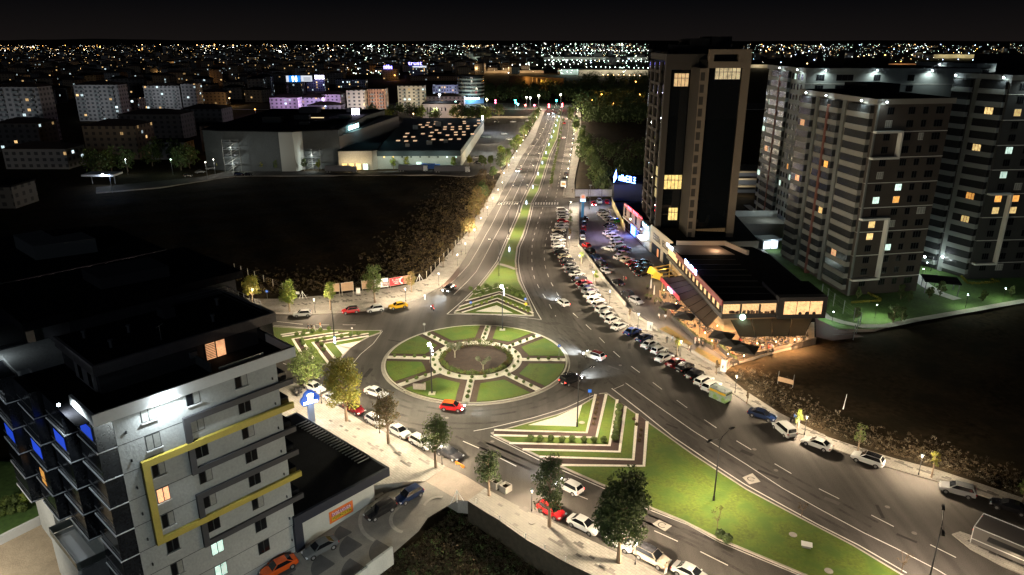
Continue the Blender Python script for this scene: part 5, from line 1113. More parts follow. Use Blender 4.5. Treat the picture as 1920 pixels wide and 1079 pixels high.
# driveway parapets
def pwall(rows, label):
    mb = MB()
    for (t0,m0,z0),(t1,m1,z1) in zip(rows, rows[1:]):
        a0, a1 = TM(t0,m0-.15), TM(t1,m1-.15); b0, b1 = TM(t0,m0+.15), TM(t1,m1+.15)
        mb.add([(*a0,z0-2.6),(*a1,z1-2.6),(*b1,z1-2.6),(*b0,z0-2.6),(*a0,z0),(*a1,z1),(*b1,z1),(*b0,z0)], [(4,5,6,7),(0,1,5,4),(1,2,6,5),(2,3,7,6),(3,0,4,7)])
    return tag(mb.build('parapet_wall', mat('pale_plaster', (.42,.43,.40), .8, noise=(.7,.12))), label, 'wall')
pwall([(-20,-10.6,-2.2),(-6,-10.6,-1.3),(-6,-10.6,-1.0),(3,-10.5,-.35),(3,-10.5,-.1),(7,-10.4,.15)],'pale stepped parapet wall beside the patterned driveway')
for i,(a,b_) in enumerate((((-8,-10.6),(-1,-10.6)),((-1,-10.5),(5.5,-10.4)))):
    t = thing('railing', ['grey louvre railing on the lower part of the driveway parapet','grey louvre railing on the upper part of the driveway parapet'][i], 'railing'); mb = MB()
    za, zb_ = -1.0+a[0]*.07, -1.0+b_[0]*.07
    for k_ in range(3): mb.tube((*TM(*a),za+.15+k_*.2),(*TM(*b_),zb_+.15+k_*.2),.04,.04,5)
    mb.build('rails', m_black, t)
    for s in range(5): mb = MB(); f_ = s/4; tt = a[0]+(b_[0]-a[0])*f_; mb.tube((*TM(tt,a[1]),za+(zb_-za)*f_-.2),(*TM(tt,a[1]),za+(zb_-za)*f_+.75),.04,.04,5); mb.build('post', m_black, t)
# blue lobed pole sign
t = thing('pole_sign', 'blue lobed pole sign with a glowing white capped-head emblem and lettering', 'sign', (*G(585,790,.14),.14), R(33))
mb = MB(); mb.box((-.5,-.3,0),(.5,.3,3.2)); mb.build('pole', mat('blue_grey_panel', (.12,.15,.22), .4), t)
mb = MB(); 
for x_, z_, r_ in ((-.75,3.9,.85),(0,4.65,1.05),(.8,4.1,.8)): mb.tube((x_,.22,z_),(x_,-.22,z_),r_,r_,24)
mb.box((-1.3,-.21,3.2),(1.3,.21,4.2)); mb.build('sign_box', mat('sign_navy', (.01,.04,.16), .4, emit=(.01,.07,.4), es=.8), t)
m_sw = mat('sign_white', (1,1,1), .5, emit=(.72,.85,1), es=9)
mb = MB(); n = 14
pts = [(.05+.55*math.cos(R(a)), -.26, 4.85+.34*math.sin(R(a))) for a in range(0,181,12)]; mb.poly(pts); mb.poly([(-.42,-.26,4.75),(.25,-.26,4.75),(.2,-.26,4.35),(.0,-.26,4.1),(-.25,-.26,4.1),(-.4,-.26,4.4)])
mb.poly([(-.55,-.26,3.95),(.6,-.26,3.95),(.25,-.26,4.12),(-.2,-.26,4.12)]); mb.tube((.6,-.28,4.85),(.35,-.28,4.2),.04,.04,5); mb.build('emblem', m_sw, t)
text('BETFIRIN', .62, m_sw, t, (0,-.27,3.55), 0, w=2.3)
light('POINT', (0,-1.4,3.6), 160, (.65,.8,1), .4, parent=t)
light('POINT', (-2.2,-.5,1.2), 300, (.7,.85,1), .3, parent=t)
# tall blue pole sign at the car park
t = thing('pole_sign', 'tall blue pole sign with a pale round top at the car park entrance', 'sign', (*G(1092,408,0),0), 0)
mb = MB(); mb.box((-.45,-.25,0),(.45,.25,6.6)); mb.build('pole', mat('sign_teal', (.02,.12,.22), .4, emit=(.02,.2,.45), es=.25), t)
mb = MB(); mb.box((-.95,-.3,5.6),(.95,.3,6.5)); mb.build('sign_box', mat('sign_blue_lit', (.03,.2,.5), .4, emit=(.05,.35,.9), es=1.0), t); text('FİLE', .8, m_sw, t, (0,-.34,6.05), 0, w=1.5)
mb = MB(); mb.tube((0,.28,7.4),(0,-.28,7.4),.98,.98,20); mb.box((-.95,-.27,6.5),(.95,.27,7.4)); mb.build('top_sign', mat('sign_pale', (.4,.35,.35), .5, emit=(.6,.45,.42), es=.5), t)
mb = MB(); mb.tube((0,-.3,7.4),(0,-.33,7.4),.55,.55,16); mb.build('roundel', mat('sign_orange', (.6,.2,.1), .5, emit=(.9,.3,.15), es=.6), t)
t = thing('hoarding', 'white hoarding panels at the far end of the car park', 'hoarding', (*G(1078,372,0),0), R(0))
for i in range(4): mb = MB(); mb.box((i*5.4,-.08,.6),(i*5.4+5.2,.08,3.4)); mb.build('panel', mat('hoarding_white', (.42,.44,.5), .7, noise=(.4,.25)), t)
for i in range(5): mb = MB(); mb.box((i*5.4-.1,-.1,0),(i*5.4+.05,.1,3.5)); mb.build('post', m_grey, t)
# banner sign lying, flags etc.
t = thing('fallen_sign', 'white road sign lying over at the north-west pavement edge', 'sign', (*G(560,556,.1),.1)); mb = MB(); mb.tube((0,0,0),(2.2,.5,.1),.05,.05,5); mb.build('post', m_grey, t); mb = MB(); mb.box((-.6,-.1,.5),(.3,0,1.2)); mb.build('face', m_white, t)
t = thing('bus_shelter', 'small dark bus shelter beside the far right pavement of the avenue', 'bus shelter', (*G(1080,227,.14),.14)); mb = MB(); mb.box((-2,-1,2.5),(2,1,2.7)); mb.build('roof', m_black, t); mb = MB(); mb.box((-1.9,.9,0),(1.9,1,2.5)); mb.build('back_wall', mat('shelter_glass', (.08,.12,.14), .2), t)
for s in (-1,1): mb = MB(); mb.tube((s*1.8,-.9,0),(s*1.8,-.9,2.5),.06,.06,5); mb.build('post', m_black, t)
# ================================================================ near tower block (local x along the pale facade, y inward)
m_plaster = mat('pale_grey_plaster', (.36,.38,.37), .85, noise=(.35,.13), bump=.4)
m_plight = mat('light_band_plaster', (.64,.66,.65), .8, noise=(.4,.05))
m_char = mat('charcoal_plaster', (.035,.035,.04), .85, noise=(.5,.15))
m_band = mat('charcoal_band', (.045,.045,.05), .6); m_ochre = mat('ochre_band', (.50,.40,.07), .55, noise=(.8,.12))
m_fr = mat('window_frame', (.025,.03,.03), .5); m_edge = mat('white_slab_edge', (.75,.78,.8), .5)
m_cur = mat('drawn_curtain', (.28,.29,.27), .9, noise=(3,.2)); m_sill = mat('pale_sill', (.55,.56,.55), .6)
m_bg = mat('balcony_glazing', (.018,.020,.024), .2, noise=(.5,.5), spec=.6)
m_wlit = mat('warm_room', (.8,.5,.3), .8, emit=(1,.50,.24), es=.75, noise=(1.1,.3)); m_clit = mat('cool_room', (.7,.9,.85), .8, emit=(.72,1,.86), es=.8, noise=(1.6,.5))
m_yroom = mat('yellow_room', (.9,.6,.2), .8, emit=(1,.70,.28), es=.8, noise=(1.7,.6)); m_oroom = mat('orange_room', (.9,.45,.1), .8, emit=(1,.45,.1), es=.9, noise=(1.7,.5))
m_blue = mat('blue_room', (.05,.1,.7), .8, emit=(.02,.10,1), es=.4)
Z8 = [24.0,20.75,17.5,14.3,11.1,7.85,4.65,1.4]
T = thing('apartment_building', 'pale near tower block with yellow and charcoal bands and a black penthouse', 'building', (B0.x,B0.y,0), TH)
mb = MB(); mb.prism([(-17.9,0),(0,0),(0,26.5),(-21.0,26.5),(-21.0,18.6),(-19.9,18.6),(-19.9,12.4),(-18.9,12.4),(-18.9,6.2),(-17.9,6.2)], -4, 25.0, 0, bottom=False)
mb.build('wall', [m_plaster], T)
mb = MB(); mb.box((-20.9,0.3,25.0),(2.0,16.8,25.06)); mb.build('terrace_floor', m_roof, T)
mb = MB()
mb.box((-19.75,-.75,24.85),(2.2,-.45,26.1)); mb.box((1.9,-.45,24.85),(2.2,5.4,26.1)); mb.box((-19.75,-.45,24.85),(-19.45,5.6,26.1)); mb.box((-19.45,-.45,24.85),(1.9,0,25.0)); mb.box((0,0,24.85),(1.9,5.4,24.98)); mb.build('parapet', m_plight, T)
mb = MB(); mb.box((-19.45,-.70,26.1),(2.15,-.45,26.16)); mb.build('parapet_cap', m_black, T)
mb = MB()
for z in Z8: mb.box((-17.9,-.012,z-2.42),(0,.01,z-2.36))
mb.build('floor_joint', m_black, T)
for z in Z8:
    for x_ in (-16.9,-.7): mb = MB(); mb.box((x_-.06,-.16,z-1.35),(x_+.06,0,z-1.05)); mb.build('wall_vent', m_black, T)
for i_,(x_,y_) in enumerate(((-14,9),(-11,12),(-3,8),(0,13),(-15,14))): mb = MB(); mb.tube((x_,y_,28.45),(x_,y_,29.2),.18,.18,8); mb.tube((x_,y_,29.2),(x_,y_,29.35),.28,.28,8); mb.build('roof_vent', m_grey, T)
def band(name, bx, m, d): mb = MB(); [mb.box((a,-d,c),(b_,.02,e_)) for a,b_,c,e_ in bx]; mb.build(name, m, T)
band('yellow_band', [(-16.15,1.45,18.25,19.0),(-16.15,-15.45,9.42,18.25),(-16.15,1.45,8.72,9.42)], m_ochre, .42)
band('dark_band', [(-11.35,1.75,21.35,22.05),(-11.35,-10.7,15.72,21.35),(-11.35,1.45,15.05,15.72)], m_band, .33)
band('dark_band', [(-11.35,1.45,11.82,12.5),(-11.35,-10.7,6.2,11.82),(-11.35,1.45,5.52,6.2)], m_band, .33)
def window(T, x, z, kind, w=1.35, h=1.55, y=0, ax='x', sill=True, name='window'):
    mb = MB(); d = -.04
    mb.box((x-w/2, y-.03, z-h/2), (x+w/2, y+.02, z+h/2), 0)
    gm = {'dark':m_glass,'curtain':m_cur,'warm':m_wlit,'cool':m_clit,'yellow':m_yroom,'orange':m_oroom,'half':m_cur}[kind]
    f_ = mb.build(name, m_fr, T)
    for s in (-1, 1):
        g = MB(); a, b_ = (x-w/2+.07, x-.05) if s < 0 else (x+.05, x+w/2-.07)
        g.quad((a, y-.045, z-h/2+.07), (b_, y-.045, z-h/2+.07), (b_, y-.045, z+h/2-.07), (a, y-.045, z+h/2-.07))
        g.build('pane', gm if not (kind == 'half' and s < 0) else m_glass, f_)
    if sill: g = MB(); g.box((x-w/2-.1, y-.22, z-h/2-.1), (x+w/2+.1, y+.0, z-h/2-.01)); g.build('sill', m_sill if kind != 'dark' or x < -12 else m_plight, f_)
kinds = {(-14.55,0):'curtain',(-14.55,1):'curtain',(-14.55,3):'warm',(-14.55,4):'half',(-14.55,2):'half',(-9.9,0):'half',(-9.9,1):'curtain',(-9.9,3):'half',(-9.9,4):'half',(-9.9,7):'cool',(-9.9,6):'cool',(-4.42,0):'half',(-4.42,2):'half',(-4.42,5):'half',(-14.55,6):'half',(-14.55,7):'half'}
for x in (-14.55,-9.9,-4.42):
    for i, z in enumerate(Z8):
        window(T, x, z-(.05 if x == -14.55 else 0), kinds.get((x, i), 'dark'), 1.5 if x > -12 or i < 2 else 1.35, 1.7 if x < -12 else 1.75, sill=(x < -12 or i == 0))
# left side: staggered balconies with pale slab edges and glazing
rb = random.Random(4)
for k in range(4):
    t1 = -17.9-1.0*k; t0 = t1-1.75; m0, m1 = .02+6.2*k, 5.6+6.2*k
    for i, z in enumerate([24.85]+[21.6-3.24*j for j in range(8)]):
        if i == 0 or (k and i > 5): continue
        b_ = MB(); b_.box((t0-.05, m0, z-.14), (t1+.02, m1, z+.05)); o = b_.build('balcony', m_char, T)
        e_ = MB(); e_.box((t0-.14, m0-.05, z-.10), (t0-.05, m1+.05, z+.10)); e_.box((t0-.05, m0-.06, z-.05), (t1, m0-.0, z+.06)); e_.build('slab_edge', m_edge, o)
        g = MB(); g.box((t0, m0+.04, z+.05), (t1, m1-.04, z+3.05)); g.build('glazing', m_bg, o)
        g = MB(); g.box((t0-.05, m0+.1, z+.95), (t0-.01, m1-.1, z+1.05)); g.build('handrail', m_grey, o)
        if (k, i) in ((0,1),(1,2),(2,3),(3,3)):
            g = MB(); g.quad((t0-.02, m0+.9, z+1.0), (t0-.02, m1-1.4, z+1.0), (t0-.02, m1-1.4, z+2.5), (t0-.02, m0+.9, z+2.5)); g.build('lit_curtain', m_blue, o)
        if (k, i) in ((2,4),): g = MB(); g.quad((t0-.02, m0+2, z+.3), (t0-.02, m1-2, z+.3), (t0-.02, m1-2, z+2.2), (t0-.02, m0+2, z+2.2)); g.build('lit_curtain', m_oroom, o)
for i, z in enumerate([21.6-3.24*j for j in range(8)]):   # small balconies past the right end
    b_ = MB(); b_.box((.01,.4,z-.1),(1.35,5.2,z+.1)); o = b_.build('balcony', m_char, T); g = MB(); g.box((.02,.45,z+.1),(1.3,5.1,z+1.2)); g.build('glazing', m_glass, o)
# penthouse
mb = MB(); mb.prism([(-16.8,5.5),(1.0,5.5),(1.0,16.8),(-16.8,16.8)], 25.0, 28.0, bottom=False); mb.build('penthouse_wall', m_char, T)
mb = MB(); mb.box((1.0,5.5,25.06),(3.1,12,27.4)); mb.build('penthouse_glazing', m_glass, T)
mb = MB(); mb.box((-17.3,5.0,27.35),(3.4,5.35,28.55)); mb.box((3.1,5.35,27.35),(3.4,16.8,28.55)); mb.box((-17.3,5.35,27.35),(-17.0,16.8,28.55)); mb.build('roof_fascia', mat('fascia_grey', (.16,.15,.15), .85, noise=(.6,.2)), T)
mb = MB(); mb.box((-17.0,5.35,28.0),(3.1,16.8,28.45)); mb.build('roof', m_roof, T)
mb = MB(); mb.box((-17.02,6.4,21.9),(-16.81,12.2,27.3)); mb.build('side_wall', mat('side_plaster', (.25,.25,.25), .85), T)
o = MB(); o.box((-17.06,7.0,25.3),(-17.02,8.1,26.9)); o.build('window', m_glass, T); o = MB(); o.box((-17.06,9.9,25.3),(-17.02,11.0,26.9)); o.build('window', m_glass, T)
mb = MB(); mb.box((-5.6,5.42,24.75+.3),(-3.1,5.5,27.15)); f_ = mb.build('terrace_door', m_fr, T)
mb = MB(); mb.quad((-5.5,5.39,25.1),(-4.4,5.39,25.1),(-4.4,5.39,27.05),(-5.5,5.39,27.05)); mb.build('pane', m_wlit, f_)
mb = MB(); mb.quad((-4.25,5.39,25.1),(-3.2,5.39,25.1),(-3.2,5.39,27.05),(-4.25,5.39,27.05)); mb.build('pane', m_wlit, f_)
mb = MB(); [mb.box((-5.5,5.34,25.25+i*.2),(-4.4,5.37,25.33+i*.2)) for i in range(9)]; mb.build('blind', mat('blind_slats', (.25,.2,.14), .8), f_)
light('POINT', (-4.3,4.6,25.9), 14, (1,.6,.35), .3, parent=T)
mb = MB(); mb.box((-7.4,5.15,26.0),(-6.6,5.5,26.7)); mb.build('air_unit', m_grey, T)
mb = MB(); mb.box((-6.8,2.0,25.06),(-6.6,5.5,26.2)); mb.box((-6.8,-.3,26.1),(-1.5,-.25,26.5)); mb.build('terrace_screen', mat('screen_glass', (.1,.11,.11), .15), T)
m_rail = m_grey
mb = MB()
for a, b_ in (((1.9,5.4),(1.9,16.8)),((-3,16.6),(3.2,16.6)),((3.2,16.6),(3.2,8))): mb.tube((*a,29.3),(*b_,29.3),.04,.04,5); mb.tube((*a,28.9),(*b_,28.9),.02,.02,4)
for i in range(7): mb.tube((3.2,8+i*1.4,28.4),(3.2,8+i*1.4,29.3),.03,.03,4)
mb.build('roof_railing', m_rail, T)
mb = MB(); mb.box((-6.6,13,28.45),(-5.2,15,29.6)); mb.build('roof_hatch', m_char, T); mb = MB(); mb.tube((-9.5,7,28.4),(-9.5,7,30.2),.05,.04,5); mb.tube((-9.9,7,30),(-9.1,7,30.3),.03,.03,4); mb.build('aerial', m_grey, T)
# rear taller wing
mb = MB(); mb.prism([(-15.5,16.8),(4.6,16.8),(4.6,33),(-15.5,33)], 18, 30.0, bottom=False); mb.build('rear_wing_wall', m_char, T)
mb = MB(); mb.box((-20,16.3,30.0),(5.5,33.5,31.0)); mb.build('rear_roof', m_roof, T)
mb = MB(); mb.prism([(-10,22),(-2,21),(-2,27),(-10,28)], 31.0, 32.4); mb.build('roof_box', m_char, T)
for k in range(2):
    for i, z in enumerate((24.8,21.6,18.4,15.1)):
        b_ = MB(); b_.box((-20.6-k,27.2+6.2*k,z-.14),(-17.5,32.8+6.2*k,z+.05)); o = b_.build('balcony', m_char, T)
        e_ = MB(); e_.box((-20.75-k,27.1+6.2*k,z-.10),(-20.6-k,32.9+6.2*k,z+.12)); e_.build('slab_edge', m_edge, o)
        g = MB(); g.box((-20.4-k,27.3+6.2*k,z+.05),(-17.6,32.7+6.2*k,z+2.9)); g.build('glazing', m_glass, o)
# wall floodlights
def wall_flood(parent, loc, d, power, size=.16, col=(.86,.95,1), ang=150, es=None):
    mb = MB(); mb.ball(loc, size, 8, 5); mb.build('floodlight', m_leds, parent)
    light('SPOT', tuple(Vector(loc)+Vector(d).normalized()*(size+.16)), power, col, .12, d, ang, .8, parent=parent)
wall_flood(T, (-13.1,-1.55,25.75), (0,.75,-1), 2600, .24); light('POINT', (-13.1,-1.3,25.1), 260, (.86,.95,1), .2, parent=T)
wall_flood(T, (-21.2,3.6,26.3), (.5,-.1,-1), 1500, .16); wall_flood(T, (-23.5,24,26.5), (.5,0,-1), 300, .12); light('POINT', (-30,12,17), 600, (.82,.92,1), .5, parent=T)  # last point has no fixture, added to brighten the left balconies
# the block behind
T2 = thing('apartment_building', 'black-roofed block behind the near tower with two pale light strips along its eaves', 'building', (B0.x,B0.y,0), TH)
mb = MB(); mb.prism([(-15,44),(6,44),(6,66),(-15,70)], -1, 27.6, bottom=False); mb.build('wall', m_char, T2)
mb = MB(); mb.prism([(-15.6,43.4),(6.8,43.4),(6.8,66.5),(-4,72),(-15.6,70)], 27.6, 28.4); mb.build('roof', m_roof, T2)
mb = MB(); mb.prism([(-9,52),(-1,50),(-1,56),(-5,56),(-5,62),(-9,62)], 28.4, 30.6); mb.build('roof_box', mat('roofbox_grey', (.10,.11,.11), .9), T2)
mb = MB(); mb.box((-14,43.2,28.0),(5,43.4,28.25)); mb.build('light_strip', mat('rose_strip', (.5,.4,.38), .6, emit=(1,.72,.66), es=.9), T2)
mb = MB(); mb.box((-14,43.2,26.9),(-8,43.4,27.1)); mb.box((-5,43.2,26.9),(-1,43.4,27.1)); mb.box((1,43.2,26.9),(5,43.4,27.1)); mb.build('light_strip', MATS['rose_strip'], T2)
light('POINT', (-18,42,27), 60, (.7,1,.95), .2, parent=T2)
# low market annex
A = thing('shop_building', 'low black-roofed shop with charcoal frame and pale wall beside the tower block', 'building', (B0.x,B0.y,0), TH)
mb = MB(); mb.prism([(.6,.0),(12.3,.0),(12.3,22),(.6,22)], -3, 2.2, bottom=False); mb.build('wall', mat('annex_plaster', (.42,.44,.42), .85, noise=(.5,.08)), A)
mb = MB(); mb.prism([(-.3,-.45),(14.8,-.45),(14.8,23),(-.3,23)], 2.1, 3.45); mb.build('roof', [mat('roof_navy', (.012,.016,.03), .7)], A)
mb = MB(); mb.prism([(.1,-.05),(14.4,-.05),(14.4,22.6),(.1,22.6)], 3.45, 3.47); mb.build('roof_cover', m_roof, A)
mb = MB(); mb.box((-.4,-.47,-3),(.75,.1,2.1)); mb.build('pillar', MATS['roof_navy'], A)
for i in range(22): mb = MB(); mb.box((12.4,3.5+i*.75,3.5),(14.3,3.62+i*.75,3.62)); mb.build('roof_louvre', m_grey, A)
mb = MB(); mb.box((8.5,22.9,-.2),(12.5,25.2,3.3)); mb.build('side_canopy', mat('pale_canopy', (.4,.45,.55), .6), A)
mb = MB(); mb.box((4.9,-.05,-.65),(8.65,-.01,1.15)); P_ = mb.build('poster', mat('poster_orange', (.62,.14,.02), .6, noise=(1.2,.15)), A)
mb = MB(); mb.box((5.25,-.07,.28),(8.3,-.05,.80)); mb.box((5.25,-.07,-.35),(8.3,-.05,.22), 1); mb.build('poster_field', [mat('poster_purple', (.25,.05,.16), .6), mat('poster_yellow', (.55,.38,.02), .6)], A)
text('İYİSİ UCUZA', .56, m_white, A, (6.8,-.09,.54), 0, .006, w=2.9); text("MİGROS'TA", .55, m_black, A, (6.8,-.09,-.07), 0, .006, w=2.9)
# terrace box in the courtyard
C_ = thing('terrace', 'white-floored terrace with glass railing at the foot of the tower block', 'terrace', (B0.x,B0.y,0), TH)
mb = MB(); mb.box((-22.3,6.5,-1),(-18.6,15.5,5.35)); mb.build('base', m_plaster, C_)
mb = MB(); mb.box((-21.9,7.6,5.35),(-20.0,14.6,5.38)); mb.build('white_floor', m_white, C_)
m_rg2 = mat('rail_glass', (.10,.12,.11), .1)
for a, b_ in (((-22.3,6.5),(-22.3,15.5)),((-22.3,15.5),(-18.7,15.5)),((-22.3,6.5),(-18,6.5))):
    mb = MB(); mb.tube((*a,6.4),(*b_,6.4),.04,.04,5); mb.tube((*a,5.45),(*b_,5.45),.03,.03,4); r_ = mb.build('railing', m_grey, C_)
    x0, x1 = sorted((a[0], b_[0])); y0, y1 = sorted((a[1], b_[1])); g = MB(); g.box((x0-.015,y0-.015,5.47),(x1+.015,y1+.015,6.35)); g.build('glass_panel', m_rg2, r_)
wall([(0,1022),(60,992),(112,966)],1.2,.35,m_plight,'white wall between the green lawn and the sandy courtyard',.05,name='garden_wall')
for i in range(6): bush((6+i*9,968-i*2-(i%2)*14), .7+.2*(i%2), f"dim green garden shrub on the courtyard lawn, {ORD[i]} from the left edge", 'shrubs on the courtyard lawn', .1, 'lime' if i==5 else 'green', seed=i)
# ================================================================ shops, restaurant, office tower on the right
# shop row along the car park
def LW(x): return x
P = thing('shop_row', 'two-storey shop row below the office tower, cream wall with black letters', 'building')
m_cream = mat('cream_cladding', (.42,.37,.30), .8, noise=(.5,.08)); m_shop = mat('shop_glass', (.015,.02,.025), .1)
def onl(y): return 43.4+(y-190)*-.115     # line of the shop fronts
def face(y0, y1, z0, z1, off, m, name, thick=.25, par=None):
    mb = MB(); mb.prism([(onl(y0)-off,y0),(onl(y1)-off,y1),(onl(y1)-off+thick,y1),(onl(y0)-off+thick,y0)], z0, z1); return mb.build(name, m, par or P)
mb = MB(); mb.prism([(onl(186.8),186.8),(68,190),(72,238),(onl(208),208)], -.3, 7.6, bottom=False); mb.build('podium', mat('podium_wall', (.16,.15,.14), .85), P)
mb = MB(); mb.prism([(onl(186.8)+.3,187.1),(68,190.3),(72,237),(onl(207.7)+.3,207.7)], 7.6, 7.65); mb.build('podium_roof', m_roof, P)
face(187,206.5,3.4,8.2,.25,m_cream,'front_wall'); face(186.9,188.2,-.1,3.4,.25,m_cream,'pillar'); face(205.3,206.6,-.1,3.4,.25,m_cream,'pillar'); face(194.5,196.5,-.1,3.4,.2,m_cream,'pillar')
face(188.3,194.4,0,3.3,.05,m_shop,'shop_window'); face(196.6,205.2,0,3.3,.05,m_shop,'shop_window')
face(198.5,200,.3,2.6,.08,mat('lit_door', (.5,.2,.1), .6, emit=(1,.4,.15), es=.35),'lit_door')
marks(10, 1.9, m_black, P, (onl(196.6)-.27,196.6,5.6), math.atan2(-1,.115), .05, w=14, seed=3, gap=(5,))
face(206.8,214,0,7.4,.3,mat('blue_white_front', (.35,.38,.42), .6),'bank_front')
marks(8, 1.0, mat('cyan_sign', (1,1,1), .5, emit=(.35,.85,1), es=9), P, (onl(210.4)-.62,210.4,6.7), math.atan2(-1,.115), .08, w=6.2, seed=5)
face(207.5,213.5,6.0,7.3,.6,mat('sign_dark_blue', (.01,.05,.12), .5),'sign_box')
light('POINT',(onl(210)-2.5,210,6.2),420,(.3,.75,1),.4,parent=P)
face(207.0,213.5,2.7,3.0,2.6,m_white,'canopy',2.6); light('POINT',(onl(210)-1.8,210,2.6),700,(.75,.86,1),.3,parent=P)
mb = MB(); mb.box((onl(210)-2.4,208,3.0),(onl(210)-.6,212.5,3.35)); mb.build('canopy_light', mat('canopy_glow', (1,1,1), .5, emit=(.8,.9,1), es=6), P)
R2 = thing('shop_building', 'two-storey rose-fronted shop with a glowing red roof sign at the car park', 'building')
mb = MB(); mb.prism([(onl(214.2),214.2),(52,216),(52,240),(onl(238),238)], -.3, 7.4, bottom=False); mb.build('wall', mat('rose_wall', (.34,.27,.25), .85), R2)
mb = MB(); mb.prism([(onl(214.2)+.2,214.4),(52,216),(52,240),(onl(238),238)], 7.4, 7.45); mb.build('roof', m_roof, R2)
for i in range(7): face(215.6+i*3.1,217.6+i*3.1,4.0,6.6,.06,m_cur if i%2 else m_shop,'window',.2,R2)
face(214.6,237,3.0,3.5,.5,mat('shop_fascia', (.3,.3,.32), .6),'fascia',.5,R2)
for i in range(4): face(215.5+i*5.4,220+i*5.4,.2,2.9,.06,m_shop,'shop_window',.2,R2)
mr_ = mat('red_neon', (1,.1,.1), .5, emit=(1,.04,.07), es=9)
face(215.2,236,7.2,8.3,.35,mat('sign_backing', (.08,.01,.015), .6),'sign_board',.15,R2); marks(10, .95, mr_, R2, (onl(225.5)-.38,225.5,7.75), math.atan2(-1,.115), .06, w=12.5, seed=7, gap=(4,))
for y_ in (234,217): face(y_-1.7,y_+1.7,7.68,7.84,.42,mr_,'neon_line',.05,R2)
for y_ in (219,226,233): light('POINT',(onl(y_)-1.6,y_,8.0),150,(1,.06,.10),.5,parent=R2)
mb_ = mat('blue_neon', (.1,.2,1), .5, emit=(.05,.16,1), es=7)
face(221,226,.4,3.4,.6,mb_,'blue_sign',.12,R2)
for z_ in range(2): marks(5, .7, m_sw, R2, (onl(223.4)-.64,223.4,1.2+z_*1.3), math.atan2(-1,.115), .04, w=3, seed=z_)
light('POINT',(onl(223)-2,223,2.2),420,(.12,.25,1),.4,parent=R2)
# violet and blue spill over the car park from the roadside signs' floodlights
t = thing('flood_mast', 'violet floodlight mast in the middle of the car park', 'floodlight', (31,222,0)); mb = MB(); mb.tube((0,0,0),(0,0,9),.12,.08,8); mb.build('mast', m_black, t); mb = MB(); mb.box((-.5,-.3,9),(.5,.3,9.3)); mb.build('lamp_head', m_grey, t)
light('SPOT',(0,0,8.9),8500,(.66,.56,1),.4,(0,-.1,-1),150,.9,parent=t)
t = thing('flood_mast', 'cool floodlight mast at the far end of the car park', 'floodlight', (29,262,0)); mb = MB(); mb.tube((0,0,0),(0,0,9),.12,.08,8); mb.build('mast', m_black, t); mb = MB(); mb.box((-.5,-.3,9),(.5,.3,9.3)); mb.build('lamp_head', m_grey, t)
light('SPOT',(0,0,8.9),11000,(.74,.82,1),.4,(0,-.1,-1),150,.9,parent=t)
t = thing('yellow_fence', 'yellow-lit patterned fence along the right edge of the car park', 'fence')
a, b_ = Vector(G(1147,386)), Vector(G(1171,436)); n = 7
for i in range(n):
    p, q = a.lerp(b_, i/n), a.lerp(b_, (i+.93)/n); mb = MB(); mb.prism([(p.x,p.y),(q.x,q.y),(q.x+.15,q.y),(p.x+.15,p.y)], 0, 2.6); mb.build('panel', mat('mottled_cream', (.42,.34,.18), .8, noise=(1.2,.4)), t)
for i in range(3): p = a.lerp(b_, (i+.5)/3); light('POINT',(p.x-1.2,p.y,2.6),330,(1,.78,.36),.3,parent=t)
t = thing('workshop', 'dark hall with a glowing blue rooftop sign beyond the car park', 'building', (46,283,0)); mb = MB(); mb.box((-6,-5,-.3),(14,12,6.5)); mb.build('wall', mat('hall_wall', (.035,.04,.05), .8), t); mb = MB(); mb.prism([(-6.5,-5.5),(14.5,-5.5),(14.5,12.5),(-6.5,12.5)], 6.5, 6.9); mb.build('roof', m_roof, t)
marks(7, 2.4, mat('azure_neon', (1,1,1), .5, emit=(.10,.26,1), es=14), t, (-1.0,-5.6,8.6), R(-52), .15, w=9, seed=2); mb = MB(); mb.poly([(-6.2,-5.2,7.0),(-5.0,-5.2,9.0),(-5.4,-5.2,12.2),(-6.3,-5.2,9.4)]); mb.build('emblem', MATS['azure_neon'], t)
light('POINT',(-4,-9,9.5),1600,(.03,.09,1),.8,parent=t)
# ------------------------------------------------------------ office tower
O = thing('office_tower', 'tall black glass office tower with beige frame pillars', 'building')
m_of = mat('beige_cladding', (.145,.115,.088), .9, noise=(.4,.08), spec=.15); m_ofd = mat('dark_cladding', (.04,.035,.031), .9, spec=.15); m_og = mat('tower_glass', (.004,.005,.006), .03, spec=1.0)
mb = MB(); mb.box((50.9,194.6,7),(61.0,224,55)); mb.build('glass_body', m_og, O)
mb = MB(); mb.box((42.4,204.6,7),(51.0,230,54.4)); mb.build('glass_body', m_og, O)
def pil(x0, x1, y0, y1, z0, z1, m=m_of, name='pillar'): mb = MB(); mb.box((x0,y0,z0),(x1,y1,z1)); return mb.build(name, m, O)
pil(60.0,61.9,193.9,195.4,7,56.4); pil(51.0,61.9,193.8,196,53.0,54.6,name='lintel'); pil(60.0,61.9,193.9,224,56.4,57.6,name='lintel'); pil(51.0,60.0,193.85,195.4,56.4,57.6,name='lintel'); pil(50.9,52.2,193.86,195.4,54.6,56.4); pil(58.6,60.0,193.9,195.4,54.6,56.4,name='pillar')
pil(48.9,50.8,194.0,204,7,53.0,m_ofd); pil(50.3,51.2,193.82,194.6,7,53.0)
for i in range(15): pil(48.9,50.3,193.84,194.0,7+3.06*i+2.1,7+3.06*i+3.06,m_of,'spandrel')
for i in range(15): pil(48.95,49.15,193.80,194.0,7+3.06*i,7+3.06*i+2.1,m_of,'mullion')
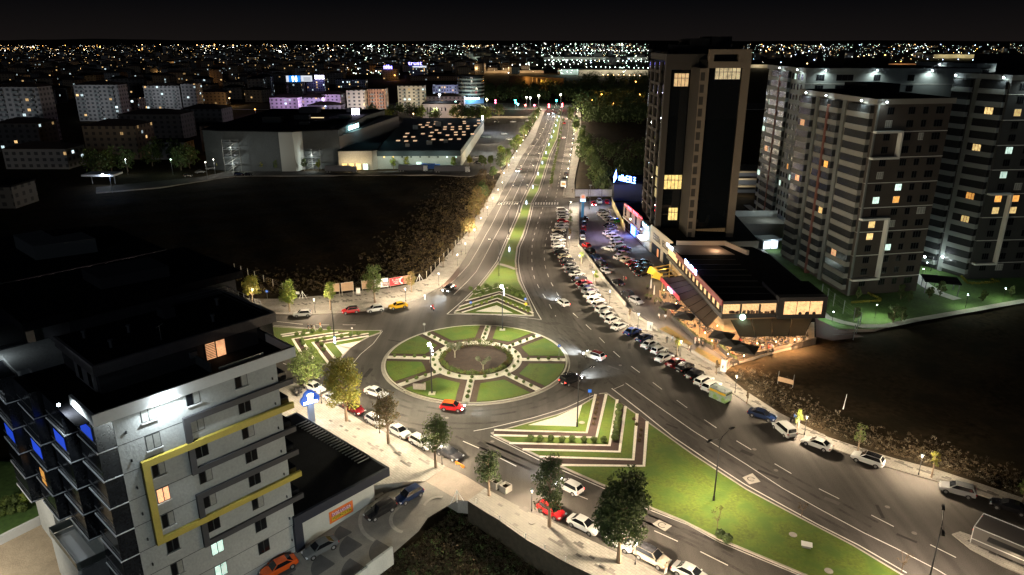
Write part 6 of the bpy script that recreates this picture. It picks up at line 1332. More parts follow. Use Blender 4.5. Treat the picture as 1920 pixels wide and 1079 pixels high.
pil(42.0,51.0,203.9,205.4,52.2,56.2,m_ofd,'lintel'); pil(42.0,43.6,204.0,205.6,7,52.2,m_ofd); pil(42.0,51,205.4,206,7,9.5,m_ofd,'plinth'); pil(42.2,61.4,204,228,54.5,56.3,m_ofd,'roof_block')
for y_ in (211,218,225): pil(41.9,42.8,y_,y_+1.2,7,54,m_ofd)
for i in range(14): pil(42.0,42.4,211,225,8+3.3*i,8.8+3.3*i,m_ofd,'floor_band')
mb = MB()
for z0, z1, x0, x1 in ((56.3,58.6,46,60),(58.6,60.3,49,54.5),(58.6,60.8,55,60.5)): mb.box((x0,208,z0),(x1,222,z1))
mb.build('roof_plant', m_roof, O)
m_room = mat('tower_room', (.7,.6,.4), .8, emit=(1,.80,.46), es=.42, noise=(.8,.5)); m_roomy = mat('tower_room_yellow', (.7,.55,.2), .8, emit=(1,.74,.26), es=.6, noise=(.9,.5)); m_roomw = mat('tower_room_amber', (.7,.5,.25), .8, emit=(1,.66,.33), es=.5, noise=(.9,.4))
def lit(x0, x1, y, z0, z1, m, nm=4):
    mb = MB(); mb.box((x0,y-.05,z0),(x1,y,z1)); w_ = mb.build('lit_window', m, O)
    mb = MB(); [mb.box((x0+(x1-x0)*i/nm-.06,y-.12,z0),(x0+(x1-x0)*i/nm+.06,y-.055,z1)) for i in range(nm+1)]; mb.box((x0,y-.115,z0+(z1-z0)*.62),(x1,y-.058,z0+(z1-z0)*.66)); mb.build('mullions', m_fr, w_)
lit(53.0,59.6,194.58,50.2,53.0,m_room,6); lit(44.6,48.6,204.58,47.8,51.2,m_roomw,4); lit(43.8,48.9,204.58,19.2,23.2,m_roomy,5); lit(45.7,48.4,204.58,10.0,13.6,m_roomy,3)
for i in range(3): mb = MB(); mb.quad((42.38,206.5,16+i*3.2),(42.38,210,16+i*3.2),(42.38,210,18.6+i*3.2),(42.38,206.5,18.6+i*3.2)); mb.build('lit_window', mat('dim_curtain', (.4,.35,.2), .8, emit=(.9,.75,.3), es=.22, noise=(4,.5)), O)
# light from the street canyon that the cladding catches
# ------------------------------------------------------------ restaurant
Rr = thing('restaurant', 'black-roofed two-storey restaurant with red fascia, glowing windows and awnings', 'building')
rl = lambda y: 42.0+(187-y)*.052      # left front line
m_dk = mat('restaurant_black', (.022,.02,.02), .7); m_red = mat('red_fascia', (.13,.008,.012), .5)
m_inn = mat('warm_interior', (.75,.5,.28), .8, emit=(1,.60,.26), es=.85, noise=(2.2,.55,(.10,.05,.03)))
up = [(rl(186.5),186.5),(rl(141),141.2),(66.2,142.8),(66.2,176),(64,183)]
mb = MB(); mb.prism([(rl(186)+1.6,186),(rl(143)+1.6,143.6),(65,145),(65,176),(64,183)], -.6, 4.0, bottom=False); mb.build('ground_floor_wall', mat('warm_plaster', (.42,.30,.18), .8), Rr)
mb = MB(); mb.prism(up, 3.95, 4.9); mb.build('balcony_band', m_dk, Rr)
mb = MB(); mb.prism([(p[0]+(.5 if i in (0,1) else -.5), p[1]+(.5 if i == 1 else 0)) for i, p in enumerate(up)], 4.9, 7.2, bottom=False); mb.build('upper_floor', m_inn, Rr)
mb = MB(); mb.prism(up, 7.2, 7.9); mb.build('roof_edge', m_dk, Rr)
mb = MB(); mb.prism([(p[0]+(.3 if i in (0,1) else -.3), p[1]) for i, p in enumerate(up)], 7.9, 7.93); mb.build('roof', m_roof, Rr)
mb = MB(); [mb.box((44.5,146+i*4.2,7.93),(56,146.12+i*4.2,8.05)) for i in range(7)]; mb.build('roof_seam', m_dk, Rr)
mb = MB(); mb.prism([(rl(177)-.25,177),(rl(141)-.25,141),(rl(141)-.02,141),(rl(177)-.02,177)], 6.9, 8.2); mb.build('red_fascia', m_red, Rr)
mb = MB(); mb.prism([(56.2,141.0),(66.6,141.5),(66.6,143.4),(56.2,143)], 4.0, 8.8); b2 = mb.build('corner_box', m_dk, Rr)
mb = MB(); mb.prism([(56.2,143),(66.6,143.4),(66.6,152),(56.2,152)], 7.94, 8.8); mb.build('corner_roof', m_roof, Rr)
mb = MB(); mb.quad((57.3,140.98,5.0),(65.6,141.38,5.0),(65.6,141.38,7.9),(57.3,140.98,7.9)); w_ = mb.build('show_window', mat('amber_room', (.8,.5,.25), .7, emit=(1,.60,.27), es=.85, noise=(.9,.5)), Rr)
mb = MB(); [mb.box((57.3+i*2.77-.05,140.9+i*.13,5.0),(57.3+i*2.77+.05,140.96+i*.13,7.9)) for i in range(4)]; [mb.tube((60.9+i*1.5,140.95+i*.05,5.0+.25),(60.9+i*1.5,141.0+i*.05,5.0+.25),.38+.1*(i%2),.38,9) for i in range(3)]; mb.build('mullions', m_dk, w_)
mb = MB(); [(mb := MB(), mb.box((rl(141)+x_-.12,141.05,4.9),(rl(141)+x_+.12,141.6,7.2)), mb.build('window_post', m_dk, Rr)) for x_ in (0.05,4.0,8.0,11.7)]
mb = MB(); [(mb := MB(), mb.box((rl(y_)-.02,y_-.1,4.9),(rl(y_)+.45,y_+.1,7.0)), mb.build('window_post', m_dk, Rr)) for y_ in range(143,178,3)]
for k_ in range(26):
    rr = random.Random(k_); x_ = 44.9+rr.random()*11; mb = MB(); w2 = rr.uniform(.2,.6); mb.box((x_,141.62,5.0),(x_+w2,141.66,5.0+rr.uniform(.25,.8))); mb.build('furniture', mat('brown_furniture', (.10,.05,.03), .7), Rr)
mb = MB(); mb.tube((48.8,140.9,4.5),(48.8,140.7,4.5),.62,.62,20); mb.build('round_logo', mat('mint_sign', (1,1,1), .5, emit=(.6,1,.75), es=6), Rr)
nm = mat('blue_white_neon', (1,1,1), .5, emit=(.35,.5,1), es=11)
marks(8, 1.15, nm, Rr, (rl(164)-.3,165,8.4), math.atan2(-1,.052), .08, w=7.6, seed=9); marks(1, 1.0, mr_, Rr, (rl(160)-.3,160.6,8.4), math.atan2(-1,.052), .08, w=.9); marks(1, 1.15, nm, Rr, (rl(159)-.3,159.5,8.4), math.atan2(-1,.052), .08, w=1.1, seed=4)
light('POINT',(rl(162)-1.2,162,8.6),140,(.4,.4,1),.4,parent=Rr)
# roof garden court
mb = MB(); mb.prism([(rl(186)+.4,183.5),(55,184.5),(57,175.5),(rl(176)+.6,175.5)], 7.95, 8.0); mb.build('court_floor', mat('court_pale', (.4,.3,.24), .8), Rr)
mb = MB(); mb.box((44,184.2,8.0),(57,184.6,9.2)); mb.prism([(56.6,184.6),(57.2,184.6),(60.5,175.2),(59.9,175.2)], 8.0, 9.2); mb.build('court_wall', mat('court_wall', (.5,.38,.28), .8), Rr); light('POINT',(53,179,9.2),260,(1,.68,.42),.2,parent=Rr)
mb = MB(); mb.box((43.2,187.0,4.2),(43.6,195,7.2)); mb.build('lit_entry', mat('yellow_entry', (.8,.5,.1), .6, emit=(1,.62,.12), es=1.3, noise=(1.5,.4)), Rr)
marks(7, .9, MATS['sign_white'], Rr, (41.7,182.0,8.3), math.atan2(-1,.1), .06, w=5.5, seed=6)
light('POINT',(40.5,186,5.6),420,(1,.7,.25),.3,parent=Rr); light('POINT',(39.5,177,3.6),300,(1,.72,.3),.3,parent=Rr)
# awnings
def awn(q, z0, z1, name, m, frames=6):
    mb = MB(); a, b_, c, d = q      # a,b outer low edge ; c,d inner high edge
    n = frames
    for i in range(n):
        f0, f1 = i/n+.006, (i+1)/n-.006
        L = lambda p, r, f: (p[0]+(r[0]-p[0])*f, p[1]+(r[1]-p[1])*f)
        mb.add([(*L(a,b_,f0),z0),(*L(a,b_,f1),z0),(*L(d,c,f1),z1),(*L(d,c,f0),z1),(*L(a,b_,f0),z0-.05),(*L(a,b_,f1),z0-.05),(*L(d,c,f1),z1-.05),(*L(d,c,f0),z1-.05)], [(0,1,2,3),(7,6,5,4),(0,4,5,1),(2,6,7,3)])
    o = mb.build(name, m, Rr)
    fr = MB()
    for i in range(n+1):
        f0 = i/n; fr.tube((a[0]+(b_[0]-a[0])*f0, a[1]+(b_[1]-a[1])*f0, z0), (d[0]+(c[0]-d[0])*f0, d[1]+(c[1]-d[1])*f0, z1), .07, .07, 5)
        fr.tube((a[0]+(b_[0]-a[0])*f0, a[1]+(b_[1]-a[1])*f0, -.1), (a[0]+(b_[0]-a[0])*f0, a[1]+(b_[1]-a[1])*f0, z0), .06, .06, 5)
    fr.tube((*a,z0),(*b_,z0),.08,.08,5); fr.build('awning_frame', m_dk, Rr); return o
def cloth(n, c):
    m = mat(n, c, .85, noise=(.5,.12)); t_ = m.node_tree; tr = t_.nodes.new('ShaderNodeBsdfTranslucent'); tr.inputs[0].default_value = (*c, 1); mx = t_.nodes.new('ShaderNodeMixShader'); mx.inputs[0].default_value = .45
    t_.links.new(t_.nodes['Principled BSDF'].outputs[0], mx.inputs[1]); t_.links.new(tr.outputs[0], mx.inputs[2]); t_.links.new(mx.outputs[0], t_.nodes['Material Output'].inputs[0]); return m
m_aw = cloth('awning_cloth', (.30,.24,.19)); m_aw2 = cloth('awning_cloth_tan', (.30,.26,.19))
aw1 = [G(1240,524,3.2), G(1326,616,3.2), (rl(141)+.2,143.8), (rl(171),171)]
awn(aw1, 3.2, 3.85, 'awning', m_aw, 8)
aw2 = [G(1387,633,2.7), G(1508,630,2.7), (64.5,142.6), (46.5,141.2)]
awn(aw2, 2.7, 3.75, 'awning', m_aw2, 4)
mb = MB(); a, b_ = Vector(G(1239,523,3.4)), Vector(G(1275,562,3.4)); mb.prism([tuple(a),tuple(b_),(b_.x-.15,b_.y-.1),(a.x-.15,a.y-.1)], 2.9, 4.0); mb.build('red_fascia', mat('red_fascia_bright', (.45,.03,.05), .5), Rr)  # brighter red than the roof fascia
marks(7, .7, nm, Rr, ((a.x+b_.x)/2-.3,(a.y+b_.y)/2-1.5,3.5), math.atan2(b_.y-a.y,b_.x-a.x), .05, w=3.4)
m_yw = mat('golden_beam', (.55,.36,.10), .6, noise=(1,.1))
t = thing('pergola', 'golden open pergola with two yellow canvas panels by the restaurant corner', 'pergola')
q = [Vector(G(1223,503,3.6)), Vector(G(1243,519,3.6)), Vector(G(1270,516,3.6)), Vector(G(1256,497,3.6))]
mb = MB()
for i in range(4): mb.tube((*q[i],3.6),(*q[(i+1)%4],3.6),.13,.13,4)
for f_ in (.33,.66): mb.tube((*q[0].lerp(q[1],f_),3.6),(*q[3].lerp(q[2],f_),3.6),.11,.11,4)
mb.build('roof_frame', m_yw, t)
for i in range(4): mb = MB(); mb.tube((*q[i],0),(*q[i],3.6),.11,.11,4); mb.build('post', m_yw, t)
for (px_, py_) in ((1221,508),(1231,517)):
    c = Vector(G(px_,py_,3.0)); mb = MB(); mb.quad((c.x-.9,c.y+1.2,2.0),(c.x+.7,c.y-1.2,2.0),(c.x+1.5,c.y-.6,3.6),(c.x-.1,c.y+1.8,3.6)); mb.build('canvas_panel', mat('yellow_canvas', (.75,.45,.03), .7, emit=(1,.6,.05), es=.12), t)
light('POINT',(*q[0].lerp(q[2],.5),3.0),380,(1,.7,.3),.3,parent=t); light('POINT',(q[0].x-.6,q[0].y-.5,3.9),160,(1,.85,.5),.2,parent=t)
# terrace ground, tables, people, umbrellas
TB = [(1252,548),(1236,545),(1236,556),(1262,590),(1290,615),(1335,655),(1372,683),(1400,674),(1460,658),(1527,641),(1527,605),(1385,606),(1355,602)]
slab('terrace_floor', TB, .03, mat('terrace_tiles', (.62,.47,.32), .7, noise=(1,.15)), zb=-1.5)
slab('forecourt', [(1200,548),(1236,545),(1236,556),(1262,590),(1335,655),(1372,683),(1357,697),(1290,652),(1231,612),(1175,572)], .0, MATS['lot_paving'])
def umb(px, s, lab):
    x, y = G(px[0], px[1], 2.8); t = thing('parasol', lab, 'parasol', (x,y,0), R(-30), 'black square parasols over the terrace')
    mb = MB(); mb.tube((0,0,0),(0,0,3.1),.05,.04,6); mb.build('pole', m_dk, t)
    mb = MB(); mb.add([(-s,-s,2.6),(s,-s,2.6),(s,s,2.6),(-s,s,2.6),(0,0,3.15),(-s,-s,2.42),(s,-s,2.42),(s,s,2.42),(-s,s,2.42)], [(0,1,4),(1,2,4),(2,3,4),(3,0,4),(0,5,6,1),(1,6,7,2),(2,7,8,3),(3,8,5,0)]); mb.build('canopy', mat('black_canvas', (.02,.018,.016), .85), t)
umb((1259,573),1.9,'black parasol furthest up the terrace beside the white box'); umb((1285,591),2.1,'black parasol second along the terrace, over the planter'); umb((1354,628),2.2,'black parasol just left of the front awning'); umb((1368,641),1.8,'black parasol tucked behind the lowest one'); umb((1397,652),2.3,'lowest black parasol before the glowing front terrace')
def planter(a, b_, lab):
    A_, B_ = Vector(G(*a,.05)), Vector(G(*b_,.05)); L_ = (B_-A_).length; t = thing('planter_box', lab, 'planter', (A_.x,A_.y,.03), math.atan2(B_.y-A_.y,B_.x-A_.x), 'dark planter boxes edging the terrace'); mb = MB(); mb.box((0,-.3,0),(L_,.3,.9)); mb.build('box', m_dk, t)
    mb = MB(); rr = random.Random(3); [leaves(mb, (L_*(i+.5)/12,0,1.0), .35, 30, rr, .2, .8, shell=.1) for i in range(12)]; mb.build('plants', LF['dark'], t)
planter((1262,600),(1308,640),'long dark planter box beside the upper terrace parasols'); planter((1350,656),(1380,682),'dark planter box at the pointed terrace end'); planter((1236,584),(1248,590),'short dark planter box by the white-shirted person'); planter((1312,642),(1336,656),'dark planter box between the terrace steps and the sedan row')
tb_top = MB(); tb_top.box((-.55,-.4,.70),(.55,.4,.75)); tbm = tb_top.mesh('table_top', m_dk); lg = MB(); lg.tube((0,0,0),(0,0,.7),.05,.05,6); lg.box((-.3,-.3,0),(.3,.3,.04)); lgm = lg.mesh('table_leg', m_dk)
ch = MB(); ch.box((-.24,-.24,.42),(.24,.24,.48)); ch.box((-.24,-.24,.48),(-.19,.24,.9)); [ch.box((a-.02,b_-.02,0),(a+.02,b_+.02,.42)) for a in (-.2,.2) for b_ in (-.2,.2)]; chm = ch.mesh('chair', m_dk)
ch2 = MB(); ch2.v, ch2.f, ch2.m = ch.v, ch.f, ch.m; chr_ = ch2.mesh('chair', mat('chair_red', (.4,.05,.03), .6))
spots = []
rr = random.Random(12)
for r_ in range(4):
    for c_ in range(8): spots.append((1392+c_*16.5+r_*2+rr.uniform(-3,3), 640+r_*8-c_*1.2+rr.uniform(-1,1)))
spots = [s for s in spots if s[1] < 683-(s[0]-1372)*.27-1.5 and s[0] < 1520]
spots += [(1382+i*12, 668-i*3) for i in range(2)]+[(1330+i*6,622+i*10) for i in range(4)]+[(1300+i*9,598+i*9) for i in range(4)]+[(1262+i*9,560+i*10) for i in range(5)]+[(1246,560),(1252,574),(1268,590),(1280,602),(1296,615),(1362,660),(1350,645),(1372,672)]
for i, (x, y) in enumerate(spots):
    X, Y = G(x, y, .05); zone = 'front terrace' if x > 1380 else 'side terrace'; th_ = rr.uniform(0, 3.1)
    t = thing('table', f"dark table on the glowing {zone}, {ORD[min(i,49)]} of the set-out tables", 'table', (X,Y,.03), th_, 'dark tables on the terrace'); inst('table_top', tbm, t); inst('table_leg', lgm, t)
    if i % 3 == 0 and x < 1395: pass
    for k_, (dx, dh) in enumerate(((-.85, 0), (.85, 180))):
        cx, cy = X+dx*math.cos(th_), Y+dx*math.sin(th_)
        c = inst('chair', chr_ if (i+k_) % 9 == 0 else chm, None, (cx,cy,.03), th_+R(dh)); tag(c, f"{'red' if (i+k_)%9==0 else 'dark'} terrace chair at the {ORD[min(i,49)]} dark table, {'left' if k_ == 0 else 'right'} of it", 'chair', 'chairs on the terrace')
        if rr.random() < .72:
            tp = rr.choice(['black','black','grey','navy','black','beige','navy','black','white']); pn = rr.choice(['black','denim','black'])
            person(None, 'sit', tp, pn, math.degrees(th_)+dh, f"seated guest in {tp} at the {ORD[min(i,49)]} terrace table, {'left' if k_ == 0 else 'right'} chair", group='guests seated on the terrace', world=(cx+.06*math.cos(th_+R(dh)), cy+.06*math.sin(th_+R(dh))), z=.05)
for x, y, p_ in ((1405,625,300),(1440,622,330),(1475,618,330),(1500,628,220),(1345,612,260),(1310,590,260),(1280,560,240),(1258,535,240),(1370,645,220),(1395,668,170),(1335,640,150),(1245,545,150),(1268,570,150),(1295,600,150),(1322,625,150),(1420,645,200),(1455,642,200),(1490,638,200),(1365,665,150)):
    X, Y = G(x, y, 2.3); light('SPOT',(X,Y,2.2),p_*20,(1,.56,.26),.15,(0,0,-1),165,.5,parent=Rr)
    mb = MB(); mb.tube((X,Y,2.25),(X,Y,2.5),.12,.06,8); mb.build('pendant_lamp', mat('pendant_glow', (1,.7,.4), .5, emit=(1,.66,.32), es=12), Rr)
for i in range(3): mb = MB(); mb.tube((60+i*.9,141.8,2.8),(60+i*.9,141.8,3.5),.12,.12,8); mb.build('pendant_lamp', MATS['pendant_glow'], Rr)
for i,(x,y) in enumerate([(1220,541),(1226,553)]):
    t = thing('folded_parasol', ['folded white parasol left of its twin at the pergola','folded white parasol nearer the camera at the pergola'][i], 'parasol', (*G(x,y+2,0),0)); mb = MB(); mb.tube((0,0,.3),(0,0,2.6),.22,.12,8); mb.build('canopy', m_white, t); mb = MB(); mb.tube((0,0,0),(0,0,2.9),.05,.04,6); mb.build('pole', m_grey, t)
for i,(x,y) in enumerate([(1212,561),(1220,562),(1228,571),(1231,567),(1238,570),(1214,543),(1242,556)]):
    t = thing('potted_plant', f"potted plant on the restaurant forecourt, {ORD[i]} of the scattered pots", 'plant', (*G(x,y,0),.0), 0, 'potted plants on the forecourt'); mb = MB(); mb.tube((0,0,0),(0,0,.55),.25,.35,10); mb.build('pot', m_white if i in (3,) else m_dk, t); mb = MB(); leaves(mb, (0,0,.85), .45, 60, random.Random(i), .2); mb.build('plant', LF['green'], t)
# sports court, fence, glazed kiosk behind
sheet('sports_court', [(1528,575),(1545,600),(1580,618),(1620,632),(1560,640),(1530,632)], .05, mat('court_red', (.08,.03,.025), .8))
fence([(1540,556),(1562,575),(1600,603),(1612,612),(1600,636),(1560,636)],'tall mesh fence round the dim sports court',3.2,.1,gap=4,m=m_grey)
K = thing('kiosk', 'glazed kiosk lit white inside beside the estate path', 'kiosk', (*G(1437,466,0),0), R(12)); mb = MB(); mb.box((-2.6,-2,0),(2.6,2,2.9)); mb.build('wall', m_grey, K); mb = MB(); mb.prism([(-3.2,-2.6),(3.2,-2.6),(3.2,2.6),(-3.2,2.6)], 2.95, 3.4); mb.build('roof', mat('kiosk_roof', (.35,.4,.42), .6), K)
for i in range(2): mb = MB(); mb.box((-2.3+i*2.5,-2.06,.4),(-.2+i*2.5,-2.02,2.7)); mb.build('glazing', mat('kiosk_glow', (1,1,1), .5, emit=(.78,.9,1), es=1.7, noise=(3,.2)), K)
light('POINT',(0,-3.4,2.4),260,(.8,.92,1),.3,parent=K)
H_ = thing('service_building', 'low grey building with a pale parapet between the tower and the estate', 'building', (77,223,0), 0); mb = MB(); mb.box((-9,-6,-.3),(9,4,5.6)); mb.build('wall', mat('service_wall', (.34,.34,.32), .85), H_); mb = MB(); mb.box((-8.7,-5.7,5.6),(8.7,3.7,5.65)); mb.build('roof', m_conc, H_); mb = MB(); mb.box((-9,3.7,5.6),(9,4,7.6)); mb.build('parapet', m_plight, H_); light('POINT',(4,-2,9),260,(.85,1,.95),.4,parent=H_)
C2 = thing('parking_deck', 'long pale deck building with lit levels behind the office tower', 'building', (100,300,0), 0)
for i in range(3): mb = MB(); mb.box((-18,-8,3.0*i+2.4),(18,8,3.0*i+3.1)); mb.build('deck', mat('deck_tan', (.4,.34,.24), .8), C2)
mb = MB(); mb.box((-17,-6,-.3),(17,8,9)); mb.build('core', mat('deck_core', (.12,.14,.18), .8), C2); light('POINT',(-6,-12,5),700,(1,.9,.7),.5,parent=C2)
# ================================================================ estate towers on the right
m_br = mat('brown_render', (.05,.041,.035), .85, noise=(.3,.12)); m_gr = mat('grey_render', (.13,.14,.135), .85, noise=(.3,.1)); m_dg = mat('dark_grey_render', (.032,.034,.034), .85, noise=(.3,.1))
m_par = mat('parapet_beige', (.20,.195,.175), .8); m_parw = mat('parapet_pale', (.20,.22,.212), .8); m_trim = mat('white_trim', (.62,.62,.58), .7); m_tgl = mat('tower_balcony_glazing', (.022,.024,.026), .25, spec=.5); m_rs = mat('rust_strip', (.14,.05,.035), .8)
def estate(name_lab, corner, dl, ll, dr, lr, H, fl, wallm, parm, seed, bays_l, bays_r, frames=(), lits=None, floods=(), rust=None):
    """corner = near corner; left face runs ll metres along dl, right face lr metres along dr"""
    rnd = random.Random(seed); c = Vector(corner); dl, dr = Vector(dl).normalized(), Vector(dr).normalized()
    t = thing('apartment_tower', name_lab, 'apartment tower', (c.x,c.y,0)); fh = (H-3.2)/fl; lits = lits or {}
    A_, B_ = dl*ll, dr*lr
    mb = MB(); mb.prism([(0,0), tuple(B_), tuple(A_+B_), tuple(A_)], -.4, H-.6, bottom=False); mb.build('wall', wallm, t)
    q = [-(dl+dr)*.5, B_+(dr-dl)*.5, A_+B_+(dl+dr)*.5, A_+(dl-dr)*.5]
    mb = MB(); mb.prism([tuple(v) for v in q], H-1.5, H-.3, bottom=True); mb.build('roof_fascia', m_par if parm is m_par else m_parw, t)
    mb = MB(); mb.prism([tuple(v*.985) for v in q], H-.3, H-.25); mb.build('roof', m_roof, t)
    ctr = (A_+B_)/2
    mb = MB(); mb.prism([tuple(ctr+dl*a+dr*b) for a, b in ((-5,-5),(5,-5),(5,4),(-5,4))], H-.3, H+2.2); mb.build('roof_hut', m_roof, t)
    def fm(face):  # matrix: x along the face seen left to right from outside, -y outward
        if face == 'L': o = A_; d = -dl
        else: o = Vector((0,0)); d = dr
        return Matrix(((d.x,-d.y,0,o.x),(d.y,d.x,0,o.y),(0,0,1,0),(0,0,0,1)))
    for face, bays in (('L', bays_l), ('R', bays_r)):
        M_ = fm(face)
        for x0, x1, kind in bays:
            if kind == 'col': mb = MB(M_); mb.box((x0,-.35,0),(x1,.05,H-1.5)); mb.build('pilaster', m_gr if parm is m_par else m_parw, t); continue
            if kind == 'rust': mb = MB(M_); mb.box((x0,-1.15,0),(x1,.05,H-3)); mb.build('rust_strip', m_rs, t); continue
            if kind == 'panel': mb = MB(M_); mb.box((x0,-.06,fh*8),(x1,.02,H-1.6)); mb.build('panel', m_gr, t); continue
            for f in range(fl):
                z = 1.6+f*fh
                if kind in ('balc','wrap'):
                    pr = 1.1
                    mb = MB(M_); mb.box((x0,-pr,z-.2),(x1,.02,z)); mb.box((x0,-pr,z),(x1,-pr+.12,z+1.0)); mb.box((x0,-pr+.12,z),(x0+.12,.02,z+1.0)); mb.box((x1-.12,-pr+.12,z),(x1,.02,z+1.0))
                    o = mb.build('balcony', parm, t)
                    g = MB(M_); g.box((x0+.1,-pr+.14,z+1.0),(x1-.1,.03,z+fh-.22)); g.build('glazing', m_tgl, o)
                    k = lits.get((face, round(x0), f))
                    if k or rnd.random() < .012:
                        km = {'y':m_yroom,'o':m_oroom,'c':m_clit,'w':m_wlit}[k or rnd.choice('yc')]; w_ = min(2.2, (x1-x0)*.45); xs = x0+(x1-x0)*rnd.uniform(.2,.45)
                        g = MB(M_); n_ = 3; [g.box((xs+i*w_/n_,-pr+.08,z+1.05),(xs+(i+.8)*w_/n_,-pr+.13,z+fh-.4)) for i in range(n_)]; g.build('lit_room', km, o)
                else:
                    w = x1-x0; k = lits.get((face, round(x0), f)); km = {'y':m_yroom,'o':m_oroom,'c':m_clit,'w':m_wlit}.get(k)
                    if km is None and rnd.random() < .08: km = rnd.choice([m_cur,m_cur,m_cur,m_clit])
                    mb = MB(M_); mb.box((x0,-.05,z+.75),(x1,.02,z+fh-.55)); o = mb.build('window', m_fr if not km else m_trim, t)
                    g = MB(M_); n_ = 3 if w > 1.6 else 2
                    for i in range(n_): g.box((x0+w*i/n_+.06,-.08,z+.83),(x0+w*(i+1)/n_-.04,-.055,z+fh-.63))
                    g.build('pane', km or m_glass, o)
        for f in range(1, fl, 2): mb = MB(M_); L_ = ll if face == 'L' else lr; mb.box((0,-.09,1.35+f*fh),(L_,.02,1.5+f*fh)); mb.build('string_course', m_trim if face == 'R' else parm, t)
    for face, x0, x1, f0, f1 in frames:
        M_ = fm(face); z0, z1 = 1.45+f0*fh, 1.45+f1*fh; mb = MB(M_)
        mb.box((x0,-1.35,z0-.25),(x1,.03,z0+.2)); mb.box((x0,-1.35,z1-.2),(x1,.03,z1+.25)); mb.box((x1-.45,-1.33,z0+.2),(x1,.02,z1-.2)); mb.build('white_frame', m_trim, t)
    for face, x, dz in floods:
        M_ = fm(face); p = M_ @ Vector((x,-1.7,H-.9)); d = (M_.to_3x3() @ Vector((0,.5,-1)))
        mb = MB(); mb.ball(p, .2, 8, 5); mb.build('floodlight', m_leds, t); light('SPOT', p+d.normalized()*.4, dz, (.86,1,.95), .12, d, 150, .8, parent=t)
    return t
FD = {'brown':m_br}
estate('grey and beige apartment tower in the middle of the estate with white outline frames',(82.8,166.5),(-4,34),34.2,(19.1,3.6),19.4,47.6,15,m_br,m_par,2,
  [(0,.9,'win'),(1.2,7.4,'balc'),(8.0,9.4,'col'),(9.8,11.0,'win'),(11.4,15.0,'balc'),(15.2,16.0,'rust'),(16.2,20.2,'balc'),(20.7,22.2,'col'),(22.5,23.4,'win'),(24,33.4,'balc')],
  [(.02,.5,'col'),(2.8,4.5,'win'),(8.2,9.9,'win'),(12.0,13.3,'win'),(15.4,17.6,'win')],
  frames=[('R',.0,7.0,11,13),('R',0,7.4,1,6.1)], lits={('R',8,8):'c',('R',8,7):'o',('R',3,7):'c',('L',1,12):'w',('L',10,8):'y',('R',3,4):'y',('R',8,3):'c',('L',16,5):'y',('L',1,7):'w',('L',16,9):'o',('R',3,5):'y',('L',24,2):'w'},
  floods=[('L',5,600),('L',15,600),('L',30.5,900),('R',1.0,200)])
estate('right-hand dark apartment tower cut by the photo edge, many balconies and orange windows',(120.7,179.4),(-4.9,11.8),14.5,(22,2),26,52.2,16,m_dg,m_parw,5,
  [(0,5,'balc'),(5.6,6.8,'col'),(7.2,14,'balc')],[(2.4,4.2,'win'),(7,9,'win'),(12,14,'win'),(17,19,'win'),(21.5,23.5,'win')],
  frames=[('R',0,6.2,1,7)], lits={('L',7,13):'y',('R',2,13):'y',('R',2,5):'y',('R',7,5):'y',('R',2,10):'c',('R',2,8):'c',('L',7,4):'y',('R',2,6):'o',('R',7,6):'o',('L',7,6):'o',('R',12,6):'o',('R',7,13):'y'},
  floods=[('L',1,500),('L',13.5,500),('R',5,1100),('R',16,600)])
estate('long pale grey apartment tower standing behind the middle one',(88.5,224),(-1.0,30),30,(50,-2),50,52.2,16,m_parw,m_parw,9,
  [(0,2,'win'),(3,4.2,'win'),(5.5,12,'balc'),(12.3,13.0,'rust'),(13.2,19,'balc'),(20,21,'win'),(22,23,'win'),(24.5,25.5,'win'),(27,28,'win')],
  [(3,5.5,'win'),(9,14,'win'),(20,22,'win'),(30,32,'win')], lits={('L',24,6):'o',('L',6,7):'w',('L',3,12):'c'}, floods=[('L',13,1000),('L',27,600),('R',5,900),('R',20,900),('R',36,900)])
estate('dim apartment tower at the upper right between the two near ones',(140,225),(-6,20),22,(30,2),36,53.5,16,m_dg,m_parw,12,
  [(1,8,'balc'),(9,10,'col'),(11,18,'balc')],[(2,4,'win'),(8,14,'balc'),(18,20,'win')], floods=[('L',10,700),('R',6,900)])
for i,(px_,p_,h_) in enumerate([((1440,510),550,2.6),((1478,540),550,2.6),((1512,572),550,2.6),((1560,604),700,2.6),((1640,598),1900,3.5),((1810,578),900,3.5),((1880,566),900,3.5),((1432,440),600,4),((1452,425),600,4),((1735,512),260,3),((1752,537),260,3),((1728,524),260,3),((1795,553),260,3),((1466,447),500,4)]):
    x, y = G(px_[0],px_[1],.1); t = thing('garden_lamp', f"small cool garden lamp on the estate grounds, {ORD[i]} along the paths", 'garden lamp', (x,y,.1), 0, 'garden lamps of the estate')
    mb = MB(); mb.tube((0,0,0),(0,0,h_-.3),.05,.05,6); mb.build('post', m_black, t)
    mb = MB(); mb.tube((0,0,h_-.05),(0,0,h_),.22,.22,10); mb.build('cap', m_black, t); mb = MB(); mb.tube((0,0,h_-.28),(0,0,h_-.08),.09,.09,8); mb.build('diffuser', m_leds, t)
    light('POINT',(0,0,h_-.35),p_,(.84,1,.90) if i not in (4,5,6) else (.9,1,.75),.15,parent=t)
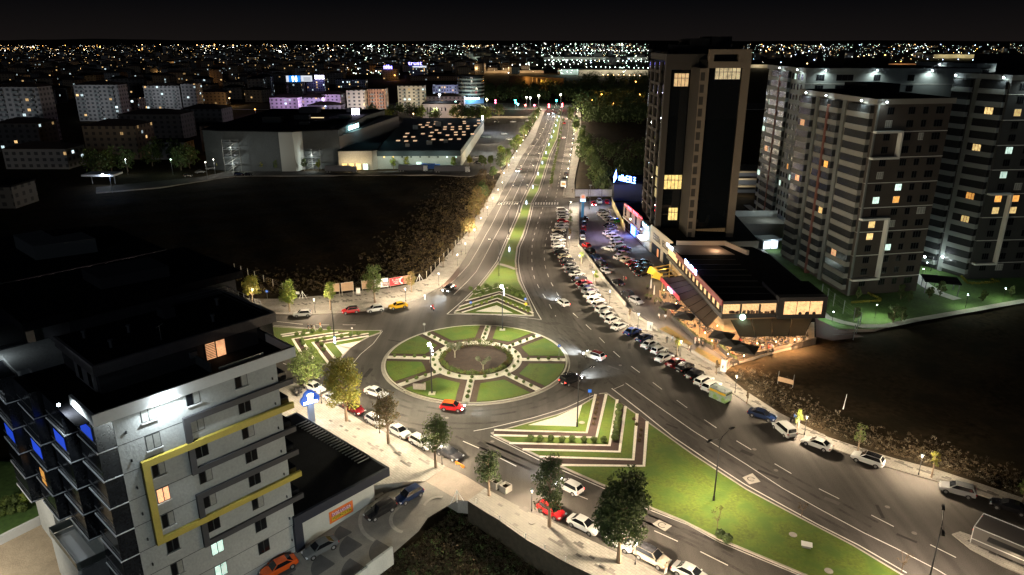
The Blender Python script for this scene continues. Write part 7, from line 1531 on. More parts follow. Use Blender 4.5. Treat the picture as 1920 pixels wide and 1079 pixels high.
# a canopy pavilion on the right lawn
t = thing('pavilion', 'small dark-roofed pavilion with lit rim on the right lawn', 'pavilion', (*G(1760,548),.1), R(-20)); mb = MB(); mb.prism([(-4,-3),(4,-3),(4,3),(-4,3)], 3.0, 3.3); mb.build('roof', m_roof, t)
for a in (-3.6,3.6):
    for b_ in (-2.6,2.6): mb = MB(); mb.tube((a,b_,0),(a,b_,3.0),.1,.1,6); mb.build('post', m_grey, t)
t = thing('light_mast', 'bright floodlights above the garages behind the right lawn', 'floodlight', (*G(1745,510),0)); mb = MB(); mb.tube((0,0,0),(0,0,4.2),.08,.06,6); mb.build('mast', m_black, t)
for s in (-2.4,2.4): mb = MB(); mb.ball((s,0,4.2),.28,8,5); mb.build('floodlight', m_leds, t)
mb = MB(); mb.tube((-2.4,0,4.2),(2.4,0,4.2),.04,.04,4); mb.build('arm', m_black, t); light('POINT',(0,-.6,4.0),420,(.9,1,.95),.3,parent=t)
# ================================================================ market hall and cinema block
m_mk = mat('market_wall', (.30,.31,.28), .85, noise=(.2,.12)); m_mkd = mat('market_navy', (.03,.045,.05), .8)
K_ = thing('market_hall', 'low white-walled market hall with a dark roof full of small lit skylights', 'building')
zb = -.3; x0, x1, y0, y1 = -66,-25.5,352,505
mb = MB(); mb.prism([(x0,y0),(x1,y0+1),(-19.5,y1),(-74,y1)], zb, 6.0, bottom=False); mb.build('wall', m_mk, K_)
mb = MB(); mb.prism([(x0-.3,y0-.3),(x1+.3,y0+.7),(-19.2,y1+.3),(-74.3,y1+.3)], 6.0, 8.6); mb.build('fascia', m_mkd, K_)
mb = MB(); mb.prism([(x0,y0),(x1,y0+1),(-19.5,y1),(-74,y1)], 8.6, 8.65); mb.build('roof', mat('market_roof', (.035,.05,.052), .7, noise=(.08,.3)), K_)
m_sky = mat('skylight_glow', (1,.7,.5), .5, emit=(1,.62,.36), es=.6); rr = random.Random(5)
for i in range(9):
    for j in range(7):
        if rr.random() < .22: continue
        x = -62+i*4.6+j*.3+(j%2)*1.2; y = 385+j*15+rr.uniform(-3,3)+i*1.5; mb = MB(); mb.box((x,y,8.65),(x+1.9,y+2.6,9.0)); mb.build('skylight', m_sky, K_)
for i in range(9): mb = MB(); mb.box((-63+i*4.4,y0-.35,5.3),(-62.2+i*4.4,y0-.29,6.0)); mb.build('vent_window', [m_yroom,m_fr,m_clit][0 if i < 2 else (2 if i > 6 else 1)], K_)
for x,y,s in ((-60,440,3),(-48,455,3.4),(-44,372,2.6),(-36,380,2),(-54,365,2)): mb = MB(); mb.box((x,y,8.65),(x+s,y+s,8.65+s*.8)); mb.build('roof_unit', m_mk, K_)
mb = MB(); mb.box((-47,y0-.35,zb),(-44.5,y0-.05,3.2)); mb.build('door', m_clit, K_)
mb = MB(); mb.tube((-20,y1-10,8.7),(-20,y1-10,10.5),.3,.3,8); mb.ball((-20,y1-10,10.6),.7,8,5); mb.build('floodlight', m_leds, K_); light('POINT',(-15,y1-12,10),4200,(.75,.85,1),.5,parent=K_)
for x,p_ in ((-60,2600),(-47,2600),(-34,2600)): light('SPOT',(x,344,7.5),p_,(.85,1,.85),.3,(0,.75,-.65),140,.9,parent=K_)
light('POINT',(-21,372,5),1200,(1,.72,.35),.3,parent=K_); light('POINT',(-12,400,8),3600,(.9,1,.9),.4,parent=K_); light('POINT',(-14,440,6),2600,(1,.85,.6),.4,parent=K_); light('POINT',(-2,380,9),4200,(.95,1,.88),.4,parent=K_); light('POINT',(-6,475,9),4200,(.9,1,.92),.4,parent=K_)
mb = MB(); mb.box((-19.2,440,3.5),(-13,452,4)); mb.build('side_canopy', m_mkd, K_)
L1 = thing('loading_annex', 'pale loading annex with glowing bays left of the market hall', 'building'); mb = MB(); mb.prism([(-84,347.5),(-68,349),(-66,351.9),(-68,375),(-84,375)], zb, 9.0, bottom=False); mb.build('wall', mat('annex_wall', (.34,.31,.26), .85, noise=(.2,.15)), L1); mb = MB(); mb.prism([(-84.3,347.2),(-67.6,348.7),(-65.6,351.8),(-68,375),(-84,375)], 9.0, 9.4); mb.build('roof', m_roof, L1)
for i in range(4): mb = MB(); mb.box((-82.5+i*3.4,347.2,.2),(-80.2+i*3.4,347.46,3.0)); mb.build('lit_bay', m_yroom if i != 3 else m_clit, L1); light('POINT',(-81+i*3.4,345.5,3.4),260,(1,.8,.45),.2,parent=L1)
light('SPOT',(-76,338,9),2400,(1,.88,.66),.3,(0,.9,-.3),130,.9,parent=L1)
CB = thing('cinema_building', 'tall windowless charcoal hall with an outside steel stair left of the market', 'building')
mb = MB(); mb.prism([(-138.7,347),(-111,344),(-104.5,344.5),(-102,352),(-84.3,352),(-84,420),(-79,455),(-150,460),(-150,352)], zb, 18.6, bottom=False); mb.build('wall', mat('cinema_wall', (.07,.075,.075), .85, noise=(.15,.15)), CB)
mb = MB(); mb.prism([(-110.8,343.9),(-104.2,344.4),(-101.8,351.9),(-102.2,352.1),(-104.5,344.8),(-110.8,344.3)], zb, 18.4); mb.build('pale_bay', mat('cinema_pale', (.42,.43,.40), .85), CB)
mb = MB(); mb.prism([(-139,346.7),(-104,344.2),(-84,351.8),(-83.7,420),(-78.7,455.3),(-150.3,460.3),(-150.3,351.7)], 18.6, 19.1); mb.build('roof', m_roof, CB)
for x,y,s in ((-130,380,6),(-118,395,5),(-108,370,3),(-95,400,4),(-125,430,7),(-98,435,5)): mb = MB(); mb.box((x,y,19.1),(x+s*1.6,y+s,19.1+s*.45)); mb.build('roof_unit', m_dg, CB)
mb = MB(); mb.prism([(-84,352),(-70,452),(-79,455)], zb, 15.5); mb.build('side_hall', mat('cinema_side', (.16,.14,.13), .85), CB)
marks(9, 1.9, mat('cyan_white_neon', (1,1,1), .5, emit=(.5,1,1), es=10), CB, (-82.2,378,17.3), R(82), .1, w=15, seed=8); light('POINT',(-78,376,19),900,(.3,.8,1),.6,parent=CB)
mb = MB(); mb.box((-92,421,19.2),(-88,422,22.5)); mb.build('lit_panel', mat('lilac_white', (1,1,1), .5, emit=(.85,.8,1), es=9), CB); light('POINT',(-90,418,21.5),1600,(.75,.7,1),.6,parent=CB)
mb = MB(); mb.box((-117,400,19.4),(-103,400.3,19.8)); mb.build('warm_strip', mat('warm_strip', (1,.8,.5), .5, emit=(1,.75,.4), es=.9), CB)
def stair(x, y, h, lab, n=4):
    t = thing('fire_stair', lab, 'stair', (x,y,-.2)); W_ = 5.5
    for i in range(n):
        z = h*i/n; mb = MB(); mb.add([(0,-1.2,z),(0,-.2,z),(W_,-.2,z+h/n),(W_,-1.2,z+h/n),(0,-1.2,z+.3),(0,-.2,z+.3),(W_,-.2,z+h/n+.3),(W_,-1.2,z+h/n+.3)], [(0,1,2,3),(7,6,5,4),(0,3,7,4),(1,5,6,2)]); mb.tube((0,-1.3,z+1.2),(W_,-1.3,z+h/n+1.2),.06,.06,4); mb.build('flight', m_par, t)
        mb = MB(); mb.box((-1.2,-2.4,z+h/n-.1),(W_+1.2,0,z+h/n)); mb.tube((-1.2,-2.4,z+h/n+1),(W_+1.2,-2.4,z+h/n+1),.06,.06,4); mb.build('landing', m_grey, t)
    for a in (-1.2,W_/2,W_+1.2): mb = MB(); mb.tube((a,-2.4,0),(a,-2.4,h+1.2),.12,.12,5); mb.build('column', m_par, t)
    light('POINT',(W_/2,-3.2,h*.8),520,(.9,1,.95),.2,parent=t); light('POINT',(W_/2,-4,h*.3),700,(.9,1,.95),.2,parent=t)
stair(-137,346.4,14,'outside steel stair on the left end of the charcoal hall'); stair(-100,351.5,9,'brightly lit steel stair between the pale bay and the loading annex',3)
light('SPOT',(-118,330,8),1100,(.9,1,.95),.4,(0,.9,.15),140,.9,parent=CB)
# ================================================================ recognisable mid-distance blocks
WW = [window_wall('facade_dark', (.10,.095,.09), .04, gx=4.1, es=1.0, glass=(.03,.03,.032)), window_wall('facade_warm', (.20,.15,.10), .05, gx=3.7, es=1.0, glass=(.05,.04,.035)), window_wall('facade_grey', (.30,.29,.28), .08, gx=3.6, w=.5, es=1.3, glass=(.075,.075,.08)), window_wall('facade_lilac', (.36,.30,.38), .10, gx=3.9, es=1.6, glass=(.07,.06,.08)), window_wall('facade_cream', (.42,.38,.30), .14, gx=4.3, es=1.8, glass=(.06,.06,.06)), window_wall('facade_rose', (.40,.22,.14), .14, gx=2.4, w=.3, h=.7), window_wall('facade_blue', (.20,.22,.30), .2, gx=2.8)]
m_tile = mat('roof_tiles_dark', (.05,.03,.025), .9, noise=(.3,.2))
def blk(xl, xr, yt, yb, dep, m, lab, roof='flat', yaw=0, extra=0, z=-.3, H=None, group=None, name='apartment_block'):
    a, b_ = Vector(G(xl,yb,z)), Vector(G(xr,yb,z)); w = (b_-a).length; H = H or ZAT((a.y+b_.y)/2, yt)-z; ang = math.atan2(b_.y-a.y, b_.x-a.x)+R(yaw)
    t = thing(name, lab, 'building', (a.x,a.y,z), ang, group)
    mb = MB(); mb.prism([(0,0),(w,0),(w,dep),(0,dep)], 0, H, bottom=False); mb.build('wall', m, t)
    mb = MB()
    if roof == 'hip': mb.add([(-.6,-.6,H),(w+.6,-.6,H),(w+.6,dep+.6,H),(-.6,dep+.6,H),(w*.3,dep*.5,H+2.6),(w*.7,dep*.5,H+2.6)], [(0,1,5,4),(1,2,5),(2,3,4,5),(3,0,4)])
    else: mb.prism([(-.3,-.3),(w+.3,-.3),(w+.3,dep+.3),(-.3,dep+.3)], H, H+.7)
    mb.build('roof', m_tile if roof == 'hip' else m_roof, t)
    return t, w, H
def bal(t, w, H, m, n=2, z0=3):
    k = int((H-z0)/3)
    for j in range(n):
        for i in range(k): mb = MB(); xx = w*(j+.5)/n; mb.box((xx-1.8,-1.2,z0+i*3-.2),(xx+1.8,-.02,z0+i*3+.9)); mb.build('balcony', m, t)
def gl(x, y, z, p, c, par): light('POINT',(x,y,z),p,c,.5,parent=par)
m_pc = m_parw
lft = [(8,92,164,268,14,WW[2],'grey ten-storey apartment block at the left photo edge'),(150,232,160,228,14,WW[2],'pale grey apartment block second from the left with lit windows'),(275,342,162,206,14,WW[2],'pale grey apartment block third from the left')]
for i,(xl,xr,yt,yb,dp,m,lab) in enumerate(lft):
    t, w, H = blk(xl,xr,yt,yb,dp,m,lab,'hip'); bal(t, w, H, m_pc, 3); light('SPOT',(w/2,-30,14),5000*(1+.7*i),(.85,.92,1),1,(0,1,.1),120,.9,parent=t)
for xl,xr,yt,yb,dp,m,lab,rf in [(12,130,280,318,16,WW[2],'low wide house with a dark roof at the lower left','hip'),(0,80,232,282,18,WW[0],'dark block below the left edge tower','hip'),(165,262,237,300,20,WW[1],'brown block with a row of orange windows','hip'),(285,350,268,300,12,WW[2],'small grey apartment house by the dark trees','flat'),(380,425,238,285,16,WW[0],'dark house touching the charcoal hall','flat'),(230,345,215,262,20,WW[0],'broad dark-roofed block behind the brown one','hip'),(345,420,205,245,20,WW[0],'brown block left of the charcoal hall roof','hip'),(228,262,185,215,14,WW[4],'narrow lit cream house between the two grey blocks','flat'),(355,400,160,190,20,WW[1],'brown house right of the third grey block','flat'),(345,372,158,206,14,WW[2],'slim grey wing behind the third grey block','hip')]:
    blk(xl,xr,yt,yb,dp,m,lab,rf)
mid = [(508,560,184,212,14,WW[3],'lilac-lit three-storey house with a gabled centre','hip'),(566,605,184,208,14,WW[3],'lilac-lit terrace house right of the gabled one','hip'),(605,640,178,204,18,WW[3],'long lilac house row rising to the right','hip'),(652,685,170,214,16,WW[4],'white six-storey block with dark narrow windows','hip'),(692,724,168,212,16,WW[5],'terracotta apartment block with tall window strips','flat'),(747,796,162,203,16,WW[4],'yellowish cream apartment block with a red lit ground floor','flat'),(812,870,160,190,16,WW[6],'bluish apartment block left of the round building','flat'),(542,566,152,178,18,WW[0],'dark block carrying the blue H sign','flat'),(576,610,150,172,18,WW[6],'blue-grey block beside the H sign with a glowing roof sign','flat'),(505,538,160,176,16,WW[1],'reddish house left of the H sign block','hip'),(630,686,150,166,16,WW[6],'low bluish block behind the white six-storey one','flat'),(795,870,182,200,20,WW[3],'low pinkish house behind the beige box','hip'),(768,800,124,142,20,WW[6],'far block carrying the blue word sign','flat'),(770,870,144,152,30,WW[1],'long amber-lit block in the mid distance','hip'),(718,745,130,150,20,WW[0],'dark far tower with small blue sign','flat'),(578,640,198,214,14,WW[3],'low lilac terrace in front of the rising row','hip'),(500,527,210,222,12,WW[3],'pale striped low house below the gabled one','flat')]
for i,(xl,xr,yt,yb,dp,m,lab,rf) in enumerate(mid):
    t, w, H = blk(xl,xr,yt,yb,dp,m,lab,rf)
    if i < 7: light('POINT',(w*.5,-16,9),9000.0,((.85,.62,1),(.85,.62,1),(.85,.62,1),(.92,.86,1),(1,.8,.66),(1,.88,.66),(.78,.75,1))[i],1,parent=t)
    if i in (4,5,6): bal(t, w, H, m_pc, 2)
    if i == 7:
        mb = MB(); mb.box((w*.1,-.4,H-1.5),(w*1.0,.3,H+5.5)); s_ = mb.build('sign_panel', mat('h_blue', (.02,.2,.6), .5, emit=(.02,.22,.75), es=1.0), t); hm = MB(); [hm.box((w*.55+a,-.7,H+b),(w*.55+c,-.42,H+d)) for a,b,c,d in ((-2.6,-.8,-1.1,4.8),(1.1,-.8,2.6,4.8),(-1.1,1.4,1.1,2.6))]; hm.build('letter_h', MATS['sign_white'], t); mb = MB(); mb.box((-w*.1,-.35,H-1.4),(w*.1-.05,.3,H+5.4)); mb.build('white_panel', mat('panel_glow', (1,1,1), .5, emit=(.85,.9,1), es=.7), t)
        mb = MB(); mb.box((w*1.05,-.4,H-1.0),(w*1.9,.3,H+5.5)); mb.build('white_panel', MATS['panel_glow'], t); mb = MB(); [mb.box((w*1.25,-.5,H+.2+k_*1.3),(w*1.8,-.42,H+.7+k_*1.3)) for k_ in range(3)]; mb.build('text_lines', m_dg, t)
    if i == 8: marks(3, 4.2, mat('lilac_neon', (1,1,1), .5, emit=(.8,.75,1), es=8), t, (w*.75,-.5,H+2.8), 0, .3, w=12, seed=3); light('POINT',(w*.75,-8,H+3),2500,(.5,.4,1),.8,parent=t)
    if i == 12: text('trust', 9, mat('ultramarine_neon', (.4,.4,1), .5, emit=(.25,.22,1), es=7), t, (w*.35,-1,H+4), 0, .3, w=w*.8); mb = MB(); mb.box((w*.2,-.5,H-3),(w,-.1,H-.5)); mb.build('lit_band', MATS['panel_glow'], t)
    if i == 14: marks(3, 6, MATS['ultramarine_neon'], t, (w*.4,-1,H+3), 0, .3, w=14, seed=2)
t, w, H = blk(793,860,196,222,22,mat('beige_box', (.38,.34,.31), .85),'beige flat-roofed box building with narrow black windows beyond the market','flat')
for f_ in (.12,.2,.38,.52,.62,.82): mb = MB(); mb.box((w*f_,-.08,H*.25 if f_ < .3 else H*.5),(w*f_+.9,-.01,H*.75)); mb.build('window', m_glass, t)
light('POINT',(w*.4,-14,9),8000,(1,.86,.78),1,parent=t); light('POINT',(w*1.05,-4,3),3000,(1,.7,.3),.5,parent=t)
# round glazed building
x, y = G(886,196,-.3); x2, _y = G(908,192,-.3); r_ = 13.5; y += 12
t = thing('round_building', 'round building with pale floor rings and a blue-lit ground floor', 'building', (x-2,y,-.3)); H = ZAT(y-12, 146)+1
for i in range(6):
    z = 5+i*(H-5)/6; mb = MB(); mb.tube((0,0,z+1.3),(0,0,z+(H-5)/6),r_-.6,r_-.6,32); mb.build('window_band', [m_shop][0], t); mb = MB(); mb.tube((0,0,z),(0,0,z+1.5),r_,r_,32); mb.build('floor_ring', m_parw, t)
mb = MB(); mb.tube((0,0,H),(0,0,H+1),r_+.2,r_+.2,32); mb.build('roof', m_roof, t); mb = MB(); mb.tube((0,0,0),(0,0,5),r_-.8,r_-.8,32); mb.build('ground_floor', mat('blue_shopfront', (.1,.2,.35), .5, emit=(.15,.45,.9), es=.35), t)
marks(9, 1.8, MATS['cyan_white_neon'], t, (2,-r_-.6,5.5), 0, .3, w=14, seed=4); light('POINT',(0,-26,10),9000,(.8,1,.9),1,parent=t); light('POINT',(0,-17,3.5),2500,(.3,.6,1),.6,parent=t)
# junction: tall lamps, traffic lights, low walls
def jl(px, top, col, es_, lab, p_=0, kind='street_lamp', r_=None, cat='street lamp'):
    x, y = G(px[0], px[1], -.1); z = ZAT(y, top); t = thing(kind, lab, cat, (x,y,-.1)); mb = MB(); mb.tube((0,0,0),(0,0,z),.16,.1,6); mb.build('pole', m_grey, t)
    mb = MB(); r_ = r_ or y*.0011; mb.ball((0,0,z),r_,8,5); mb.build('lamp_glow' if kind == 'street_lamp' else 'signal_lens', mat('glow_%d_%d_%d_%d' % (*[int(c*99) for c in col], es_), col, .5, emit=col, es=es_), t)
    if p_: light('POINT',(0,-.5,z-1.2),p_,col,.4,parent=t)
jl((1010,203),180,(1,.95,.7),60,'brightest tall lamp left of the far junction',9000); jl((1051,200),178,(1,1,.75),60,'tall yellow-white lamp right of the far junction',9000); jl((994,206),184,(1,.98,.85),50,'tall white lamp second left of the far junction',6000); jl((987,205),183,(1,.95,.7),30,'dimmer tall lamp third left of the far junction',3000); jl((913,206),187,(1,1,.5),40,'yellow-green tall lamp by the round building',5000); jl((825,218),178,(.85,.93,1),60,'tall blue-white lamp before the beige box building',7000); jl((855,218),192,(.5,1,.9),20,'turquoise lamp at the right corner of the beige box',2000); jl((680,208),192,(.9,1,.95),40,'white wall lamp beside the white six-storey block',2500)
for px_, top, c, lab in [((929,204),189,(1,.06,.12),'red traffic light far left of the junction'),((929,204),193,(1,.06,.12),'lower red traffic light far left of the junction'),((966,204),189,(.05,1,.85),'green traffic light left of the junction'),((967,205),193,(.05,1,.85),'lower green traffic light left of the junction'),((971,206),196,(.2,.9,1),'cyan traffic light left of the junction'),((1029,208),197,(1,.08,.12),'red traffic light on the median of the far junction'),((1029,208),201,(1,.08,.12),'lower red traffic light on the median of the far junction'),((1043,202),189,(.05,1,.85),'green traffic light above the far carriageway'),((1054,206),196,(1,.08,.1),'red traffic light right of the far carriageway'),((1054,208),200,(1,.08,.1),'lower red traffic light right of the far carriageway'),((985,207),198,(1,.1,.08),'small red light beside the tall lamp pole'),((1002,206),198,(1,.1,.15),'small red light between the two junction lamps')]:
    jl(px_, top, c, 26, lab, 900 if 'lower' not in lab else 0, 'traffic_light', None, 'traffic light')
t = thing('retaining_wall', 'long warm-lit low wall across the slope before the far junction', 'wall', (*G(860,222),-.2)); a, b_ = G(860,219), G(1000,217); mb = MB(); mb.box((0,0,0),(b_[0]-a[0],.6,1.6)); mb.build('wall_face', m_par, t)
for i in range(9): light('POINT',(4+i*(b_[0]-a[0]-8)/8,-2.2,2),520,(1,.72,.42),.3,parent=t)
t = thing('shop_canopy', 'lilac-lit shop canopy beyond the market roof', 'canopy', (*G(660,236),-.1)); mb = MB(); mb.box((-8,-3,4),(22,8,5)); mb.build('roof', mat('lilac_canopy', (.5,.4,.5), .7), t)
for a in (-7,0,7,14,21): mb = MB(); mb.tube((a,-2.5,0),(a,-2.5,4),.15,.15,5); mb.build('post', m_grey, t)
light('POINT',(5,-4,7),3600,(.95,.62,.95),.6,parent=t); light('POINT',(15,5,10),3000,(.9,.6,1),.6,parent=t)
t = thing('entrance_pavilion', 'white arched pavilion glowing warm left of the far junction', 'pavilion', (*G(893,207),-.1)); mb = MB(); pts = [(-10+20*i/12, 0, 1+4.2*math.sin(math.pi*i/12)) for i in range(13)]; [mb.quad((a[0],-5,a[2]),(b[0],-5,b[2]),(b[0],6,b[2]),(a[0],6,a[2])) for a, b in zip(pts, pts[1:])]; mb.build('roof', m_par, t); light('POINT',(0,-10,5),3800,(1,.85,.6),.5,parent=t)
# orange-lit road with columns far right of the junction and the long depot
t = thing('viaduct', 'orange-lit ramp wall with a row of columns beyond the junction', 'ramp', (0,0,0)); a, b_ = G(975,160), G(1040,166)
for i in range(9): f_ = i/8; mb = MB(); x = a[0]+(b_[0]-a[0])*f_; y = a[1]+(b_[1]-a[1])*f_; mb.box((x-.8,y-.8,0),(x+.8,y+.8,13-5*f_)); mb.build('column', m_par, t)
mb = MB(); mb.prism([(a[0]-15,a[1]+6),(b_[0]+12,b_[1]+6),(b_[0]+12,b_[1]+9),(a[0]-15,a[1]+9)], 0, 12); mb.build('wall', m_br, t)
for i in range(4): f_ = (i+.5)/4; light('POINT',(a[0]+(b_[0]-a[0])*f_, a[1]+(b_[1]-a[1])*f_-12, 9),7000,(1,.42,.08),1.5,parent=t)
def hall(xl, xr, yt, yb, m, lab, lamp=None, n=3, dep=60, col=(1,.75,.4)):
    t, w, H = blk(xl,xr,yt,yb,dep,m,lab,'flat',name='warehouse')
    if lamp:
        for i in range(n): light('POINT',(w*(i+.5)/n,-w*.06-12,H*.7+6),lamp*.3,col,2,parent=t)
m_wh = mat('warehouse_wall', (.30,.28,.26), .85, noise=(.02,.2))
hall(880,1020,133,138,m_wh,'long amber-lit warehouse across the middle distance',60000,5,col=(1,.6,.25)); hall(1050,1085,131,141,m_wh,'pale teal warehouse right of the long amber one',50000,2,col=(.7,1,.9)); hall(1085,1215,132,143,m_wh,'cream-lit depot stretching to the glass tower',60000,4,col=(1,.9,.6)); hall(800,960,107,112,m_wh,'far long greenish warehouse strip on the left',90000,4,col=(.8,1,.8)); hall(1020,1215,108,113,m_wh,'far warehouse strip on the right of the road axis',90000,4,col=(.85,1,.85)); hall(1750,1920,103,110,m_wh,'far yellow-lit logistics hall at the right photo edge',160000,5,col=(1,.85,.4)); hall(1660,1760,120,130,m_wh,'rust-lit hall above the right towers',60000,2,col=(1,.4,.12)); hall(1360,1440,122,128,m_wh,'far cream-lit hall between the glass tower and the estate',70000,2,col=(1,.85,.5))
LMK = [(45,'left photo edge'),(110,'left edge tower'),(250,'second grey block'),(360,'third grey block'),(480,'charcoal hall'),(560,'gabled lilac house'),(640,'H sign'),(700,'white six-storey block'),(790,'cream block'),(850,'beige box building'),(920,'round building'),(1000,'junction traffic lights'),(1060,'far junction'),(1130,'avenue tree line'),(1215,'blue rooftop sign'),(1420,'glass office tower'),(1560,"estate's pale tower"),(1700,'middle estate tower'),(9999,'right estate tower')]
SEC = {}
def sector(px, kind):
    k = next(n for lim, n in LMK if px < lim); key = (k, kind); SEC[key] = SEC.get(key, -1)+1
    return f"{kind} above the {k}, {ORD[min(SEC[key],49)]} of these from the front"
# ================================================================ the wider town: low houses and lamps
rnd = random.Random(77); made = 0; taken = []
avoid = [(-155,335,-8,520)]
WWC = [WW[0],WW[0],WW[1],WW[0],WW[2],WW[1]]
proto = []
for i in range(12):
    w, d, h = rnd.uniform(14,26), rnd.uniform(12,18), rnd.choice([9,12,12,15,18,21]); mb = MB(); mb.prism([(-w/2,-d/2),(w/2,-d/2),(w/2,d/2),(-w/2,d/2)], -1, h, bottom=False); wm = mb.mesh('wall', WWC[i % 6])
    mb = MB(); mb.add([(-w/2-.6,-d/2-.6,h),(w/2+.6,-d/2-.6,h),(w/2+.6,d/2+.6,h),(-w/2-.6,d/2+.6,h),(-w*.2,0,h+2.8),(w*.2,0,h+2.8)], [(0,1,5,4),(1,2,5),(2,3,4,5),(3,0,4)]); proto.append((wm, mb.mesh('roof', m_tile if i % 3 else m_roof)))
tries = 0
while made < 290 and tries < 12000:
    tries += 1; py = 196-105*rnd.random()**.8; px = rnd.uniform(-40, 990) if rnd.random() < .93 else rnd.uniform(1100,1700)
    if 505 < px < 900 and py > 150 or px > 640 and py > 140 or px > 1000 and py > 125: continue
    if px < 460 and py > 205: continue
    x, y = G(px, py, 0)
    if y > 3000 or any(abs(x-a) < 24 and abs(y-b) < 22 for a, b in taken): continue
    taken.append((x, y)); k = rnd.randrange(12); t = thing('house', sector(px, 'low dark-roofed apartment house'), 'house', (x,y,-.3), rnd.uniform(-.5,.5), 'low apartment houses of the far town')
    inst('wall', proto[k][0], t); inst('roof', proto[k][1], t); made += 1
LC = {'warm':(1,.62,.25),'orange':(1,.42,.08),'cool':(.82,1,.93),'green':(.7,1,.75),'white':(1,.95,.85),'blue':(.45,.6,1),'red':(1,.15,.15)}
LMt = {k: mat('far_lamp_'+k, v, .5, emit=v, es=12) for k, v in LC.items()}
def farspots(n, seed):
    rnd = random.Random(seed); out = []
    cl_ = [(rnd.uniform(0,1920), rnd.uniform(10,38)) for _ in range(46)]
    while len(out) < n:
        c0, w0 = rnd.choice(cl_); px = rnd.gauss(c0, w0) if rnd.random() < .75 else rnd.uniform(0,1920)
        if not 0 < px < 1920: continue
        u = rnd.random()
        if 640 < px < 1215: py = 82+rnd.random()**1.3*58; ks = ['cool']*5+['green']*4+['white']*3+['warm','blue']
        elif px < 330: py = 86+abs(rnd.gauss(0,1))*8; ks = ['orange']*5+['warm']*4+['white']; 
        elif px <= 640: py = 84+abs(rnd.gauss(0,1))*13; ks = ['warm']*4+['white']*3+['orange']*2+['cool']*3
        elif px > 1400: py = 84+abs(rnd.gauss(0,1))*14; ks = ['warm']*4+['white']*3+['cool']*2+['orange']*2+['blue']
        else: continue
        if px < 640 and rnd.random() < .5 or px > 1400 and rnd.random() < .45: continue
        if py > 175: continue
        out.append((px, py, rnd.choice(ks), rnd.random()))
    return out
# rows of equal lamps, as along depots and roads
rows = []
for x0_,y0_,x1_,y1_,n,c in [(830,101,865,103,6,'green'),(930,99,1000,100,12,'cool'),(1000,99,1110,101,16,'cool'),(1030,113,1210,116,22,'cool'),(1100,126,1215,128,14,'cool'),(770,113,1000,113,14,'green'),(1060,95,1215,96,20,'white'),(870,87,930,86,9,'warm'),(420,79.5,475,79.5,12,'white'),(1610,107,1640,103,4,'warm'),(1735,103,1870,104,16,'warm'),(1740,112,1910,114,7,'blue'),(1130,141,1200,142,8,'warm'),(940,111,1090,118,12,'cool'),(960,123,1100,121,10,'white'),(1690,116,1722,116,2,'orange'),(200,84,470,86,9,'warm'),(640,79,850,80.5,10,'warm')]:
    rr = random.Random(n*7); rows += [(x0_+(x1_-x0_)*i/(n-1)+rr.uniform(-1,1), y0_+(y1_-y0_)*i/(n-1)+rr.uniform(-.5,.5), c, .75) for i in range(n)]
allsp = farspots(560, 5)+rows
allsp.sort(key=lambda s: -s[1])
lampm = {}
for k, m in LMt.items():
    mb = MB(); mb.tube((0,0,-10),(0,0,0),.25,.15,5,0); mb.ball((0,0,0),1,8,5,1); lampm[k] = mb.mesh('street_lamp', [m_grey, m])
for i, (px, py, c, u) in enumerate(allsp[:290]):
    z = 9; x, y = G(px, py, z); r_ = y*.00048*(.35+.9*u**2)
    o = inst('street_lamp', lampm[c], None, (x,y,z)); o.scale = (r_,r_,r_ if r_ < 1 else r_); tag(o, sector(px, f"far {'amber' if c in ('warm','orange') else 'cold white' if c in ('cool','white') else c} street lamp"), 'street lamp', f'{c} street lamps of the far town')
mb = MB(); ml = list(LMt); 
for (px, py, c, u) in allsp[290:]:
    z = 9; x, y = G(px, py, z); r_ = y*.00045*(.3+.9*u**2); mb.ball((x,y,z), r_, 6, 4, ml.index(c)); mb.tube((x,y,0),(x,y,z),r_*.2,r_*.2,3,7)
rr = random.Random(9); CLW = [(rr.uniform(0,1920), rr.uniform(8,45)) for _ in range(60)]
for i in range(2000):   # tiny windows and lamps of the farthest districts
    px = rr.gauss(*rr.choice(CLW)) if rr.random() < .8 else rr.uniform(0,1920); py = 83+abs(rr.gauss(0,1))*(28 if px < 640 else 16); 
    if 1215 < px < 1400 or px > 1400 and py > 118: continue
    z = 6; x, y = G(px, py, z); r_ = y*.00013*(.5+rr.random()); mb.ball((x,y,z), r_, 5, 3, rr.choice([0,0,1,2,4,4] if px < 640 else [0,2,3,4,2]))
o = mb.build('far_town_lamps', [LMt[k] for k in ml]+[m_grey]); o['kind'] = 'stuff'; o['label'] = 'countless lamps and lit windows of the farthest districts on the horizon'
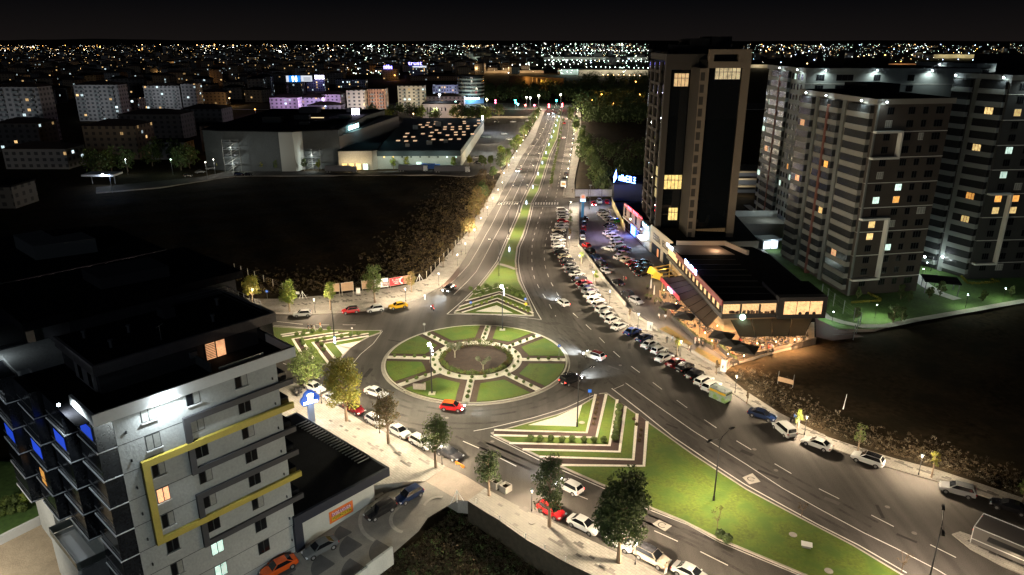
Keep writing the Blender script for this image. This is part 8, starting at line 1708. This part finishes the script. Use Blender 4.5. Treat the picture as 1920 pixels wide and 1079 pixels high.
# lamps that light the nearer streets of the town
for i, (px, py, c) in enumerate([(240,165,'warm'),(60,232,'orange'),(232,160,'orange'),(150,120,'orange'),(330,120,'warm'),(380,152,'orange'),(440,128,'orange'),(470,118,'warm'),(500,112,'orange'),(560,122,'warm'),(300,138,'warm'),(168,265,'orange'),(418,265,'orange'),(478,206,'orange'),(430,185,'warm'),(320,300,'green'),(235,300,'cool'),(205,330,'blue'),(520,140,'orange'),(620,132,'orange'),(680,130,'orange'),(740,142,'orange'),(90,130,'warm'),(30,120,'orange'),(360,105,'warm'),(250,108,'orange'),(150,102,'orange'),(680,222,'warm'),(735,220,'orange'),(775,214,'warm'),(1192,154,'orange'),(1200,178,'orange'),(1128,178,'orange'),(1110,188,'orange'),(1150,195,'orange'),(590,195,'blue'),(610,200,'blue'),(55,150,'warm'),(400,300,'white'),(385,305,'white')]):
    z = 7; x, y = G(px, py, z); t = thing('street_lamp', f"{'orange' if c in ('orange','warm') else c} street lamp between the town houses, {ORD[i]} of the nearer ones", 'street lamp', (x,y,-.3), 0, 'street lamps between the town houses')
    r_ = y*.0007; mb = MB(); mb.tube((0,0,0),(0,0,z-.2),.1,.08,5); mb.build('pole', m_grey, t); mb = MB(); mb.ball((0,0,z+.3),r_,8,5); mb.build('lamp_glow', LMt[c], t); light('POINT',(0,0,z-1.2),(600 if y < 620 else 2600+y*4.0),LC[c],.4,parent=t)
# hills on the horizon
rnd = random.Random(6)
for k_, (Y_, x0_, x1_, hh) in enumerate([(9800,-8500,-600,70),(11500,-3000,9000,58),(8200,-7600,-3800,64)]):
    n = 60; mb = MB(); pr = []; ph = [rnd.uniform(0,6) for _ in range(4)]
    for i in range(n+1):
        f_ = i/n; x = x0_+(x1_-x0_)*f_; h = hh*math.sin(math.pi*min(1,max(0,f_)))**.4*(.82+.12*math.sin(f_*9+ph[0])+.07*math.sin(f_*23+ph[1])+.03*math.sin(f_*61+ph[2])); pr.append((x, h))
    for (xa, ha), (xb, hb) in zip(pr, pr[1:]): mb.quad((xa,Y_-900,-5),(xb,Y_-900,-5),(xb,Y_,hb),(xa,Y_,ha)); mb.quad((xa,Y_,ha),(xb,Y_,hb),(xb,Y_+900,-5),(xa,Y_+900,-5))
    struct(mb.build('hills', m_soil, smooth=True))
# farthest houses: one mass, beyond counting
rnd = random.Random(31); mb = MB()
for i in range(1500):
    py = 88+70*rnd.random()**1.5; px = rnd.uniform(-60,1000) if rnd.random() < .8 else rnd.uniform(1000,1980)
    if px > 640 and py > 136 or px > 1000 and py > 112: continue
    x, y = G(px, py, 0)
    if any(abs(x-a) < 20 and abs(y-b) < 18 for a, b in taken): continue
    w, d, h = rnd.uniform(12,26), rnd.uniform(10,16), rnd.choice([7,9,12,12,15,18]); a = rnd.uniform(-.5,.5); ca, sa = math.cos(a), math.sin(a)
    P4 = [(x+u*w/2*ca-v*d/2*sa, y+u*w/2*sa+v*d/2*ca) for u, v in ((-1,-1),(1,-1),(1,1),(-1,1))]; k = rnd.randrange(3)
    mb.add([(*p,-1) for p in P4]+[(*p,h) for p in P4]+[(x,y,h+2.5)], [(0,1,5,4),(1,2,6,5),(2,3,7,6),(3,0,4,7)], k); mb.add([(*p,h) for p in P4]+[(x,y,h+2.5)], [(0,1,4),(1,2,4),(2,3,4),(3,0,4)], 3)
o = mb.build('far_town', [WW[0],WW[1],WW[2],m_tile]); o['kind'] = 'stuff'; o['label'] = 'countless low houses of the farthest districts'
for nm_, reg_, n_ in (('far_wood', [(1084,232),(1205,232),(1210,150),(1090,146)], 260), ('far_wood', [(905,186),(1000,184),(1080,190),(1090,172),(1000,164),(900,164)], 130)):
    rr = random.Random(n_); mb = MB(); xs = [p[0] for p in reg_]; ys = [p[1] for p in reg_]
    for i in range(n_):
        px, py = rr.uniform(min(xs),max(xs)), rr.uniform(min(ys),max(ys)); x, y = G(px,py,0); h = rr.uniform(7,14); leaves(mb, (x,y,h*.45), h*.6, 90, rr, 1.6, .8, 0, .3)
    o = mb.build(nm_, LF['dark']); o['kind'] = 'stuff'; o['label'] = 'dark wood beyond the avenue tree line' if n_ == 260 else 'dark wood left of the far junction'
# car dealer canopy glow lower left of the far town
t = thing('filling_canopy', 'small blue-lit canopy among the trees at the far left', 'canopy', (*G(195,345),-.2)); mb = MB(); mb.box((-7,-4,4),(7,4,4.8)); mb.build('roof', m_white, t)
for a in (-5,5): mb = MB(); mb.tube((a,0,0),(a,0,4),.2,.2,6); mb.build('post', m_grey, t)
mb = MB(); mb.ball((3,-5,5),.5,8,5); mb.build('floodlight', m_leds, t); light('POINT',(3,-6,4.6),500,(.65,.78,1),.4,parent=t)
# pale houses seen at the left field end
blk(-20,30,352,392,14,WW[0],'dark flat-roofed house at the left edge of the field','flat');
